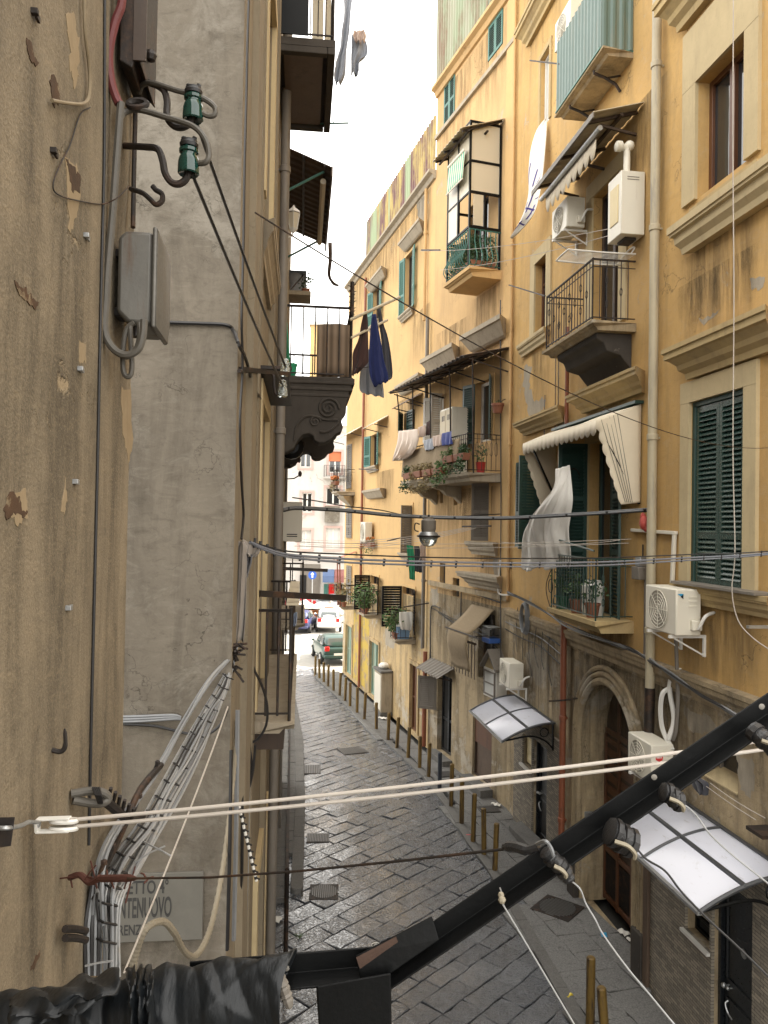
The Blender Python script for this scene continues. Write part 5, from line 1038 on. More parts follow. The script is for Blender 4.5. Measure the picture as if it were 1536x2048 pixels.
# striped door awning
x0, za = F1.hit(905, 1342, .02); x1 = F1.hit(868, 1322, .02)[0]; t = thing('door_awning', 'small ridged lean-to roof above the dark shop door', 'awning', F1.M(x0-.1, 0, F1.hit(872, 1318, .02)[1]-.02))
lean_to(MB(), 0, x1-x0+.25, .55, .0, -.28, 30, .02).build('roof_sheet', m_gpipe, t, smooth=False, solid=.014); b = MB(); b.bar((.1, .02, -.4), (.1, .5, -.28), .03, .03); b.bar((x1-x0+.1, .02, -.4), (x1-x0+.1, .5, -.28), .03, .03); b.build('bracket', m_iron, t, smooth=False)
# pots on the three low balconies
def on2(bal, k, m_, label, kind="bushy", **kw):
    x0, x1, z, o = bal; return pot_plant(label, F2.M(lerp(x0+.25, x1-.2, k/max(1, m_-1)), .6, z), group='pots on the low far balconies', **kw)
on2(BA, 0, 4, 'small pot at the near corner of the nearest low balcony', lh=.3, r=.14); on2(BA, 1, 4, 'bushy green plant hanging over the rail of the nearest low balcony', lh=.7, n=160, size=.1)
on2(BA, 2, 4, 'tall pale plant on the nearest low balcony', lh=.9, n=160, size=.1); on2(BA, 3, 4, 'leafy plant at the far corner of the nearest low balcony', lh=.8, n=140, size=.1)
on2(BB, 0, 3, 'green plant at the near corner of the middle low balcony', lh=.6, n=120, size=.1); on2(BB, 1, 3, 'wide pale green bush on the middle low balcony', lh=1.0, n=200, size=.12); on2(BB, 2, 3, 'tall bush at the far end of the middle low balcony', lh=1.0, n=200, size=.12)
on2(BC, 0, 3, 'terracotta pot at the near end of the farthest low balcony', lh=.4, n=80, size=.1); on2(BC, 1, 3, 'small green pot plant on the farthest low balcony', lh=.5, n=100, size=.1, pmat=m_gp); on2(BC, 2, 3, 'dry bush at the far end of the farthest low balcony', lh=1.0, n=160, size=.12, mat=m_dry)
x0, x1, z, o = BA; t = thing('laundry_basket', 'blue striped laundry basket on the nearest low balcony', 'basket', F2.M(x0+.12, .4, z))
MB().hexa([(0, -.2, 0), (.35, -.2, 0), (.35, .2, 0), (0, .2, 0), (-.03, -.24, .42), (.38, -.24, .42), (.38, .24, .42), (-.03, .24, .42)]).build('basket', M_plain('pale_blue_plastic', (.20, .33, .50), .5), t, bev=.02)
b = MB(); b.box(-.05, .40, -.26, .26, .42, .46); b.build('rim', m_pvc, t, bev=.01)
garment('white cloth thrown over the near end rail of the nearest low balcony', 'towel', [(F2.w(x0-.02, .15, z+.92), F2.w(x0-.02, .6, z+.92)), (F2.w(x0-.08, .15, z+.6), F2.w(x0-.06, .6, z+.55)), (F2.w(x0-.06, .18, z+.3), F2.w(x0-.05, .55, z+.35))], m_wsheet, 'towel', dirn=V((0, -1, 0)))
x0, x1, z, o = BD
for k in range(3): planter(('near', 'middle', 'far')[k]+' orange-flowered trough on the small ornate far balcony', lerp(x0, x1-.8, k/2), lerp(x0, x1-.8, k/2)+.75, .82, z+.28, F2, leaf=m_dry, bloom=m_bloom, group='orange troughs on the far balcony')
x0, x1, z, o = BC; t = thing('balcony_canopy', 'faded red canopy on thin posts over the farthest low balcony', 'canopy', F2.M(x0, 0, z)); zc = F2.hit(690, 1122, .8)[1]-z
MB().grid(lambda u, v: (u*(x1-x0), .03+v*1.0, zc+.35-.35*v), 6, 4).build('roof_sheet', M_plain('faded_red_sheet', (.46, .16, .10), .6, var=.15), t, solid=.02)
for k in range(2): b = MB(); b.tube([(lerp(.1, x1-x0-.1, k), .74, .0), (lerp(.1, x1-x0-.1, k), .8, zc+.05)], .03, 6); b.build('post', m_copper, t)
s, z = F2.hit(722, 1088, .1); planter('flower box with orange blooms on a far window sill', F2.hit(745, 1098, .2)[0], F2.hit(730, 1094, .2)[0], .2, F2.hit(740, 1094, .2)[1], F2, bloom=m_bloom, leaf=m_leaf)
# small awnings above far windows
for lab, (xa, ya), (xb, yb), mt_ in (('little rusty awning above the small window by the plant balcony', (829, 812), (790, 818), m_corr), ('little tan awning over the teal shuttered window of the sunny house', (762, 852), (730, 858), m_sheet), ('tan awning above the tall shutters of the ornate far balcony', (713, 872), (668, 884), m_sheet)):
    x0, x1 = F2.hit(xa, ya, .3)[0], F2.hit(xb, yb, .5)[0]; z = F2.hit(xb, yb, .5)[1]; t = thing('window_awning', lab, 'awning', F2.M(x0, 0, z))
    lean_to(MB(), 0, x1-x0, .6, .35, .0, 24, .012).build('roof_sheet', mt_, t, smooth=False, solid=.012); b = MB(); b.bar((.1, .02, -.1), (.1, .55, .0), .04, .03); b.bar((x1-x0-.1, .02, -.1), (x1-x0-.1, .55, .0), .04, .03); b.build('bracket', m_iron, t, smooth=False)
# iron clothes rods on the facades
for lab, W, a, c in (('iron rod crossing the teal window near the rusted parapet', F1, (843, 500, .9), (880, 500, .9)), ('iron rod with pegs near the flower box window', F2, (774, 1082, .7), (808, 1074, .1)), ('iron clothes rod beside the tall slatted lower window', F1, (925, 1053, .75), (982, 1052, .75)), ('iron rod jutting beside the dark open shutter', F2, (808, 1214, .8), (858, 1206, .1)), ('thin rod below the teal shuttered far window', F2, (718, 938, .6), (757, 940, .6)), ('thin iron rod on the grimy wall below the reed blind', F1, (896, 1282, .6), (912, 1286, .02))):
    solo('clothes_rod', lab, 'rod', MB().tube([W.px(*a), W.px(*c)], .022, 6), m_iron)
# meter cabinet on the pavement
gq = G(770, 1415, .06); t = thing('meter_cabinet', 'cream street cabinet standing on the pavement against the far wall', 'cabinet', F2.M(F2.hit(780, 1410, .1)[0], .02, .06))
MB().box(0, 1.0, 0, .42, .12, 1.55).build('housing', m_sill, t, bev=.02); MB().box(.06, .94, .42, .44, .2, 1.45).build('door', m_white, t, bev=.01); MB().box(-.04, 1.04, -.0, .47, 1.55, 1.63).build('roof', m_kerb, t, bev=.015); MB().box(-.03, 1.03, 0, .45, 0, .12).build('plinth', m_kerb, t, bev=.01)
solo('rubbish_bag', 'crumpled pale bag lying on top of the street cabinet', 'bag', MB().sph((0, 0, .12), .2, 10, .12), m_wsheet, F2.M(F2.hit(772, 1355, .2)[0]+.2, .24, 1.69))
s = F2.hit(818, 1250, .02)
for k in range(3): wire('facade_cable', 'one of several dark cables climbing the grimy render left of the reed blind', [F1.px(862+14*k, 1215+10*k, .04), F1.px(900+6*k, 1235+8*k, .06), F1.px(930, 1245+12*k, .06), F1.px(960+10*k, 1258+14*k, .05), F1.px(1000, 1290+12*k, .05)], .012, m_bcable, group='cables on the far grimy wall')
wire('facade_cable', 'looped cable pipe climbing beside the narrow slots of the peach house', [F1.px(862, 1400, .04), F1.px(861, 1300, .05), F1.px(862, 1222, .05), F1.px(868, 1212, .05), F1.px(880, 1216, .05)], .02, m_bcable)
wire('facade_cable', 'black cable framing the stone hood of the reed blind window', [F1.px(922, 1300, .05), F1.px(922, 1200, .05), F1.px(926, 1180, .06), F1.px(950, 1188, .06), F1.px(1000, 1205, .05)], .018, m_bcable)
wire('facade_cable', 'white cable elbow hanging from the pilaster foot above the cable coil', [F1.px(1001, 1120, .12), F1.px(996, 1175, .12), F1.px(1000, 1188, .14), RN.px(1018, 1190, .14)], .022, m_pvc)
wire('facade_cable', 'dark cable running down the pilaster of the peach house', [F1.px(1001, 600, .1), F1.px(1001, 800, .1), F1.px(1002, 1000, .1), F1.px(1001, 1190, .1), F1.px(1002, 1330, .1)], .015, m_bcable)
# green and grey laundry strung far up the street
YL = 23.0
L0, L1 = LF.px(600, 1093, .5), F1.px(940, 1070, .7)
def P23(px, py): return At(px, py, YL)
for k in range(4): solo('washing_line', 'one of four pale washing lines strung across the street above the far low balconies', 'washing line', MB().tube(sag(At(596, 1078+4*k, 26), F1.px(928+8*k, 1056, .78), .18+.03*k), .008, 4), m_rope, group='far washing lines')
garment('green cloth hanging from a far washing line by the street lamp', 'towel', [(P23(813, 1090), P23(827, 1092)), (P23(815, 1115), P23(829, 1115)), (P23(818, 1140), P23(830, 1138)), (P23(819, 1158), P23(830, 1161))], m_grn)
garment('dark grey garment hanging next to the green cloth', 'garment', [(P23(828, 1092), P23(838, 1092)), (P23(829, 1115), P23(843, 1112)), (P23(827, 1142), P23(844, 1146))], m_char, 'clothing', seed=3)
garment('pale pink garment beside the dark grey one by the lamp', 'garment', [(P23(839, 1090), P23(850, 1088)), (P23(840, 1108), P23(852, 1106)), (P23(838, 1120), P23(853, 1122))], m_pinkc, 'clothing', seed=5)
# bollards
m_bol = M_plain('worn_ochre_paint', (.16, .098, .022), .5, .15, var=.3, scale=9, dirt=(.045, .028, .016), dthr=(.46, .62), streak=True)
m_bold = M_plain('dark_blue_grey_paint', (.03, .035, .045), .5, .1)
def bollard_mb(h, r=.055):
    b = MB(); b.lathe([(r*1.6, -.02), (r*1.55, .012), (r*1.02, .02), (r, .05), (r, h-.012), (r*.8, h), (.001, h+.004)], 16); return b
gb = 'ochre bollards along the pavement edge'
proto = None; n = len(bolpts)
for k, p in enumerate(bolpts):
    h = (BOL[k][2]-BOL[k][1])/FPX*p.y*1.0; h = min(1.12, max(.86, h))
    lab = 'rusty ochre bollard in the long row edging the right pavement, before the square'
    if k == 16: o = solo('bollard', 'single dark blue-grey bollard among the ochre ones', 'bollard', bollard_mb(1), m_bold, Matrix.Translation(p) @ Matrix.Diagonal((1, 1, h, 1)), gb)
    elif not proto: o = proto = solo('bollard', lab, 'bollard', bollard_mb(1), m_bol, Matrix.Translation(p) @ Matrix.Diagonal((1, 1, h, 1)), gb)
    else: o = dup(proto, Matrix.Translation(p) @ Matrix.Rotation(R(random.uniform(-2.4, 2.4)), 4, 'Y') @ RZ(k) @ Matrix.Diagonal((1, 1, h, 1)))
    if k == n-1: o['label'] = 'nearest ochre bollard of the long row, just above the black steel beam'
    if k == 0: o['label'] = 'farthest ochre bollard of the row, next to the dark green car'
for p, lab, tl in ((near1, 'thick ochre bollard at the bottom right, taller of the close pair', 0), (near2, 'leaning ochre bollard at the bottom edge of the picture, lower of the pair', -5)):
    solo('bollard', lab, 'bollard', bollard_mb(1.08, .062), m_bol, Matrix.Translation((p.x, p.y, .0)) @ RY(R(tl)), gb)
# street ironwork, litter
m_cast = M_plain('worn_cast_iron', (.095, .093, .088), .42, .2, var=.3, scale=20)
def grate(label, px, py, w, l, rot=0, rnd=False, z=.008, name='drain_cover'):
    p = roadz(G(px, py, z), z) if z < .03 else G(px, py, z); t = thing(name, label, 'drain cover', Matrix.Translation(p) @ RZ(rot), 'iron covers in the street')
    MB().box(-w/2, w/2, -l/2, l/2, -.03, .002).build('frame', m_iron, t, bev=.006)
    b = MB(); n = 14
    for k in range(n):
        x = -w/2+w*(k+.5)/n; ll = l/2-.03
        if rnd: q = max(.02, ((.95)**2-(2*x/w)**2)); ll = l/2*max(0.05, q)**.5*.9
        b.box(x-w*.018, x+w*.018, -ll, ll, .002, .012)
    b.build('bars', m_cast, t, smooth=False); return t
grate('ribbed iron cover by the left kerb end, the nearest of the street covers', 648, 1776, .55, .62, .05, True)
grate('square ribbed iron cover beside the left kerb, farther up the street', 636, 1670, .5, .5, .05)
grate('far square iron cover in the middle of the street', 706, 1500, .8, .7, .4); grate('grey stone cover plate near the left wall far up the street', 617, 1535, .7, .8, .1)
grate('round ribbed cover on the right pavement near the big white canopy', 1115, 1815, .7, .75, .9, True, .056); grate('ribbed pavement grate by the dark blue bollard', 890, 1548, .5, .5, .2, False, .056); grate('ribbed pavement grate beside the split-stone wall', 977, 1618, .5, .45, .2, False, .056)
p = roadz(G(752, 1884, .01), .008); t = thing('water_cover', 'small round white-rimmed water cover in the paving', 'drain cover', Matrix.Translation(p)); MB().lathe([(.085, -.02), (.085, .006), (.06, .006), (.055, .002), (.001, .002)], 20).build('plate', m_cast, t); b = MB(); b.tube([(.072*math.cos(a*.3142), .072*math.sin(a*.3142), .008) for a in range(20)], .007, 5, closed=True); b.tube([(.03*math.cos(a*.628), .03*math.sin(a*.628), .008) for a in range(10)], .006, 5, closed=True); b.build('rim', m_pvc, t)
def litter(label, px, py, z, s, mat, cat='litter', name='paper_scrap'):
    p = roadz(G(px, py, z), z) if z < .03 else G(px, py, z); rr = random.Random(label); b = MB()
    b.grid(lambda u, v: ((u-.5)*s*(1.4+.3*math.sin(v*5)), (v-.5)*s, .01+s*.25*abs(math.sin(u*5+v*3+rr.random()*.6))), 6, 5); return solo(name, label, cat, b, mat, Matrix.Translation(p) @ RZ(rr.random()*6), solid=.003)
litter('white paper scrap on the paving by the left wall', 556, 1831, .01, .14, m_wsheet); litter('crumpled tissue by the drainpipe under the big canopy', 1247, 1868, .06, .14, m_wsheet); litter('second crumpled tissue nearer the brown pilaster', 1262, 1882, .06, .1, m_wsheet)
litter('pale blue scrap on the pavement below the beam', 1208, 1872, .06, .1, m_skyb); litter('white scrap on the pavement by the split-stone wall', 993, 1611, .06, .16, m_wsheet); litter('white scrap at the foot of a middle bollard', 766, 1438, .06, .2, m_wsheet)
p = G(932, 1672, .03); solo('drink_can', 'red drink can lying by the bollard row', 'can', MB().lathe([(.028, 0), (.033, .01), (.033, .11), (.028, .12)], 12), m_red, Matrix.Translation(p) @ RY(R(90)))
p = roadz(G(1135, 1998, .04), .04); solo('drink_can', 'crushed yellow can on the paving at the bottom of the picture', 'can', MB().lathe([(.028, 0), (.036, .01), (.024, .06), (.035, .11), (.028, .12)], 10), M_plain('yellow_can', (.55, .42, .03), .3, .3), Matrix.Translation(p) @ RZ(.8) @ RY(R(80)))
p = G(1150, 2045, .05); solo('threshold_ramp', 'narrow stone wedge leading to the pavement at the bottom of the picture', 'ramp', MB().hexa([(-.06, -.5, -.02), (.10, -.5, -.02), (.10, .3, -.02), (-.06, .3, -.02), (-.02, -.5, .10), (.10, -.5, .10), (.10, .22, .07), (-.02, .22, .07)]), m_kerb, Matrix.Translation(p) @ RZ(.25), smooth=False, bev=.01)
q = RN.w(GW[1]-.1, .1, 0); solo('threshold_ramp', 'stone ramp edge at the foot of the small canopied door', 'ramp', MB().hexa([(0, 0, 0), (1.9, 0, 0), (1.9, .3, 0), (0, .3, 0), (0, 0, .36), (1.9, 0, .2), (1.9, .3, .1), (0, .3, .3)]), m_kerb, RN.M(GD[0]-.3, .06, .05), smooth=False, bev=.015)
def tuft(px, py):
    b = MB()
    for k in range(22): a = random.random()*6.28; l = random.uniform(.06, .13); b.tube([(0, 0, 0), (math.cos(a)*l*.5, math.sin(a)*l*.5, l*.6), (math.cos(a)*l, math.sin(a)*l, l*.5)], [.004, .003, .001], 4)
    solo('weed_tuft', 'small green weed growing between the paving stones near the left wall', 'weed', b, m_leaf, Matrix.Translation(roadz(G(600, 1866, 0))))
tuft(600, 1866)
# ------------------------------------------------------------------ left-hand facade
Li = LF.M().inverted()
def PL(px, py, Y): return Li @ At(px, py, Y)
def lfp(px, py, n=.04): return LF.px(px, py, n)
# carved stone balcony
x0, x1 = sY(15.6), sY(12.0); SBz = 9.3; pn = 1.22
SB = MB().box(x0, x1, 0, pn, SBz-.05, SBz).build('balcony', m_stone, lf, smooth=False)
P = [(574, 750), (708, 752), (706, 762), (704, 774), (699, 780), (698, 792), (694, 806), (693, 824), (686, 832), (684, 842), (687, 852), (684, 862), (672, 866), (664, 876), (650, 884), (638, 885), (629, 880), (627, 871), (618, 866), (606, 869), (596, 880), (588, 896), (574, 904), (560, 906)]
poly = [(q.y, q.z) for q in (PL(a, b, 12.0) for a, b in P)]; poly[0] = (0, poly[0][1]); poly[-1] = (0, poly[-1][1])
for xx in (x1, x0+.45): MB().prism(poly, xx-.45, xx-.002, 'x').build('volute_corbel', m_stone, SB, smooth=False, bev=.02)
def spiral(cx, cy, r, turns=2.2, n=34):
    c = PL(cx, cy, 11.99); return [(x1+.01, c.y+(r*(1-.82*k/n))*math.cos(k/n*turns*6.28), c.z+(r*(1-.82*k/n))*math.sin(k/n*turns*6.28)) for k in range(n+1)]
b = MB(); b.tube(spiral(657, 815, .17), .022, 6); b.tube(spiral(630, 842, .09, 1.6, 20), .016, 6)
b.tube(curve([(x1+.01, PL(a, c, 12).y, PL(a, c, 12).z) for a, c in ((588, 880), (594, 850), (612, 832), (632, 832), (650, 838), (676, 838))], 5), .02, 6)
b.tube(curve([(x1+.01, PL(a, c, 12).y, PL(a, c, 12).z) for a, c in ((690, 825), (672, 850), (655, 862), (640, 862))], 5), .02, 6)
b.build('carved_scroll', m_stone, SB)
b = MB()
for k, (n0, z0) in enumerate(((pn, -.1), (pn-.03, -.2), (pn-.07, -.3))): b.box(x0-.02+.03*k, x1+.03-.01*k, 0, n0, SBz+z0, SBz+z0+.045)
b.build('moulding', m_stone, SB, smooth=False, bev=.012)
b = railing(x0+.05, x1-.04, pn-.06, SBz, 1.13, 'plain', .17, .011, .02); b.build('railing', m_iron, SB, label=None)
b = MB(); n_ = pn-.06; q = V((x1-.04, n_, SBz+1.0))
b.tube([q, q+V((0, 0, .55))], .035, 6)
for k in range(26): a = k*2.4; z_ = .02*k; b.tube([q+V((0, 0, z_)), q+V((.07*math.cos(a), .07*math.sin(a), z_+.03))], [.014, .004], 4)
b.build('spiked_finial', m_iron, SB)
mt = NT('striped_matting'); wv = mt.n('TexWave'); wv.inputs['Scale'].default_value = 2.6; mt.l(mt.coord((0, 1, 0)), wv.inputs['Vector']); wv.bands_direction = 'Y'; mt.set(Base_Color=mt.mix(wv.outputs['Fac'], (.10, .07, .045), (.22, .16, .11)), Roughness=.9); m_mat = mt.m
o = MB().grid(lambda u, v: (x1-.06-.03*math.sin(u*5), lerp(.62, 1.13, u), SBz+.03+.82*v+.03*math.sin(u*3)*v), 8, 4).build('mat_screen', m_mat, None, solid=.015, M=LF.M()); tag(o, 'brown striped mat tied inside the railing of the carved stone balcony', 'screen')
solo('bucket', 'green bucket with blue rim at the wall end of the carved stone balcony', 'bucket', MB().lathe([(.07, 0), (.09, .2), (.1, .2), (.1, .23)], 14), m_grn, LF.M(x1-.16, .22, SBz))
garment('green cloth hung at the wall end of the carved stone balcony', 'cloth', [(LF.w(x1-.1, .08, SBz+.95), LF.w(x1-.1, .13, SBz+1.0)), (LF.w(x1-.1, .07, SBz+.6), LF.w(x1-.1, .17, SBz+.6)), (LF.w(x1-.1, .08, SBz+.2), LF.w(x1-.1, .2, SBz+.25))], m_grn)
# rods and laundry beyond it
ra, rb = At(700, 640, 12.05), At(800, 594, 12.4)
solo('clothes_rod', 'pair of pale wooden rods carrying dark laundry out from the stone balcony', 'rod', MB().tube([ra, rb], .022, 6).tube([ra+V((-.02, .3, -.28)), At(772, 641, 12.6)], .018, 6), m_sheet) if False else None
solo('clothes_rod', 'upper pale rod carrying dark laundry out from the stone balcony', 'rod', MB().tube([ra, rb], .024, 6), m_sheet)
solo('clothes_rod', 'lower pale rod carrying dark laundry out from the stone balcony', 'rod', MB().tube([At(702, 676, 12.0), At(775, 640, 12.5)], .02, 6), m_sheet)
def pg(*rows, Y=12.2): return [(At(a, y0, Y), At(b_, y1, Y)) for a, y0, b_, y1 in rows]
garment('dark brown jumper pegged nearest to the stone balcony', 'garment', pg((728, 625, 734, 625), (722, 650, 736, 648), (717, 680, 736, 672), (706, 705, 737, 715), (705, 728, 735, 728), (704, 752, 716, 745)), m_maroon, 'clothing', wav=9)
garment('bright navy garment in the middle of the rod laundry', 'garment', pg((744, 628, 752, 628), (741, 660, 756, 652), (739, 690, 763, 690), (738, 725, 768, 722), (740, 752, 775, 745), (748, 774, 777, 762)), m_navy, 'clothing', seed=2, wav=8)
garment('speckled charcoal garment at the street end of the rod', 'garment', pg((757, 615, 761, 615), (758, 645, 767, 648), (762, 675, 775, 672), (764, 700, 782, 712), (766, 735, 785, 752), (770, 766, 778, 760), Y=12.5), m_char, 'clothing', seed=4, wav=8)
garment('pale grey garment half hidden behind the navy one', 'garment', pg((735, 700, 752, 690), (722, 735, 760, 730), (719, 775, 766, 770), (724, 786, 768, 795), Y=12.8), m_lgrey, 'clothing', seed=6)
solo('washing_line', 'taut washing line below the rod laundry of the stone balcony', 'washing line', MB().tube(sag(At(712, 735, 12.0), At(742, 733, 12.6), .01, 6), .008, 4), m_iron)
# bay balcony high on the left
bx0, bx1 = sY(12.05), sY(10.0); bz = 13.3
t_b = MB().box(bx0, bx1, 0, .76, bz, bz+.1).build('bay_balcony', m_stone, lf, smooth=False)
b = MB(); b.box(bx0+.15, bx1-.15, .08, .6, bz-.05, bz-.001); b.build('soffit_panel', m_corr, t_b, smooth=False); b = MB(); b.box(bx0, bx1, .66, .76, bz-.09, bz-.002).box(bx1-.1, bx1, 0, .655, bz-.09, bz-.002).box(bx0, bx0+.1, 0, .655, bz-.09, bz-.002); b.build('soffit_rim', m_stone, t_b, smooth=False, bev=.01)
railing(bx0+.03, bx1-.03, .73, bz+.1, 1.0, 'plain', .1, .008).build('railing', m_iron, t_b)
o = MB().box(bx1+.01, bx1+.03, .0, .40, bz+.12, bz+1.4).build('tarpaulin', m_black, None, smooth=False, M=LF.M()); tag(o, 'black sheet tied over the near end of the topmost left balcony', 'tarpaulin')
b = MB(); b.box(bx1-.2, bx1-.17, .45, .6, bz+.1, bz+1.2).box(bx1-.3, bx1-.26, .62, .7, bz+.1, bz+.9); o = b.build('stacked_boards', m_sheet, None, smooth=False, M=LF.M()); tag(o, 'cardboard and boards leaning behind the bars of the topmost left balcony', 'boards')
solo('clothes_rod', 'thin teal rod sticking out under the topmost left balcony', 'rod', MB().tube([At(615, 248, 12.0), At(697, 246, 12.0)], .014, 6).tube([At(667, 240, 12.0), At(667, 247, 12.0)], .01, 4), m_teal)
# corrugated canopy below it
cx0, cx1 = sY(16), sY(12.5); za = LF.hit(580, 290, 0)[1]; za = PL(580, 290, 12.5).z; zo = PL(664, 328, 12.5).z; no = PL(664, 328, 12.5).y
t = thing('balcony_canopy', 'dark corrugated canopy jutting from the left facade above the stone balcony', 'canopy', LF.M(cx0, 0, 0)); Lc = cx1-cx0
lean_to(MB(), 0, Lc, no, za, zo, 64, .014).build('roof_sheet', m_corr, t, smooth=False, solid=.012)
b = MB()
for y in (.35, .7): z = lerp(za, zo, y/no)-.03; b.bar((0, y, z), (Lc, y, z), .04, .04)
b.build('purlin', m_iron, t, smooth=False)
b = MB(); b.box(0, Lc, no-.01, no+.02, zo-.16, zo-.0); b.build('fascia', m_corr, t, smooth=False); MB().tube([(.3, no-.13, zo-.1), (Lc-.35, no-.13, zo-.1)], .05, 10).build('awning_roller', m_canvas, t)
for xx in (.2, Lc-.2): b = MB(); b.bar((xx, .03, za-.7), (xx, no*.85, lerp(za, zo, .85)-.05), .035, .035); b.build('strut', m_teal, t, smooth=False)
garment('torn dark strip hanging from the far corner of the dark canopy', 'rag', [(At(656, 485, 15.5), At(664, 485, 15.5)), (At(657, 520, 15.5), At(664, 520, 15.5)), (At(655, 550, 15.5), At(661, 550, 15.5)), (At(664, 568, 15.5), At(668, 564, 15.5)), (At(676, 572, 15.5), At(678, 570, 15.5))], m_corr, 'rag')
t = thing('window_canopy', 'small flat dark canopy far along the left facade', 'canopy', LF.M(sY(21), 0, 0)); q = PL(613, 545, 19); MB().box(0, 2, 0, q.y, q.z, q.z+.06).build('roof_sheet', m_black, t, smooth=False); b = MB(); b.bar((1.8, .02, q.z-.4), (1.8, q.y*.8, q.z), .03, .03); b.build('bracket', m_iron, t)
q = LF.hit(587, 470, .35); c = Li @ At(587, 440, 12.3)
t = thing('wall_lantern', 'white framed hexagonal lantern under the dark canopy on the left', 'lantern', LF.M(c.x, c.y, c.z)); b = MB(); b.lathe([(.01, .24), (.03, .2), (.11, .13), (.12, .11)], 6); b.lathe([(.06, -.16), (.07, -.14), (.03, -.2)], 6)
for k in range(6): a = k*math.pi/3; b.tube([(.11*math.cos(a), .11*math.sin(a), .11), (.065*math.cos(a), .065*math.sin(a), -.15)], .007, 4)
b.tube(curve([(0, 0, -.2), (0, -.05, -.28), (0, -.2, -.25), (0, -c.y+.01, -.2)], 4), .014, 5); b.build('lantern_cage', m_pvc, t); MB().lathe([(.06, -.14), (.1, .1)], 6).build('lantern_glass', m_obs, t)
pot_plant('small plant on a ledge far along the left facade against the sky', LF.M(sY(19.5), .42, PL(600, 590, 19.5).z), .1, .16, 'bushy', m_leafd, lh=.4, n=60)
MB().box(sY(19.9), sY(19.1), 0, .55, PL(600, 590, 19.5).z-.1, PL(600, 590, 19.5).z).build('ledge', m_lf, lf, smooth=False)
# near metal canopy over the left balcony door
qa, qb = PL(577, 742, 7.0), PL(505, 738, 7.0)
t = thing('door_canopy', 'dark metal sheet canopy above the tall left balcony door', 'canopy', LF.M(sY(8.95), 0, qa.z)); MB().box(0, sY(7.0)-sY(8.95), 0, qa.y, -.02, .02).build('sheet', m_black, t, smooth=False)
b = MB(); b.bar((sY(7.0)-sY(8.95), 0, .03), (sY(7.0)-sY(8.95), qa.y+.03, .03), .04, .03); b.build('angle_iron', m_iron, t, smooth=False)
# low iron balcony
LB = balcony(lf, LF, sY(10.8), sY(7.15), .40, 5.16, 1.03, 'plain', m_sill, m_iron, t=.11, pitch=.088, r=.0125)
b = MB(); b.box(sY(10.6), sY(7.3), 0, .3, 5.16-.3, 5.16-.115); b.build('corbel', m_dwood, LB, smooth=False)
o = MB().box(sY(10.2), sY(7.4), .30, .42, 6.21, 6.235).build('plank', m_sheet, None, smooth=False, M=LF.M()); tag(o, 'grey plank lying along the top rail of the low left balcony', 'plank')
LB2 = balcony(lf, LF, sY(17), sY(13.9), .52, 5.2, 1.08, 'plain', m_sill, m_iron, t=.12, pitch=.16, r=.012)
garment('small blue striped cloth over the low left balcony rail', 'cloth', [(At(588, 1226, 8.6), At(594, 1224, 8.6)), (At(586, 1240, 8.6), At(594, 1240, 8.6)), (At(585, 1254, 8.6), At(592, 1250, 8.6))], M_cloth('pale_blue_cotton', (.28, .34, .46)))
solo('clothes_rod', 'long dark iron bar sticking out over the street from the low left balcony', 'rod', MB().bar(lfp(518, 1187, .05), At(690, 1196, 8.0), .04, .06), m_iron, smooth=False)
solo('clothes_rod', 'second dark iron bar sticking out farther along the left facade', 'rod', MB().bar(At(566, 1137, 12), At(655, 1141, 12.2), .04, .05), m_iron, smooth=False)
# boiler, lamp, pipes, wall fittings
q0, q1 = PL(568, 1083, 14.5), PL(605, 1004, 14.5)
t = thing('boiler_cabinet', 'grey-white boiler cabinet on the left facade beyond the stone balcony', 'boiler cabinet', LF.M(q0.x-.4, 0, q0.z)); MB().box(0, .4, .05, q1.y, 0, q1.z-q0.z).build('cabinet', m_white, t, bev=.012)
b = MB(); hh = q1.z-q0.z
for z in (.12, .17): b.box(.401, .406, q1.y*.35, q1.y*.8, hh*z, hh*z+.018)
b.build('vent_slot', m_iron, t, smooth=False)
q = PL(583, 895, 12.6); t = thing('street_bell', 'round black housing fixed under the carved stone balcony', 'bell housing', LF.M(q.x, 0, q.z)); b = MB(); b.lathe([(.02, 0), (.17, .02), (.2, .1), (.2, .22), (.12, .3), (.02, .31)], 16, T(0, q.y, 0) @ RY(R(90)) @ T(0, 0, -.1)); b.build('housing', m_black, t); b = MB(); b.bar((0, .01, 0), (0, q.y, 0), .06, .06); b.build('arm', m_iron, t)
for k, (px, py) in enumerate(((607, 890), (598, 922), (600, 950))):
    q = At(px, py, 13.2); b = MB(); b.tube([LF.px(572, py+8, .02), q+V((-.1, 0, -.06)), q], .012, 5); b.sph(tuple(q+V((0, 0, .02))), .035, 8, .055); solo('line_hook', 'one of several black insulated hooks for lines under the carved stone balcony', 'hook', b, m_iron, group='black line hooks')
zc = [LF.hit(568, y, .1)[1] for y in (300, 1290, 900)]
downpipe('drainpipe', 'big grey drainpipe running down the left facade', LF, 557, 1048, .1, .068, .1, 15.1, m_gpipe, zc)
downpipe('drainpipe', 'thin grey conduit beside the big left drainpipe', LF, 571, 1048, .06, .03, .1, 9.0, m_gpipe, ())
wire('facade_cable', 'black wavy cable hanging down the cream corner strip of the left house', [lfp(x, y, .03) for x, y in ((499, -40), (495, 80), (493, 180), (489, 330), (487, 470), (485, 560), (483, 640), (485, 740), (480, 840), (483, 960), (487, 1030), (483, 1078))], .009, m_bcable)
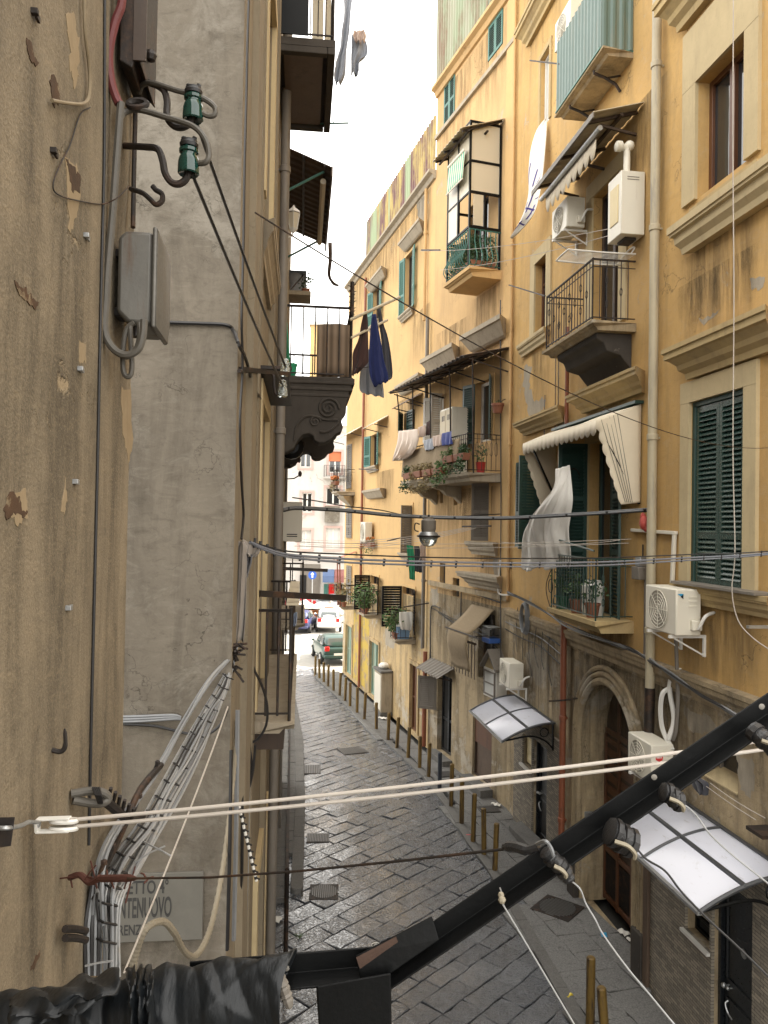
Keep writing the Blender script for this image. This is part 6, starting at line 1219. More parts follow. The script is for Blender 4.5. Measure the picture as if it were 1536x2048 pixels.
wire('facade_cable', 'cable running over the grey side wall from the old junction box', [LG.px(x, y, .02) for x, y in ((270, 640), (340, 645), (400, 647), (452, 650), (467, 662))] + [lfp(x, y, .03) for x, y in ((478, 690), (492, 720), (510, 780), (540, 830), (541, 900), (541, 960))], .012, m_bcable)
wire('garden_hose', 'thick black hose looping through the low left balcony rails', [At(x, y, 6.9) for x, y in ((487, 1200), (490, 1260), (505, 1330), (523, 1370), (534, 1410), (532, 1450), (515, 1478), (488, 1492), (470, 1500))], .012, m_bcable)
t, Mi = wthing('insulator_bracket', 'iron bracket with two clear glass insulators at the near metal canopy', 'insulator bracket', lfp(481, 745, .05))
Yb = 6.3
b = MB(); b.tube(curve([Mi @ lfp(478, 742, .02), Mi @ At(520, 744, Yb), Mi @ At(545, 748, Yb), Mi @ At(548, 772, Yb), Mi @ At(552, 788, Yb), Mi @ At(564, 786, Yb), Mi @ At(564, 774, Yb)], 5), .013, 6); b.bar(Mi @ lfp(482, 738, .02), Mi @ At(578, 748, Yb), .03, .03); b.build('iron_hook', m_iron, t)
tg = NT('clear_glass'); tg.set(Base_Color=(.75, .82, .78), Roughness=.08, Transmission_Weight=.75, IOR=1.5); m_cg = tg.m
INS = [(.004, 0), (.030, -.012), (.0335, -.008), (.032, .03), (.029, .044), (.025, .05), (.025, .056), (.030, .06), (.030, .07), (.024, .075), (.022, .082), (.026, .086), (.024, .094), (.010, .1)]
def insul(px, py, Y, mat, root, Mi, s=1, w=1.0): return MB().lathe([(r*s*w, z*s) for r, z in INS], 16, Mi @ Matrix.Translation(At(px, py, Y))).build('insulator', mat, root)
for px, py in ((570, 748), (565, 790)): insul(px, py, Yb, m_cg, t, Mi, 1.25)
# grey garments bundled on the cable
Yc = 5.35
garment('long grey sleeve-like cloth hanging down the corner of the left house', 'cloth', [(At(476, 1082, Yc), At(488, 1084, Yc)), (At(467, 1105, Yc), At(493, 1100, Yc)), (At(466, 1150, Yc), At(492, 1150, Yc)), (At(464, 1200, Yc), At(491, 1200, Yc)), (At(463, 1245, Yc), At(490, 1245, Yc)), (At(462, 1282, Yc), At(487, 1284, Yc))], m_gcloth, 'cloth', fold=.03, wav=9, nu=20, nv=24)
garment('grey cloth bunched over the cable at the corner of the left house', 'cloth', [(At(484, 1078, Yc), At(522, 1098, Yc+.2)), (At(488, 1092, Yc), At(517, 1108, Yc+.2)), (At(492, 1104, Yc), At(510, 1114, Yc+.2)), (At(498, 1110, Yc), At(504, 1114, Yc+.2))], m_gcloth, 'cloth', fold=.035, seed=3, wav=11)
garment('dark grey rag under the bunched cloth at the corner', 'rag', [(At(487, 1098, Yc+.1), At(505, 1110, Yc+.1)), (At(489, 1130, Yc+.1), At(502, 1128, Yc+.1)), (At(487, 1158, Yc+.1), At(495, 1152, Yc+.1))], m_char, 'rag')
# street name plaque
ta = NT('marble_plaque'); ta.set(Base_Color=ta.mix(ta.noise(7, 7, .7), (.082, .077, .065), (.150, .140, .118)), Roughness=.55); m_plq = ta.m
pa = LG.hit(408, 1741, 0); pb = LG.hit(205, 1884, 0); x0, x1, z0, z1 = min(pa[0], pb[0]), max(pa[0], pb[0]), pb[1], pa[1]
t = thing('street_name_plaque', 'grey marble street name plaque with black letters on the blank side wall', 'sign', LG.M(x0, 0, z0)); Lp = x1-x0; Hp = z1-z0
MB().box(0, Lp, 0, .02, 0, Hp).build('marble_slab', m_plq, t, smooth=False, bev=.004)
tl = NT('black_letter_paint'); tl.set(Base_Color=tl.mix(tl.noise(30, 5), (.012, .012, .012), (.05, .047, .042)), Roughness=.7); m_let = tl.m
def letters(txt, xr, zc, h, wx, parent, mat, y=.0215):
    cu = bpy.data.curves.new('lettering', 'FONT'); cu.body = txt; cu.size = h/.72; cu.align_x = 'LEFT'; cu.extrude = .0008; cu.offset = h*.022
    o = bpy.data.objects.new('tmp', cu); C.objects.link(o); bpy.context.view_layer.update()
    me = bpy.data.meshes.new_from_object(o.evaluated_get(bpy.context.evaluated_depsgraph_get())); bpy.data.objects.remove(o)
    xs = [v.co.x for v in me.vertices]; a, c = min(xs), max(xs); k = wx/(c-a); me.name = 'lettering'
    me.transform(Matrix(((-k, 0, 0, xr+wx+a*k), (0, 0, 1, y), (0, 1, 0, zc-h/2), (0, 0, 0, 1))))   # local x runs to the left on this wall
    me.materials.clear(); me.materials.append(mat); q = bpy.data.objects.new('lettering', me); C.objects.link(q); q.parent = parent; return q
def lg(px, py): a, z = LG.hit(px, py, .02); return a-x0, z-z0
for txt, xr, xl, yc, hp in (('VICOLETTO 4\u00b0', 337, 190, 1772, 24), ('MONTENUOVO', 343, 208, 1812, 37), ('S.LORENZO', 297, 200, 1858, 19)):
    a, zc = lg(xr, yc); a2, _ = lg(xl, yc); hm = hp/FPX*5.3; letters(txt, a, zc, hm, a2-a, t, m_let)
# cables on the grey side wall
for k in range(3): wire('wall_cable', 'one of three grey cables tied horizontally on the grey side wall', [LG.px(230, 1434+5*k, .03), LG.px(290, 1432+5*k, .04), LG.px(345, 1430+4*k, .04), LG.px(362, 1434+2*k, .03)], .009, m_gcable, group='grey cables on the side wall')
wire('wall_cable', 'thin black cable sagging across the grey side wall into the white bundle', [LG.px(245, 1448, .03), LG.px(310, 1452, .03), LG.px(370, 1466, .03), LG.px(410, 1470, .06), LG.px(440, 1450, .06), LG.px(455, 1420, .06)], .009, m_bcable)
# ------------------------------------------------------------------ near brown wall: fittings
def ln(px, py, n=.0): return LN.px(px, py, n)
LNo = thing
def yat(px, n): # depth on the near wall
    return LN.px(px, 1000, n).y
m_hosec = M_plain('dusty_beige_pipe', (.19, .145, .085), .7, var=.2, scale=20)
# junction box
Yj = 2.32
mr_ = M_plain('rusty_zinc', (.135, .128, .113), .5, .3, var=.35, scale=9, dirt=(.10, .055, .028), dthr=(.54, .76), streak=True); m_zinc = mr_
J = Matrix(LN.M()); Ji = J.inverted()
c0 = Ji @ At(232, 645, Yj); c1_ = Ji @ At(305, 460, Yj); cl_ = Ji @ At(322, 460, Yj)
t = thing('junction_box', 'old rusty zinc junction box with rusted lid on the near brown wall', 'junction box', LN.M(c0.x, 0, c0.z)); H = c1_.z-c0.z; D0, D1, D2 = c0.y, c1_.y, cl_.y; Ls = .22
ch = .035
b = MB(); b.prism([(D0, ch), (D0+ch, 0), (D1, 0), (D1, H), (D0+ch*.6, H), (D0, H-ch*.6)], -Ls, 0, 'x'); b.build('body', m_zinc, t, bev=.012)
b = MB(); e = .012
b.hexa([(e, D1, -e), (-Ls-e, D1, -e), (-Ls-e, D1, H+e), (e, D1, H+e), (e, D1+.014, -e), (-Ls-e, D1+.014, -e), (-Ls-e, D1+.014, H+e), (e, D1+.014, H+e)]); b.hexa([(e, D1+.014, -e), (-Ls-e, D1+.014, -e), (-Ls-e, D1+.014, H+e), (e, D1+.014, H+e), (-.03, D2, .045), (-Ls+.03, D2, .045), (-Ls+.03, D2, H-.045), (-.03, D2, H-.045)])
b.build('lid', m_zinc, t, bev=.006)
MB().tube([(-.05, (D0+D1)/2, -.03), (-.05, (D0+D1)/2, .005)], .02, 8).build('cable_gland', m_iron, t)
for yy_ in (.05, H-.05): MB().box(-.14, -.06, .0, D0+.01, yy_-.012, yy_+.012).build('bracket', m_iron, t, smooth=False)
def nw(pts, n=.012):
    out = []
    for x, y in pts: q = LN.px(x, y, n); out.append((x, y, q.y))
    return out
def nwire(label, pts, r, mat, name='conduit', cat='conduit', n=6, seg=8, group=None): return solo(name, label, cat, MB().tube(curve([At(*p) for p in pts], n), r, seg), mat, group=group)
m_gcon = M_plain('dusty_grey_conduit', (.085, .076, .062), .6, var=.25, scale=15, dirt=(.15, .125, .09)); m_redc = M_plain('faded_red_conduit', (.115, .02, .02), .6, var=.3, scale=15, dirt=(.12, .06, .04))
nwire('faded red conduit curving past the dark box at the top left', [(246, -40, 2.25), (243, 10, 2.25), (232, 40, 2.25), (222, 80, 2.25), (218, 110, 2.25), (219, 140, 2.25), (224, 170, 2.25), (232, 195, 2.25), (238, 208, 2.25)], .013, m_redc)
nwire('grey conduit dropping past the junction box and curling up below it', [(242, 205, 2.25), (239, 240, 2.25), (233, 320, 2.25), (225, 430, 2.25), (216, 530, 2.25), (211, 610, 2.25), (209, 650, 2.25), (214, 678, 2.25), (232, 702, 2.25), (255, 710, 2.25), (277, 698, 2.25), (286, 670, 2.25), (288, 640, 2.25)], .0115, m_gcon)
nwire('second grey loop of conduit directly below the junction box', [(279, 645, 2.3), (280, 668, 2.3), (274, 695, 2.3), (256, 713, 2.3), (240, 706, 2.3)], .009, m_gcon)
nwire('narrow hairpin of conduit hanging under the junction box', [(268, 645, 2.32), (254, 658, 2.32), (247, 690, 2.32), (246, 735, 2.32), (252, 752, 2.32), (261, 750, 2.32), (264, 730, 2.32), (262, 690, 2.32), (260, 650, 2.32)], .008, m_gcon)
nwire('slim brown conduit on the wall behind the glass insulators', [(282, 150, 2.55), (272, 200, 2.55), (270, 260, 2.55), (268, 340, 2.55), (266, 455, 2.5)], .008, m_iron)
nwire('grey conduit curving from the corner out to the upper green insulator', [(278, 185, 2.45), (285, 170, 2.42), (305, 166, 2.38), (350, 180, 2.32), (400, 194, 2.3), (428, 212, 2.3), (430, 228, 2.3), (418, 232, 2.3), (402, 225, 2.3)], .0085, m_gcon)
nwire('grey conduit curving from the corner out to the lower green insulator', [(239, 240, 2.28), (248, 226, 2.3), (275, 219, 2.3), (330, 234, 2.28), (385, 252, 2.26), (410, 278, 2.25), (418, 308, 2.25), (412, 324, 2.25), (396, 327, 2.26)], .009, m_gcon)
tgi = NT('green_glass'); tgi.set(Base_Color=(.006, .045, .034), Roughness=.06, Transmission_Weight=.2, IOR=1.5, Specular_IOR_Level=.7); m_gg = tgi.m
def insul_hook(label, pts, ix, iy, Y, s=1):
    t, Mi = wthing('glass_insulator', label, 'insulator', At(*pts[0]))
    MB().tube(curve([Mi @ At(*p) for p in pts], 6), .0105, 8).build('iron_hook', m_iron, t); o = insul(ix, iy, Y, m_gg, t, Mi, s, 1.05)
    MB().lathe([(.012*s, .060*s), (.029*s, .064*s), (.031*s, .074*s), (.027*s, .082*s), (.027*s, .086*s), (.016*s, .092*s)], 14, Mi @ Matrix.Translation(At(ix, iy, Y)+V((0, 0, .012)))).build('cap', m_bcable, o)
    for d in (-1, 1): MB().tube([Mi @ (At(ix, iy, Y)+V((d*.012*s, 0, .088*s))), Mi @ (At(ix, iy, Y)+V((d*.019*s, 0, .112*s)))], [.012*s, .008*s], 6).build('prong', m_bcable, o)
insul_hook('upper of the two green glass insulators on bent iron hooks, near wall', [(262, 156, 2.5), (300, 166, 2.42), (325, 178, 2.36), (334, 200, 2.33), (334, 232, 2.3), (345, 250, 2.3), (362, 255, 2.3), (378, 247, 2.3), (386, 228, 2.3)], 386, 234, 2.3, .88)
insul_hook('lower of the two green glass insulators, just above the open iron hook', [(250, 292, 2.45), (290, 294, 2.36), (315, 298, 2.3), (325, 320, 2.27), (330, 345, 2.26), (342, 364, 2.26), (358, 368, 2.26), (372, 358, 2.26), (378, 338, 2.26)], 377, 342, 2.26, .9)
nwire('open iron hook sticking out of the near wall below the glass insulators', [(262, 378, 2.45), (285, 386, 2.36), (300, 398, 2.33), (312, 409, 2.32), (324, 402, 2.32), (324, 388, 2.32), (312, 380, 2.32), (305, 372, 2.32)], .008, m_iron, 'iron_hook', 'hook')
b = MB(); c = At(275, 208, 2.3); b.tube([c+V((.028*math.cos(a*.42), .02*math.sin(a*.42)*.5, .016*math.sin(a*.42))) for a in range(15)], .0095, 6, closed=True); solo('cable_ring', 'dark wound cable ring beside the foot of the red conduit', 'cable ring', b, m_iron)
for lab, a, c in (('upper overhead wire slanting from the upper green insulator to the clear ones', (390, 236, 2.3), (572, 735, 6.3)), ('lower overhead wire slanting from the lower green insulator to the clear ones', (384, 346, 2.26), (566, 772, 6.3))):
    solo('overhead_wire', lab, 'wire', MB().tube(sag(At(*a), At(*c), .02), [lerp(.006, .009, i/14) for i in range(15)], 5), m_bcable)
# dark box at top left
t = thing('fuse_box', 'dark weathered sheet metal box at the top edge on the near wall', 'fuse box', J); a = Ji @ At(238, 133, 2.3); c = Ji @ At(283, 133, 2.3)
b = MB(); P = [(a.y, a.z+.5), (a.y, a.z+.02), (lerp(a.y, c.y, .55), a.z+.0), (lerp(a.y, c.y, .7), a.z+.03), (c.y-.003, a.z+.01), (c.y, a.z+.5)]
b.prism(P, a.x-.25, a.x, 'x'); b.build('housing', m_iron, t, smooth=False, bev=.004); MB().box(a.x+.001, a.x+.008, lerp(a.y, c.y, .62), c.y+.012, a.z+.02, a.z+.5).build('door', m_dwood, t, smooth=False)
MB().sph((a.x-.1, c.y+.006, a.z+.1), .02, 8).build('knob', m_iron, t)
nwire('thin brown cable loop pinned to the near brown wall', nw([(180, 215), (160, 230), (140, 290), (120, 330), (106, 370), (118, 390), (160, 402), (205, 408)], .006)+[(235, 395, 2.2), (258, 372, 2.3)], .0018, m_iron, 'thin_cable', 'cable')
nwire('long dark cable running down the near wall beside its outer strip', nw([(210, -30), (209, 300), (204, 520), (200, 700), (196, 900), (190, 1150), (184, 1400), (178, 1690)], .005), .0042, m_bcable, 'wall_cable', 'cable')
nwire('beige pipe bent into an elbow at the upper left of the near wall', nw([(168, -40), (170, 60), (179, 140), (178, 190), (168, 207), (140, 207), (104, 201)], .012), .0046, m_hosec)
for k, (x, y) in enumerate(((172, 470), (160, 737), (150, 963), (68, 22), (106, 300), (136, 1216))):
    s, z = LN.hit(x, y, .006); solo('cable_clip', ('small metal clip level with the junction box', 'small metal clip below the junction box level', 'small metal clip halfway down the near wall', 'small dark peg at the top left', 'small screw above the torn wall hole', 'small metal clip with a white tip')[k], 'clip', MB().box(-.008, .004, 0, .014, -.006, .006).box(-.03, -.009, .004, .010, -.007, .006), m_galv if k in (0, 1, 2, 5) else m_iron, LN.M(s, 0, z), smooth=False, bev=.001)
s, z = LN.hit(104, 1500, .0); b = MB(); b.tube(curve([(0, 0, 0), (0, .02, -.004), (0, .03, .01), (0, .028, .05)], 4), [.006]*9+[.005]*3+[.002], 6); solo('rusty_spike', 'rusty bent iron spike driven into the near brown wall', 'spike', b, m_iron, LN.M(s, 0, z))
# torn patches of bare masonry
m_hole = M_plaster('broken_masonry', (.055, .035, .022), (.10, .055, .03), (.02, .015, .01), (.26, .20, .12), s=14, streak=.3, thr=(.55, .62), bump=1, crack=False)
m_chip = M_plaster('chipped_plaster', (.26, .195, .115), (.31, .24, .15), (.13, .10, .06), (.36, .30, .22), s=12, streak=.3, bump=.6, crack=False)
def patch(pts, mat, nm, k=.0025, seed=0):
    rr = random.Random(seed); P = [LN.hit(*p) for p in pts]; Q = []
    for i in range(len(P)):
        a, c = P[i], P[(i+1) % len(P)]
        for j in range(5): f = j/5; d = math.hypot(c[0]-a[0], c[1]-a[1]); Q.append((lerp(a[0], c[0], f)+rr.gauss(0, d*.07), lerp(a[1], c[1], f)+rr.gauss(0, d*.07)))
    MB().prism(Q, -.002, k, 'y').build(nm, mat, nobj, smooth=False)
nobj = bpy.data.objects['apartment_building.004'] if 'apartment_building.004' in bpy.data.objects else None
nobj = [o for o in bpy.data.objects if o.get('label', '').startswith('brown plastered')][0]
for i, (mat, nm, pts, k) in enumerate(((m_chip, 'chipped_patch', [(132, 25), (146, 22), (158, 80), (156, 150), (148, 180), (140, 140)], .0012), (m_chip, 'chipped_patch', [(128, 310), (140, 320), (160, 350), (160, 400), (150, 440), (138, 470), (134, 380)], .0012), (m_hole, 'broken_hole', [(132, 318), (146, 330), (160, 352), (158, 380), (142, 376), (136, 345)], .002),
    (m_hole, 'broken_hole', [(52, 78), (62, 85), (66, 110), (76, 122), (72, 134), (60, 118), (54, 100)], .002), (m_hole, 'broken_hole', [(28, 562), (45, 575), (60, 590), (76, 605), (70, 618), (52, 605), (34, 585)], .002), (m_hole, 'broken_hole', [(98, 156), (107, 148), (116, 176), (120, 208), (104, 204)], .002),
    (m_chip, 'chipped_patch', [(18, 990), (50, 982), (56, 1030), (34, 1052), (20, 1030)], .0012), (m_hole, 'broken_hole', [(6, 1018), (20, 984), (38, 992), (42, 1020), (54, 1024), (44, 1036), (26, 1022), (12, 1040)], .002), (m_chip, 'chipped_patch', [(158, 690), (172, 684), (170, 730), (158, 728)], .0012), (m_chip, 'chipped_patch', [(240, 790), (262, 770), (262, 900), (256, 930), (246, 870)], .0012), (m_chip, 'chipped_patch', [(120, 1020), (130, 960), (134, 1000), (128, 1030)], .0012), (m_hole, 'broken_hole', [(60, 1936), (78, 1900), (80, 1908), (66, 1940)], .002))): patch(pts, mat, nm, k, i)
# heavy eye bracket with row of bolts
t, Mi = wthing('eye_bracket', 'heavy eye bracket wrapped with cable and studded with rusty bolts', 'bracket', At(150, 1605, 2.0))
def q_(px, py, Y): return Mi @ At(px, py, Y)
b = MB(); b.tube(curve([q_(142, 1588, 2.0), q_(180, 1582, 2.02), q_(205, 1585, 2.03), q_(217, 1596, 2.04), q_(205, 1606, 2.03), q_(180, 1606, 2.02), q_(146, 1600, 2.0)], 6), .011, 10); b.build('eye', m_gcon, t)
b = MB()
for k in range(4): b.tube([q_(186+4*k, 1576, 2.0), q_(192+3*k, 1590, 1.98), q_(198+2*k, 1606, 2.0), q_(204, 1590, 2.06), q_(186+4*k, 1576, 2.0)], .0035, 5)
b.build('cable_wrap', m_bcable, t); b = MB(); b.tube([q_(205, 1598, 2.05), q_(226, 1615, 2.1), q_(255, 1640, 2.25), q_(285, 1630, 2.45)], .013, 8); b.build('clamp', m_iron, t)
for k in range(6):
    x, y = lerp(216, 262, k/5), lerp(1602, 1642, k/5); b = MB(); b.tube([q_(x, y, 2.08+.03*k), q_(x+6, y-26, 2.06+.03*k)], .0055, 6); b.build('bolt', m_iron, t)
t, Mi = wthing('cable_clamp', 'string of rusty clamp bolts among the white cable bundle', 'clamp', At(255, 1660, 2.5))
def q_(px, py, Y): return Mi @ At(px, py, Y)
for k in range(7):
    f = k/6; x, y, Y = lerp(312, 205, f), lerp(1545, 1745, f), lerp(2.9, 2.2, f); b = MB(); b.tube([q_(x-8, y+10, Y), q_(x+2, y-18, Y)], .007, 6); b.sph(tuple(q_(x+3, y-20, Y)), .011, 6); b.build('bolt', m_iron, t)
MB().tube(curve([q_(322, 1530, 2.95), q_(280, 1580, 2.7), q_(240, 1670, 2.45), (q_(205, 1745, 2.25)), q_(190, 1800, 2.2)], 5), .012, 8).build('steel_strap', m_iron, t)
# white cable bundle climbing to the corner
t, Mi = wthing('cable_bundle', 'thick bundle of white cables tied with black straps climbing to the house corner', 'cable bundle', At(205, 1945, 2.2)); rr = random.Random(11)
def q_(px, py, Y): return Mi @ At(px, py, Y)
def bundle(path, n, spread, r, mats):
    for k in range(n):
        a, e = (k/(n-1)-.5)*2, rr.uniform(-1, 1); pts = [q_(x+a*w*.5+rr.gauss(0, w*.07), y+rr.uniform(-3, 3), Y+e*.02) for x, y, Y, w in path]; MB().tube(curve(pts, 6), r*rr.uniform(.8, 1.2), 6).build('cable', mats[k % len(mats)], t)
bundle([(208, 1950, 2.2, 46), (206, 1850, 2.2, 44), (210, 1780, 2.22, 40), (240, 1715, 2.4, 30), (290, 1650, 2.7, 30), (330, 1580, 3.1, 26), (372, 1500, 3.7, 24), (410, 1430, 4.3, 20), (440, 1380, 4.8, 18), (462, 1330, 5.1, 12), (472, 1290, 5.2, 8)], 13, 1, .0046, (m_wcable, m_gcable, m_wcable, m_wcable, m_bcable))
bundle([(225, 1950, 2.25, 20), (222, 1840, 2.25, 26), (232, 1790, 2.28, 30), (262, 1745, 2.45, 28), (310, 1660, 2.8, 24), (350, 1590, 3.2, 22), (392, 1510, 3.8, 18), (428, 1430, 4.4, 14), (452, 1370, 4.9, 10), (470, 1300, 5.2, 8)], 10, 1, .0046, (m_wcable, m_wcable, m_gcable))
bundle([(198, 1850, 2.2, 16), (196, 1760, 2.2, 14), (215, 1690, 2.3, 10), (260, 1620, 2.6, 10), (320, 1530, 3.0, 10), (370, 1440, 3.7, 8), (420, 1360, 4.5, 8), (455, 1320, 5.0, 6)], 3, 1, .0065, (m_gcable, m_wcable))
for k in range(20):
    f = k/19; i = f*8; pts = [(206, 1880, 2.2), (210, 1790, 2.22), (240, 1715, 2.4), (290, 1650, 2.7), (330, 1580, 3.1), (372, 1500, 3.7), (410, 1430, 4.3), (440, 1380, 4.8), (462, 1330, 5.1)]; j = min(7, int(i)); p = [lerp(pts[j][m], pts[j+1][m], i-j) for m in range(3)]; w = lerp(24, 12, f)
    b = MB(); b.tube([q_(p[0]-w*.6, p[1]-4, p[2]-.02), q_(p[0], p[1]+3, p[2]-.05), q_(p[0]+w*1.1, p[1]+8, p[2]-.02), q_(p[0]+w*.4, p[1]+2, p[2]+.06)], .0035, 4, closed=True); b.build('cable_tie', m_bcable, t)

for k, P in enumerate((((268, 1672, 2.6), (300, 1690, 2.5), (330, 1705, 2.45), (342, 1712, 2.45)), ((270, 1725, 2.4), (300, 1705, 2.4), (330, 1692, 2.4)), ((170, 1932, 2.1), (200, 1925, 2.1), (225, 1922, 2.1)))): MB().tube([q_(*p) for p in P], .0028, 4).build('loose_tie', m_wcable, t)
b = MB(); 
for k in range(26): f = rr.random(); c = At(lerp(478, 446, f)+rr.uniform(-6, 6), lerp(1285, 1385, f), 5.1); d = V((rr.gauss(0, .04), rr.gauss(0, .04), rr.gauss(0, .04))); b.tube([c-d, c+d*.3+V((0, 0, .02)), c+d], .008, 5)
solo('cable_anchor', 'knot of rusty hooks and clamps where the white cables reach the corner', 'anchor', b, m_iron)
for k in range(5): wire('tied_cable', 'one of several dark loose cables behind the white bundle at the bottom left', [At(172+6*k, 1950, 2.18), At(170+7*k, 1860, 2.18), At(180+4*k, 1790+6*k, 2.2), At(188+3*k, 1740, 2.2)], .0055, m_gcable if k % 2 else m_bcable, group='dark loose cables')
for k, y in enumerate((1858, 1876)): nwire(('upper' if k == 0 else 'lower')+' of two short iron prongs holding cables on the near wall', [(130, y, yat(130, .0)), (150, y, yat(130, .0)+.05), (172, y+4, yat(130, .0)+.12)], .009, m_iron, 'iron_prong', 'prong')
# beige corrugated hose and white rope
HP = curve([At(x, y, Y) for x, y, Y in ((262, 1960, 3.2), (272, 1905, 3.2), (292, 1858, 3.2), (325, 1843, 3.3), (348, 1865, 3.4), (368, 1902, 3.6), (390, 1912, 3.8), (412, 1880, 4.0), (430, 1820, 4.3), (448, 1720, 4.6), (460, 1620, 4.9), (468, 1540, 5.1), (474, 1440, 5.2))], 24)
m_hose = M_plain('beige_corrugated_hose', (.20, .17, .12), .65, var=.15, scale=20)
solo('corrugated_hose', 'beige corrugated hose curling across the street name plaque', 'hose', MB().tube(HP, [.016 if (k//2) % 2 else .0135 for k in range(len(HP))], 8), m_hose)
solo('rope', 'off-white cord slanting down across the plaque to the black beam wrap', 'rope', MB().tube(sag(At(248, 1945, 2.2), At(462, 1395, 5.2), .03), [lerp(.003, .0055, i/14) for i in range(15)], 5), m_rope)
b = MB(); A_, B_ = At(478, 1612, 5.4), At(513, 1762, 5.4); b.tube([A_, B_], .011, 6)
t = solo('striped_rod', 'thin white rod with black bands hanging at the corner of the left house', 'rod', b, m_pvc); b = MB()
for k in range(11): p = A_.lerp(B_, (k+.5)/11)-t.location; b.tube([p-(B_-A_)*.018, p+(B_-A_)*.018], .0135, 6); b.tube([p, p+V((.03, 0, -.012))], .006, 4)
b.build('black_bands', m_bcable, t)
for k, (x, y0, y1) in enumerate(((462, 1500, 1900), (475, 1420, 1880), (487, 1480, 1960), (497, 1500, 1900))): wire('facade_cable', 'one of four old cables running down the left facade below the balcony', [lfp(x, y0, .03), lfp(x-3, (y0+y1)/2, .04), lfp(x-8, y1, .03)], .012+.004*(k % 2), m_gcable if k % 2 else m_bcable, group='old cables below the left balcony')
wire('facade_cable', 'thin black wire bundle dangling under the low left balcony', [At(497, 1485, 6.8), At(503, 1530, 6.8), At(498, 1575, 6.8), At(506, 1540, 6.8), At(510, 1490, 6.8)], .012, m_bcable)
# orange paint scribble kept out; iron gate leaf against the wall
b = MB(); g0, g1 = lfp(577, 1590, .3), lfp(577, 1590, .05)
b.bar(V((g0.x, g0.y, .1)), V((g0.x, g0.y, 1.5)), .05, .05); b.bar(V((g0.x, g0.y, 1.5)), V((g1.x, g1.y, 1.5)), .05, .05); b.bar(V((g0.x, g0.y, .15)), V((g1.x, g1.y, .15)), .05, .05); solo('barrier', 'narrow dark iron barrier standing at the foot of the left facade', 'barrier', b, m_iron, smooth=False)
# laundry high against the sky
Yt = 11
garment('twisted grey-brown laundry hanging at the top against the sky', 'garment', [(At(684, -30, Yt), At(712, -30, Yt)), (At(688, 5, Yt), At(704, 5, Yt)), (At(688, 35, Yt), At(701, 35, Yt)), (At(683, 65, Yt), At(699, 65, Yt)), (At(681, 95, Yt), At(694, 95, Yt)), (At(675, 115, Yt), At(692, 112, Yt)), (At(668, 150, Yt), At(690, 148, Yt)), (At(671, 166, Yt), At(680, 168, Yt))], m_lgrey, 'clothing', fold=.04, wav=7)
garment('grey shirt in the sky beside the twisted laundry', 'garment', [(At(703, 68, Yt), At(722, 62, Yt)), (At(703, 85, Yt), At(733, 85, Yt)), (At(702, 105, Yt), At(734, 112, Yt)), (At(702, 130, Yt), At(720, 125, Yt)), (At(702, 150, Yt), At(718, 150, Yt))], m_lgrey, 'clothing', fold=.05, seed=3, wav=9)
garment('beige cloth bunched on top of the grey shirt in the sky', 'cloth', [(At(708, 62, Yt-.1), At(728, 60, Yt-.1)), (At(706, 72, Yt-.1), At(732, 70, Yt-.1)), (At(710, 84, Yt-.1), At(730, 84, Yt-.1))], m_pinkc, 'cloth', fold=.03)
solo('washing_line', 'thin line slanting up from the teal rod to the sky laundry', 'washing line', MB().tube([At(652, 245, 12), At(668, 160, 11), At(690, -40, 10.5)], .004, 4), m_rope)
# ------------------------------------------------------------------ lines and cables over the street
def span(pts, n=8): return curve([At(*p) for p in pts], n)
t, Mi = wthing('street_cable', 'upper bundle of grey cables crossing the street and carrying the street lamp', 'cable bundle', At(850, 1033, 14))
UP = span([(566, 1020, 11.5), (590, 1016, 12), (640, 1018, 12.6), (700, 1022, 13), (780, 1030, 13.6), (850, 1034, 14), (930, 1036, 13.9), (1020, 1036, 13.5), (1100, 1032, 13), (1190, 1027, 12.5), (1280, 1021, 12.1), (1335, 1018, 11.9), (1352, 1026, 11.75), (1355, 1050, 11.72), (1354, 1110, 11.72), (1353, 1168, 11.72)])
for k, (dz, dy) in enumerate(((0, 0), (.024, .02), (-.022, .02))): MB().tube([Mi @ (p+V((0, dy, dz))) for p in UP], .011 if k else .014, 6).build('cable', m_gcable if k < 2 else m_bcable, t)
b = MB()
for k in range(4, len(UP)-20, 7): b = MB(); b.tube([Mi @ (UP[k]-V((.02, 0, 0))), Mi @ (UP[k]+V((.02, 0, 0)))], .026, 6); b.build('cable_tie', m_bcable, t)
t, Mi = wthing('street_cable', 'lower bundle of blue-grey cables crossing the whole street from the grey cloth', 'cable bundle', At(900, 1120, 7.5))
m_bluec = M_plain('blue_grey_cable', (.155, .165, .19), .5, var=.2, scale=20)
for k, dy in enumerate((0, 9, 16)):
    D = span([(500, 1084, 5.4), (530, 1092+dy*.5, 5.6), (580, 1103+dy*.7, 6), (680, 1108+dy, 6.6), (800, 1113+dy, 7.2), (930, 1116+dy, 7.8), (1080, 1117+dy, 8.3), (1230, 1115+dy*.9, 8.8), (1380, 1109+dy*.7, 8.9), (1480, 1106+dy*.5, 8.8), (1600, 1098+dy*.3, 8.6)]); MB().tube([Mi @ p for p in D], (.007, .0105, .0095)[k], 6).build('cable', (m_bcable, m_bluec, m_bluec)[k], t)
b = MB()
for k in range(3, len(D)-2, 3): p = Mi @ D[k]; q = p+V((0, 0, .05)); b = MB(); b.tube([p-V((.006, 0, .02)), q], .011, 5); b.build('cable_tie', m_bcable, t)
wire('thin_cable', 'thin black cable running just above the upper bundle from the left facade', [At(x, y, Y) for x, y, Y in ((585, 995, 14), (640, 1003, 14.5), (690, 1012, 15), (760, 1020, 16), (850, 1035, 17), (1000, 1028, 18.5))], .012, m_bcable)
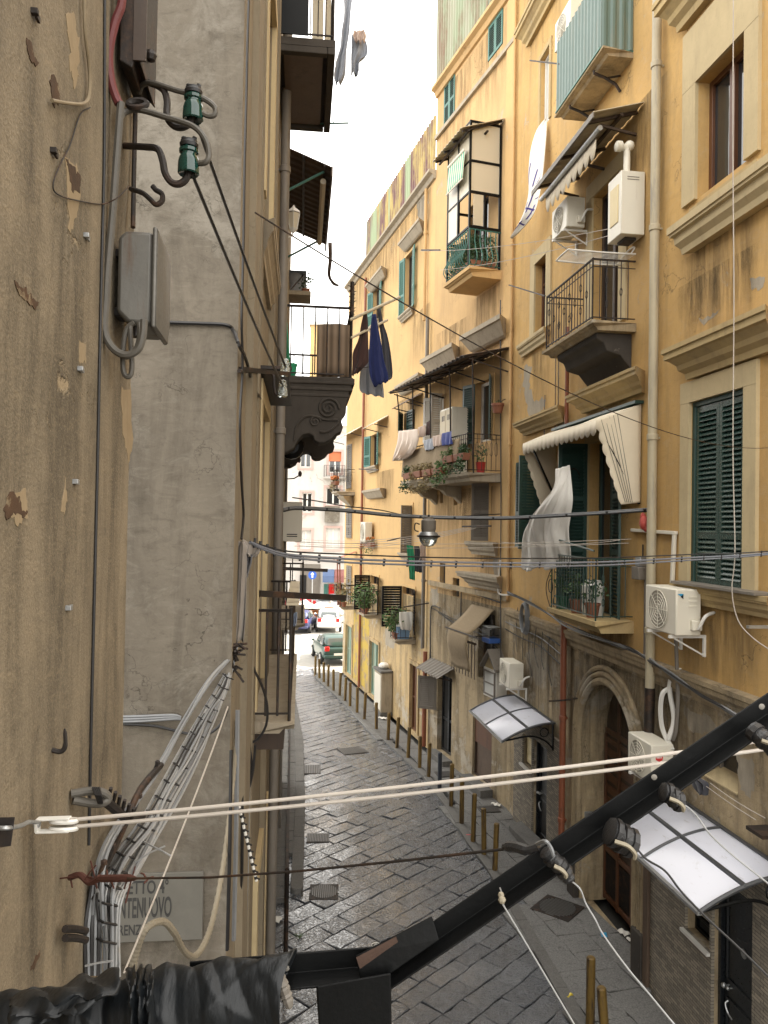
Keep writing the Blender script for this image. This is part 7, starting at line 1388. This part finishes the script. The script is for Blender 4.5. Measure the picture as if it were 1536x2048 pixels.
solo('diagonal_wire', 'long thin wire falling diagonally from the left hood to the right edge', 'wire', MB().tube(sag(LF.px(510, 425, .25), RN.px(1560, 893, .05), .28, 30), .0032, 5), m_iron)
for k, (a, c) in enumerate((((590, 1084, 15), (1262, 1078, 12.4)), ((588, 1092, 15), (1258, 1086, 12.4)), ((1002, 1084, 12.6), (1240, 1080, 12.4)))): solo('washing_line', 'one of three white washing lines reaching the lower balcony of the ochre house', 'washing line', MB().tube(sag(At(*a), At(*c), .06), .006, 4), m_rope, group='white lines at the lower balcony')
solo('clothes_rod', 'green-black rod slanting out of the lower balcony at the white sheet', 'rod', MB().tube([RN.px(1112, 1078, .7), RN.px(1188, 1102, .62)], .018, 6), m_green)
for k, (a, c) in enumerate((((840, 502, 20), (1216, 458, 12.7)), ((880, 540, 20), (1250, 462, 12.6)))): solo('washing_line', ('upper' if k == 0 else 'lower')+' of two pale lines from the boiler cabinet towards the veranda', 'washing line', MB().tube(sag(At(*a), At(*c), .1), .007, 4), m_rope)
# street lamp
c = At(857, 1058, 14); t = thing('street_lamp', 'grey metal street lamp with glass bowl hanging from the upper cables', 'street lamp', Matrix.Translation(c))
k_ = 14/FPX
MB().lathe([(.12, -.06), (.135, .0), (.135, .15), (.11, .18), (.08, .19), (.08, .22)], 18).build('gear_housing', m_gpipe, t); MB().lathe([(.08, -.12), (.14, -.11), (.18, -.16), (.19, -.21)], 20, T(0, 0, .06)).build('reflector', m_galv, t)
MB().lathe([(.02, -.32), (.10, -.30), (.155, -.23), (.175, -.15)], 20, T(0, 0, .0)).build('glass_bowl', m_cg, t); b = MB(); b.tube([(.2*math.cos(a*.314), .2*math.sin(a*.314), -.13) for a in range(20)], .016, 6, closed=True); b.build('rim', m_iron, t)
b = MB(); b.tube([(0, 0, .2), (0, 0, .26)], .02, 6); b.tube(curve([(-.16, 0, .08), (-.24, 0, .1), (-.25, 0, -.02), (-.18, 0, -.05)], 4), .012, 5); b.build('hanger', m_iron, t)
# ------------------------------------------------------------------ foreground: clothesline, beam, wrap
t, Mi = wthing('clothesline_pulley', 'white plastic pulley on a steel hook and plate at the left edge', 'pulley', At(75, 1650, 1.7)); Yp = 1.7
def q_(px, py, Y=Yp): return Mi @ At(px, py, Y)
m_rail = M_plain('dark_steel_plate', (.035, .03, .028), .5, .4, var=.3, dirt=(.08, .05, .03))
b = MB(); b.hexa([q_(-60, 1636, 1.40), q_(30, 1634, 1.40), q_(22, 1692, 1.40), q_(-60, 1704, 1.40), q_(-60, 1636, 1.41), q_(30, 1634, 1.41), q_(22, 1692, 1.41), q_(-60, 1704, 1.41)]); b.build('plate', m_rail, t, smooth=False, bev=.001)
b = MB(); b.tube(curve([q_(-8, 1656, 1.39), q_(14, 1656, 1.39), q_(30, 1654, 1.42), q_(45, 1650, 1.48), q_(58, 1644, 1.54), (q_(76, 1645, 1.62))], 5), .0042, 8); b.sph(tuple(q_(74, 1648, 1.64)), .009, 8); b.build('hook', m_galv, t)
for y in (1638, 1663): b = MB(); b.bar(q_(74, y, 1.64), q_(140, y-2, 1.64), .018, .004); b.build('frame_arm', m_pvc, t, smooth=False, bev=.001)
b = MB(); b.bar(q_(75, 1640, 1.64), q_(75, 1662, 1.64), .005, .018, up=(0, 1, 0)); b.build('frame_bridge', m_pvc, t, smooth=False)
c = q_(128, 1649, 1.66)
for z in (.008, -.008): b = MB(); b.lathe([(.012, -.004), (.029, -.0045), (.031, 0), (.029, .0045), (.012, .004)], 24, T(c.x, c.y, c.z+z) @ RX(R(-14))); b.build('wheel', m_pvc, t)
for k, (y0, y1) in enumerate(((1641, 1468), (1655, 1486))): solo('clothesline', ('upper' if k == 0 else 'lower')+' strand of the white clothesline running right from the pulley', 'clothesline', MB().tube(sag(At(130, y0, 1.66), At(1620, y1, 1.75), .012, 30), .0042, 8), m_rope)
t, Mi = wthing('rusty_wire', 'rusty wire with turnbuckle stretched from the near wall to the steel beam', 'wire', At(140, 1757, 1.9))
def q_(px, py, Y): return Mi @ At(px, py, Y)
MB().tube([q_(255, 1757, 1.8), q_(420, 1755, 1.7), q_(600, 1742, 1.58), q_(800, 1722, 1.45), q_(1012, 1698, 1.3)], .0027, 6).build('wire', m_iron, t)
m_rustw = M_plain('red_rust', (.085, .03, .02), .8, .2, var=.4, scale=30)
b = MB(); b.tube(curve([q_(140, 1755, 1.95), q_(160, 1750, 1.92), q_(180, 1765, 1.9), q_(200, 1755, 1.88)], 5), .008, 6); b.tube([q_(195, 1757, 1.88), q_(205, 1757, 1.87), q_(258, 1756, 1.82), q_(272, 1757, 1.81)], [.004, .009, .009, .004], 8); b.build('turnbuckle', m_rustw, t)
b = MB(); rr = random.Random(5)
for k in range(10): a = q_(lerp(140, 300, k/9)+rr.uniform(-6, 6), 1757+rr.uniform(-14, 14), lerp(1.93, 1.8, k/9)); d = V((rr.gauss(0, .02), rr.gauss(0, .01), rr.gauss(0, .016))); b.tube([a-d, a+V((0, 0, .004)), a+d], .0022, 4)
b.build('twisted_ends', m_rustw, t)
# angle-iron beam
YB_ = 1.25
def angle(t, Mi, U, Lo, name, th=.004, fl=.045, mat=None):
    """L-section between two screen-located ends: upright web on the far side, flange towards the viewer"""
    u0, u1 = At(*U[0]), At(*U[1]); l0, l1 = At(*Lo[0]), At(*Lo[1]); d = (u1-u0).normalized(); up0, up1 = l0-u0, l1-u1
    nrm = d.cross(up0).normalized(); nrm = nrm if nrm.y < 0 else -nrm
    e0, e1 = up0.normalized()*th, up1.normalized()*th
    A = [u0, l0, l0+nrm*fl, l0+nrm*fl-e0, l0-e0+nrm*th, u0+nrm*th]; B = [u1, l1, l1+nrm*fl, l1+nrm*fl-e1, l1-e1+nrm*th, u1+nrm*th]
    b = MB(); n = 6; b.add([Mi @ p for p in A+B], [(0, 1, 4, 5), (1, 2, 3, 4), (6, 11, 10, 7), (7, 10, 9, 8)]+[(k, n+k, n+(k+1) % n, (k+1) % n) for k in range(n)])
    return b.build(name, mat or m_black, t, smooth=False, bev=.0012), nrm
t, Mi = wthing('steel_beam', 'black painted angle-iron beam of a balcony frame crossing the lower right', 'beam', At(780, 1960, YB_))
def q_(px, py, Y=YB_): return Mi @ At(px, py, Y)
o, nr = angle(t, Mi, ((1600, 1340, YB_), (730, 1934, YB_)), ((1600, 1386, YB_), (730, 1982, YB_)), 'long_arm')
o2, nr2 = angle(t, Mi, ((772, 1890, YB_+.01), (380, 1922, YB_+.01)), ((772, 1932, YB_+.01), (380, 1966, YB_+.01)), 'short_arm')
b = MB(); b.hexa([q_(712, 1911, YB_-.02), q_(864, 1832, YB_-.02), q_(878, 1880, YB_-.03), q_(726, 1985, YB_-.03), q_(712, 1911, YB_-.015), q_(864, 1832, YB_-.015), q_(878, 1880, YB_-.025), q_(726, 1985, YB_-.025)]); b.build('splice_plate', m_black, t, smooth=False, bev=.001)
m_rustp = M_plain('flaking_rust', (.06, .033, .022), .85, .0, var=.5, scale=25, dirt=(.03, .02, .014)); b = MB(); b.hexa([q_(712, 1915, YB_-.0215), q_(792, 1873, YB_-.0215), q_(796, 1884, YB_-.0235), q_(720, 1938, YB_-.0245), q_(712, 1915, YB_-.0205), q_(792, 1873, YB_-.0205), q_(796, 1884, YB_-.0225), q_(720, 1938, YB_-.0235)]); b.build('rust_patch', m_rustp, t, smooth=False)
b = MB(); b.hexa([q_(632, 1972), q_(782, 1945), q_(784, 2100), q_(640, 2100), q_(632, 1972, YB_-.05), q_(782, 1945, YB_-.05), q_(784, 2100, YB_-.05), q_(640, 2100, YB_-.05)]); b.build('bracket_post', m_black, t, smooth=False, bev=.003)
m_glue0 = M_plain('chalky_rivet', (.24, .22, .19), .7)
for px, py in ((573, 1936), (1308, 1554), (1523, 1413)): b = MB(); c = q_(px, py, YB_-.004); b.lathe([(.0046, 0), (.0048, .0012), (.003, .002)], 14, T(*c) @ RX(R(90))); b.build('rivet', m_glue0, t)
b = MB(); b.tube(curve([q_(548, 1925, 1.21), q_(560, 1950, 1.2), q_(566, 1972, 1.2), q_(574, 1995, 1.2), q_(580, 2016, 1.2)], 5), [.004, .006, .007, .006, .006, .007, .008, .007, .009, .010, .008, .010, .009, .008, .010, .008, .009, .008, .007, .006, .004], 8); b.build('cement_blob', m_gpipe, t)
# black wrap over the left end
mw = NT('black_plastic_wrap'); n1 = mw.noise(7, 4, .6, sc=(2.5, 1, 1)); n2 = mw.noise(38, 4, .6, sc=(2, 1, 1)); mw.set(Base_Color=mw.mix(mw.ramp(n1, .52, .9), (.006, .0075, .009), (.04, .043, .046)), Roughness=mw.math('ADD', mw.math('MULTIPLY', n2, .25), .30), Specular_IOR_Level=.35); mw.bump(mw.math('ADD', n1, mw.math('MULTIPLY', n2, .3)), .45, .008); m_wrap = mw.m
A_, B_ = At(568, 1982, 1.2), At(-90, 2090, 1.2); rr = random.Random(8); ph = [rr.uniform(0, 6) for _ in range(8)]
def wrapf(u, v):
    a = v*2*math.pi; p = A_.lerp(B_, u); r = .056+.0022*math.sin(u*33+ph[0]+.6*math.sin(a*2))+.0015*math.sin(a*3+u*31+ph[1])+.0022*abs(math.sin(u*47+a*1.3+ph[2]))+.003*math.sin(u*9+ph[3])
    rg = lambda q: 1-abs(math.sin(q))
    r += .0026*rg(u*17+1.6*math.sin(a*1.5+2)+ph[4])**3+.003*rg(u*7-a*1.1+ph[5])**4+.001*rg(u*41+3*math.sin(a+u*9))**2-.002
    r *= 1-.12*math.exp(-((u-.52)/.02)**2); r += .012*math.exp(-((u-.86)/.07)**2)*max(0, math.sin(a))
    return p+V((.006*math.sin(a*2+u*12)+.012*math.sin(a)*(1 if u < .05 else 0), math.cos(a)*r*.9, math.sin(a)*r))
t = solo('tarpaulin_wrap', 'crumpled black plastic wrapped round the beam at the bottom left', 'tarpaulin', MB().grid(wrapf, 260, 90), m_wrap, solid=.002)
o_ = t.location
def flap(P, nm, seed):
    A = curve([At(*q[0]) for q in P], 5); B = curve([At(*q[1]) for q in P], 5); r2 = random.Random(seed)
    def fn(u, v):
        k = v*(len(A)-1); i = min(int(k), len(A)-2); p = A[i].lerp(A[i+1], k-i).lerp(B[i].lerp(B[i+1], k-i), u); return p+V((0, .006*math.sin(u*16+seed)+.004*math.sin(v*19+u*7), .004*math.sin(u*23+v*9)))-o_
    MB().grid(fn, 24, 16).build(nm, m_wrap, t, solid=.0015)
flap([((232, 1940, 1.19), (20, 1992, 1.19)), ((238, 1965, 1.13), (24, 2012, 1.13)), ((225, 1995, 1.11), (18, 2040, 1.11)), ((150, 2015, 1.1), (10, 2090, 1.1))], 'torn_flap', 2)
flap([((252, 1938, 1.2), (300, 1932, 1.2)), ((258, 1965, 1.125), (304, 1962, 1.125)), ((262, 2010, 1.11), (306, 2008, 1.11)), ((264, 2070, 1.12), (308, 2070, 1.12))], 'torn_flap', 4)
# taped insulators hanging from the beam with their wires
m_tape = M_plain('black_tape', (.016, .016, .017), .38, var=.4, scale=30, bump=.4)
m_glue = M_plain('dried_glue', (.26, .225, .16), .6, var=.2, scale=30)
def taped(label, body, rad, tail, rw=.0015, mat=None, extra=None):
    t, Mi = wthing('taped_insulator', label, 'insulator', At(*body[0])); P = curve([Mi @ At(*p) for p in body], 5); n = len(P)
    MB().tube(P, [rad*(.88+.1*math.sin(i*1.3))*(.7 if i in (0, n-1) else 1) for i in range(n)], 10).build('taped_body', m_tape, t)
    b = MB(); 
    for k in (n//4, n//2, 3*n//4): b.tube([P[k]-(P[1]-P[0]).normalized()*.004, P[k]+(P[1]-P[0]).normalized()*.004], rad*1.04, 10)
    b.build('tape_ring', m_bcable, t)
    MB().tube(curve([P[n//2]+V((-rad*.8, -rad, .004)), P[n//2]+V((0, -rad*1.25, .0)), P[n//2]+V((rad*.5, -rad*1.2, -rad*.5)), P[n//2]+V((rad*.6, -rad*.9, -rad))], 4), .0035, 5).build('glue_blob', m_glue, t)
    MB().tube(curve([Mi @ At(*p) for p in tail], 8), rw, 6).build('wire', mat or m_wcable, t); return t
taped('big taped insulator in the middle of the beam with a dark wire trailing right', [(1216, 1660, 1.2), (1232, 1668, 1.2), (1252, 1682, 1.19), (1272, 1690, 1.19)], .022, [(1262, 1680, 1.19), (1290, 1716, 1.18), (1330, 1742, 1.17), (1365, 1786, 1.16), (1420, 1842, 1.15), (1480, 1898, 1.14), (1560, 1976, 1.12)], .0017, m_bcable)
taped('slim taped insulator below the rusty wire end with a white wavy wire', [(1090, 1700, 1.21), (1104, 1718, 1.21), (1118, 1730, 1.2), (1128, 1742, 1.2), (1140, 1760, 1.2)], .013, [(1140, 1760, 1.2), (1160, 1778, 1.19), (1172, 1808, 1.19), (1190, 1838, 1.18), (1202, 1862, 1.18), (1228, 1900, 1.17), (1262, 1945, 1.16), (1300, 1990, 1.15), (1370, 2075, 1.13)], .0015)
taped('taped insulator on the upper part of the beam near the big canopy', [(1322, 1582, 1.2), (1340, 1588, 1.2), (1352, 1600, 1.19), (1364, 1606, 1.19)], .015, [(1364, 1606, 1.19), (1390, 1628, 1.19), (1420, 1668, 1.18), (1460, 1706, 1.17), (1530, 1762, 1.16), (1580, 1800, 1.15)], .0014)
taped('thick taped grey tube at the right edge of the beam', [(1500, 1456, 1.2), (1515, 1468, 1.19), (1540, 1490, 1.18), (1570, 1512, 1.17)], .015, [(1540, 1500, 1.18), (1560, 1520, 1.17), (1590, 1540, 1.16)], .003)
t, Mi = wthing('tie_wire', 'white wire knotted to the beam and hanging straight down to the street', 'wire', At(1004, 1796, 1.22)); b = MB(); b.tube([Mi @ At(1000, 1776, 1.22), Mi @ At(1005, 1790, 1.19), Mi @ At(1004, 1806, 1.18), Mi @ At(1060, 1900, 1.17), Mi @ At(1170, 2085, 1.15)], .0013, 6); b.build('wire', m_wcable, t); b = MB(); b.sph(tuple(Mi @ At(1004, 1800, 1.18)), .006, 8); b.sph(tuple(Mi @ At(1002, 1790, 1.19)), .005, 8); b.build('knot', m_glue, t)
t, Mi = wthing('rubber_sleeve', 'black rubber sleeve ending the rusty wire above the beam', 'sleeve', At(1010, 1698, 1.3)); MB().tube(curve([Mi @ At(1008, 1694, 1.3), Mi @ At(1030, 1694, 1.28), Mi @ At(1055, 1700, 1.26), Mi @ At(1078, 1694, 1.25)], 5), [.006]*2+[.009]*8+[.007]*6, 8).build('sleeve', m_tape, t); b = MB(); b.tube(curve([Mi @ At(1074, 1688, 1.24), Mi @ At(1090, 1682, 1.2), Mi @ At(1100, 1692, 1.2), Mi @ At(1106, 1708, 1.2), Mi @ At(1104, 1720, 1.21)], 5), .003, 6); b.build('wire_loop', m_gcable, t)
# ------------------------------------------------------------------ the square: cars, sign, market
m_tyre = M_plain('tyre_rubber', (.02, .02, .02), .8, bump=.2); m_rim = M_plain('wheel_alloy', (.45, .45, .45), .35, .6); m_red2 = NT('red_lamp'); m_red2.set(Base_Color=(.50, .015, .012), Roughness=.2); m_red2 = m_red2.m
m_cg2 = glass('car_glass', (.06, .075, .075), .04, 1.0)
def car(label, M, paint, hatch=True, L=3.75, W_=1.64, H=1.44):
    t = thing('parked_car', label, 'car', M, 'parked cars in the square'); hw = W_/2
    # stations along +y from rear bumper to nose: y, half width, bottom, shoulder z
    st = [(0, .80, .42, .72), (.06, .94, .30, .86), (.35, .99, .22, .93), (1.0, 1, .2, .95), (2.0, 1, .2, .94), (2.75, .99, .2, .90), (3.3, .95, .24, .80), (3.65, .86, .30, .66), (3.75, .70, .38, .56)]
    b = MB(); n = 10; vs = []
    for y, w, z0, z1 in st:
        y *= L/3.75; w *= hw
        vs += [(-w*.85, y, z0), (-w, y, z0+.12), (-w*1.0, y, lerp(z0, z1, .6)), (-w*.94, y, z1), (-w*.5, y, z1+.02), (w*.5, y, z1+.02), (w*.94, y, z1), (w*1.0, y, lerp(z0, z1, .6)), (w, y, z0+.12), (w*.85, y, z0)]
    m = len(st); fs = [(i*n+k, i*n+(k+1) % n, (i+1)*n+(k+1) % n, (i+1)*n+k) for i in range(m-1) for k in range(n)]+[tuple(range(n))[::-1], tuple(range((m-1)*n, m*n))]
    b.add(vs, fs); b.build('body', paint, t, sub=2)
    gs = [(.12, .93, .88, .72), (.42, H-.06, .92, .74), (1.0, H, .93, .77), (1.75, H-.03, .93, .77), (2.55, .95, .9, .82)]; b = MB(); vs = []
    for y, zt, wb, wt in gs: vs += [(-hw*wb, y, .88), (-hw*lerp(wb, wt, .9), y, max(.9, zt-.08)), (-hw*wt*.8, y, max(.92, zt)), (hw*wt*.8, y, max(.92, zt)), (hw*lerp(wb, wt, .9), y, max(.9, zt-.08)), (hw*wb, y, .88)]
    m = len(gs); n = 6; b.add(vs, [(i*n+k, i*n+(k+1) % n, (i+1)*n+(k+1) % n, (i+1)*n+k) for i in range(m-1) for k in range(n)]+[tuple(range(n))[::-1], tuple(range((m-1)*n, m*n))]); b.build('cabin', paint, t, sub=2, ang=60)
    q = MB(); q.hexa([(-hw*.66, .165, .98), (hw*.66, .165, .98), (hw*.58, .385, H-.13), (-hw*.58, .385, H-.13), (-hw*.66, .20, .98), (hw*.66, .20, .98), (hw*.58, .42, H-.13), (-hw*.58, .42, H-.13)]); q.build('rear_window', m_cg2, t, smooth=False, bev=.02)
    for s in (-1, 1):
        q = MB()
        for ya, yb in ((.55, 1.15), (1.25, 2.15)): q.hexa([(s*hw*.93, ya+.06*(ya < 1), .95), (s*hw*.93, yb+.1*(ya > 1), .95), (s*hw*.82, yb-.25*(ya > 1), H-.14), (s*hw*.82, ya+.12*(ya < 1), H-.14), (s*hw*.86, ya, .95), (s*hw*.86, yb, .95), (s*hw*.76, yb-.25*(ya > 1), H-.14), (s*hw*.76, ya+.12*(ya < 1), H-.14)])
        q.build('side_window', m_cg2, t, smooth=False, bev=.015)
        q = MB(); q.box(s*hw*.72-.12, s*hw*.72+.12, -.0, .14, .70, .93); q.build('tail_light', m_red2, t, bev=.03)
        for y in (.62, 3.0): w = MB(); w.lathe([(.2, -.09), (.28, -.09), (.3, -.06), (.3, .06), (.28, .09), (.2, .09)], 22, T(s*(hw-.06), y, .3) @ RY(R(90))); o = w.build('wheel', m_tyre, t); MB().lathe([(.02, -.095), (.2, -.092), (.2, .092), (.02, .095)], 18, T(s*(hw-.06), y, .3) @ RY(R(90))).build('rim', m_rim, o)
        MB().sph((s*(hw+.09), 2.25, .98), .09, 8, .07).build('mirror', paint, t)
    MB().box(-hw*.9, hw*.9, -.06, .1, .36, .52).build('bumper', paint, t, bev=.04); MB().box(-.26, .26, -.075, -.06, .5, .61).build('number_plate', m_pvc, t, bev=.005)
    return t
def paint(name, c): t_ = NT(name); t_.set(Base_Color=c, Roughness=.3, Coat_Weight=.25, Coat_Roughness=.06); return t_.m
m_cw, m_cgr, m_cb, m_cr, m_cs = paint('white_car_paint', (.62, .62, .60)), paint('dark_green_car_paint', (.018, .05, .042)), paint('dark_blue_car_paint', (.03, .035, .10)), paint('red_car_paint', (.36, .02, .03)), paint('silver_car_paint', (.32, .33, .35))
def cp(px, py, rot): p = G(px, py, 0); return Matrix.Translation((p.x, p.y, 0)) @ RZ(R(rot))
car('white hatchback seen from behind in the sunlit square', cp(657, 1266, 4), m_cw); car('dark green hatchback half hidden behind the corner of the far yellow house', Matrix.Translation((-2.12, 38.3, 0)) @ RZ(R(15)), m_cgr, L=3.8)
car('dark blue car behind the low left balcony railing in the square', cp(592, 1268, -4), m_cb); car('red car farthest back in the square by the blue sign', Matrix.Translation((-5.6, 60.5, 0)) @ RZ(R(62)), m_cr); car('silver car beside the red one at the back of the square', Matrix.Translation((-2.8, 61.5, 0)) @ RZ(R(80)), m_cs)
car('light grey car at the back left of the square', Matrix.Translation((-8.6, 61.0, 0)) @ RZ(R(75)), m_cs)
p = G(624, 1207, 0); p = V((At(624, 1207, 57).x, 57, 0)); t = thing('road_sign', 'round blue road sign with white arrow on a pole in the square', 'road sign', Matrix.Translation(p)); zs = At(624, 1150, 57).z
MB().tube([(0, 0, 0), (0, 0, zs+.3)], .04, 8).build('pole', m_galv, t); MB().lathe([(.31, 0), (.31, .02)], 28, T(0, -.06, zs) @ RX(R(90))).build('disc', M_plain('sign_blue', (.02, .09, .42), .4, var=.05, bump=0), t)
MB().prism([(-.06, -.2), (.06, -.2), (.06, .04), (.15, .04), (0, .22), (-.15, .04), (-.06, .04)], -.09, -.082, 'y', T(0, 0, zs)).build('arrow', m_pvc, t, smooth=False)
# street market at the back
m_orange = M_plain('orange_plastic', (.55, .20, .04), .5)
for k, (px, w) in enumerate(((600, 1.6), (622, 1.9), (640, 1.2))):
    q = At(px, 1225, 54); solo('crate', ('white', 'orange', 'brown')[k]+' market crate standing behind the parked cars', 'crate', MB().hexa([(-w/2, -.4, 0), (w/2, -.4, 0), (w/2, .4, 0), (-w/2, .4, 0), (-w/2-.05, -.45, 1.0), (w/2+.05, -.45, 1.0), (w/2+.05, .45, 1.0), (-w/2-.05, .45, 1.0)]).box(-w/2-.07, w/2+.07, -.47, .47, .9, 1.0), (m_pvc, m_orange, m_terra)[k], Matrix.Translation((q.x, 54, 0)), bev=.03, smooth=False)
rr = random.Random(2)
for k in range(12):
    x = lerp(596, 676, k/11); q = At(x, 1215, 55.5); b = MB(); b.sph((0, 0, .4), .55, 10, .4); b.v = [(p[0]*rr.uniform(.85, 1.15), p[1]*rr.uniform(.85, 1.15), p[2]*rr.uniform(.85, 1.15)) for p in b.v]
    tt = solo('market_bag', 'one of a row of heaped pale sacks behind the parked cars', 'sack', b, (m_wsheet, m_pinkc, m_wsheet, m_canvas)[k % 4], Matrix.Translation((q.x, 55.5+rr.uniform(-.4, .4), rr.uniform(0, .75))), 'heaped market sacks')
q = At(640, 1215, 56.0); t = thing('market_table', 'trestle table carrying the heaped market sacks', 'table', Matrix.Translation((q.x-4.2, 55.4, 0))); MB().box(0, 8.5, -.6, .6, .62, .7).build('tabletop', m_sheet, t, smooth=False)
for x in (.2, 4.2, 8.3): MB().box(x-.04, x+.04, -.5, .5, 0, .62).build('leg', m_sheet, t, smooth=False)
q0, q1 = EN.hit(688, 1164, .4), EN.hit(646, 1139, .4); t = thing('shop_awning', 'blue and red shop awning across the square', 'awning', EN.M(q0[0], 0, q0[1])); L_, H_ = q1[0]-q0[0], q1[1]-q0[1]
MB().hexa([(0, 0, H_*.55), (L_*.45, 0, H_*.55), (L_*.45, 1.2, .0), (0, 1.2, 0), (0, 0, H_), (L_*.45, 0, H_), (L_*.45, 1.2, H_*.5), (0, 1.2, H_*.5)]).build('red_cover', paint('red_awning', (.24, .09, .085)), t, smooth=False); MB().hexa([(L_*.47, 0, H_*.55), (L_, 0, H_*.55), (L_, 1.2, .0), (L_*.47, 1.2, 0), (L_*.47, 0, H_), (L_, 0, H_), (L_, 1.2, H_*.5), (L_*.47, 1.2, H_*.5)]).build('blue_cover', paint('blue_awning', (.08, .13, .25)), t, smooth=False)
for k, (xa, xb, ya, yb, mt_) in enumerate(((648, 655, 1168, 1205, m_teal), (658, 668, 1168, 1205, m_red2), (672, 684, 1168, 1205, m_dark), (600, 612, 1150, 1200, m_dark))):
    r = EN.rect((xa, ya), (xb, yb), .05); MB().box(r[0], r[1], .0, .14, r[2], r[3]).build('shop_door', mt_, en, smooth=False)
# ------------------------------------------------------------------ light, sky, camera
S = bpy.context.scene
W0 = bpy.data.worlds.new('World'); S.world = W0; W0.use_nodes = True; nt = W0.node_tree; bg = nt.nodes['Background']
SUN_EL, SUN_AZ = R(44), R(63)                              # azimuth clockwise from +Y: the sun stands over the right-hand houses
sky = nt.nodes.new('ShaderNodeTexSky'); sky.sky_type = 'NISHITA'; sky.sun_disc = False; sky.sun_elevation = SUN_EL; sky.sun_rotation = SUN_AZ; sky.dust_density = 3.0; sky.air_density = 1.2
cl = nt.nodes.new('ShaderNodeRGB'); cl.outputs[0].default_value = (6.3, 6.1, 5.75, 1)   # bright even cloud veil
tc = nt.nodes.new('ShaderNodeTexCoord'); nz = nt.nodes.new('ShaderNodeTexNoise'); nz.inputs['Scale'].default_value = 2.2; nz.inputs['Detail'].default_value = 6; nt.links.new(tc.outputs['Generated'], nz.inputs['Vector'])
mr = nt.nodes.new('ShaderNodeMapRange'); mr.inputs[1].default_value = .25; mr.inputs[2].default_value = .6; mr.inputs[3].default_value = .82; mr.inputs[4].default_value = 1; nt.links.new(nz.outputs[0], mr.inputs[0])
mx = nt.nodes.new('ShaderNodeMix'); mx.data_type = 'RGBA'; nt.links.new(mr.outputs[0], mx.inputs[0]); nt.links.new(sky.outputs[0], mx.inputs[6]); nt.links.new(cl.outputs[0], mx.inputs[7])
nt.links.new(mx.outputs[2], bg.inputs[0]); bg.inputs[1].default_value = .15
L = bpy.data.lights.new('sun', 'SUN'); L.energy = 4.2; L.angle = R(.6); L.color = (1, .94, .84)
lo = bpy.data.objects.new('sun', L); C.objects.link(lo)
sd = V((math.sin(SUN_AZ)*math.cos(SUN_EL), math.cos(SUN_AZ)*math.cos(SUN_EL), math.sin(SUN_EL)))
lo.rotation_euler = sd.to_track_quat('Z', 'Y').to_euler(); lo.location = sd*60
cd = bpy.data.cameras.new('camera'); cam = bpy.data.objects.new('camera', cd); C.objects.link(cam)
cd.sensor_fit = 'VERTICAL'; cd.sensor_height = 36; cd.lens = FPX/2048*36; cd.clip_start = .05; cd.clip_end = 600
Mc = Matrix((_r, _u, -_f)).transposed().to_4x4(); Mc.translation = CAM; cam.matrix_world = Mc
S.camera = cam
S.render.engine = 'CYCLES'; S.cycles.max_bounces = 7; S.cycles.diffuse_bounces = 4; S.cycles.glossy_bounces = 3; S.cycles.transmission_bounces = 5; S.cycles.caustics_reflective = False; S.cycles.caustics_refractive = False
S.cycles.use_denoising = True; S.cycles.sample_clamp_indirect = 6
S.view_settings.view_transform = 'Standard'; S.view_settings.look = 'None'; S.view_settings.exposure = 2.05; S.view_settings.gamma = 1
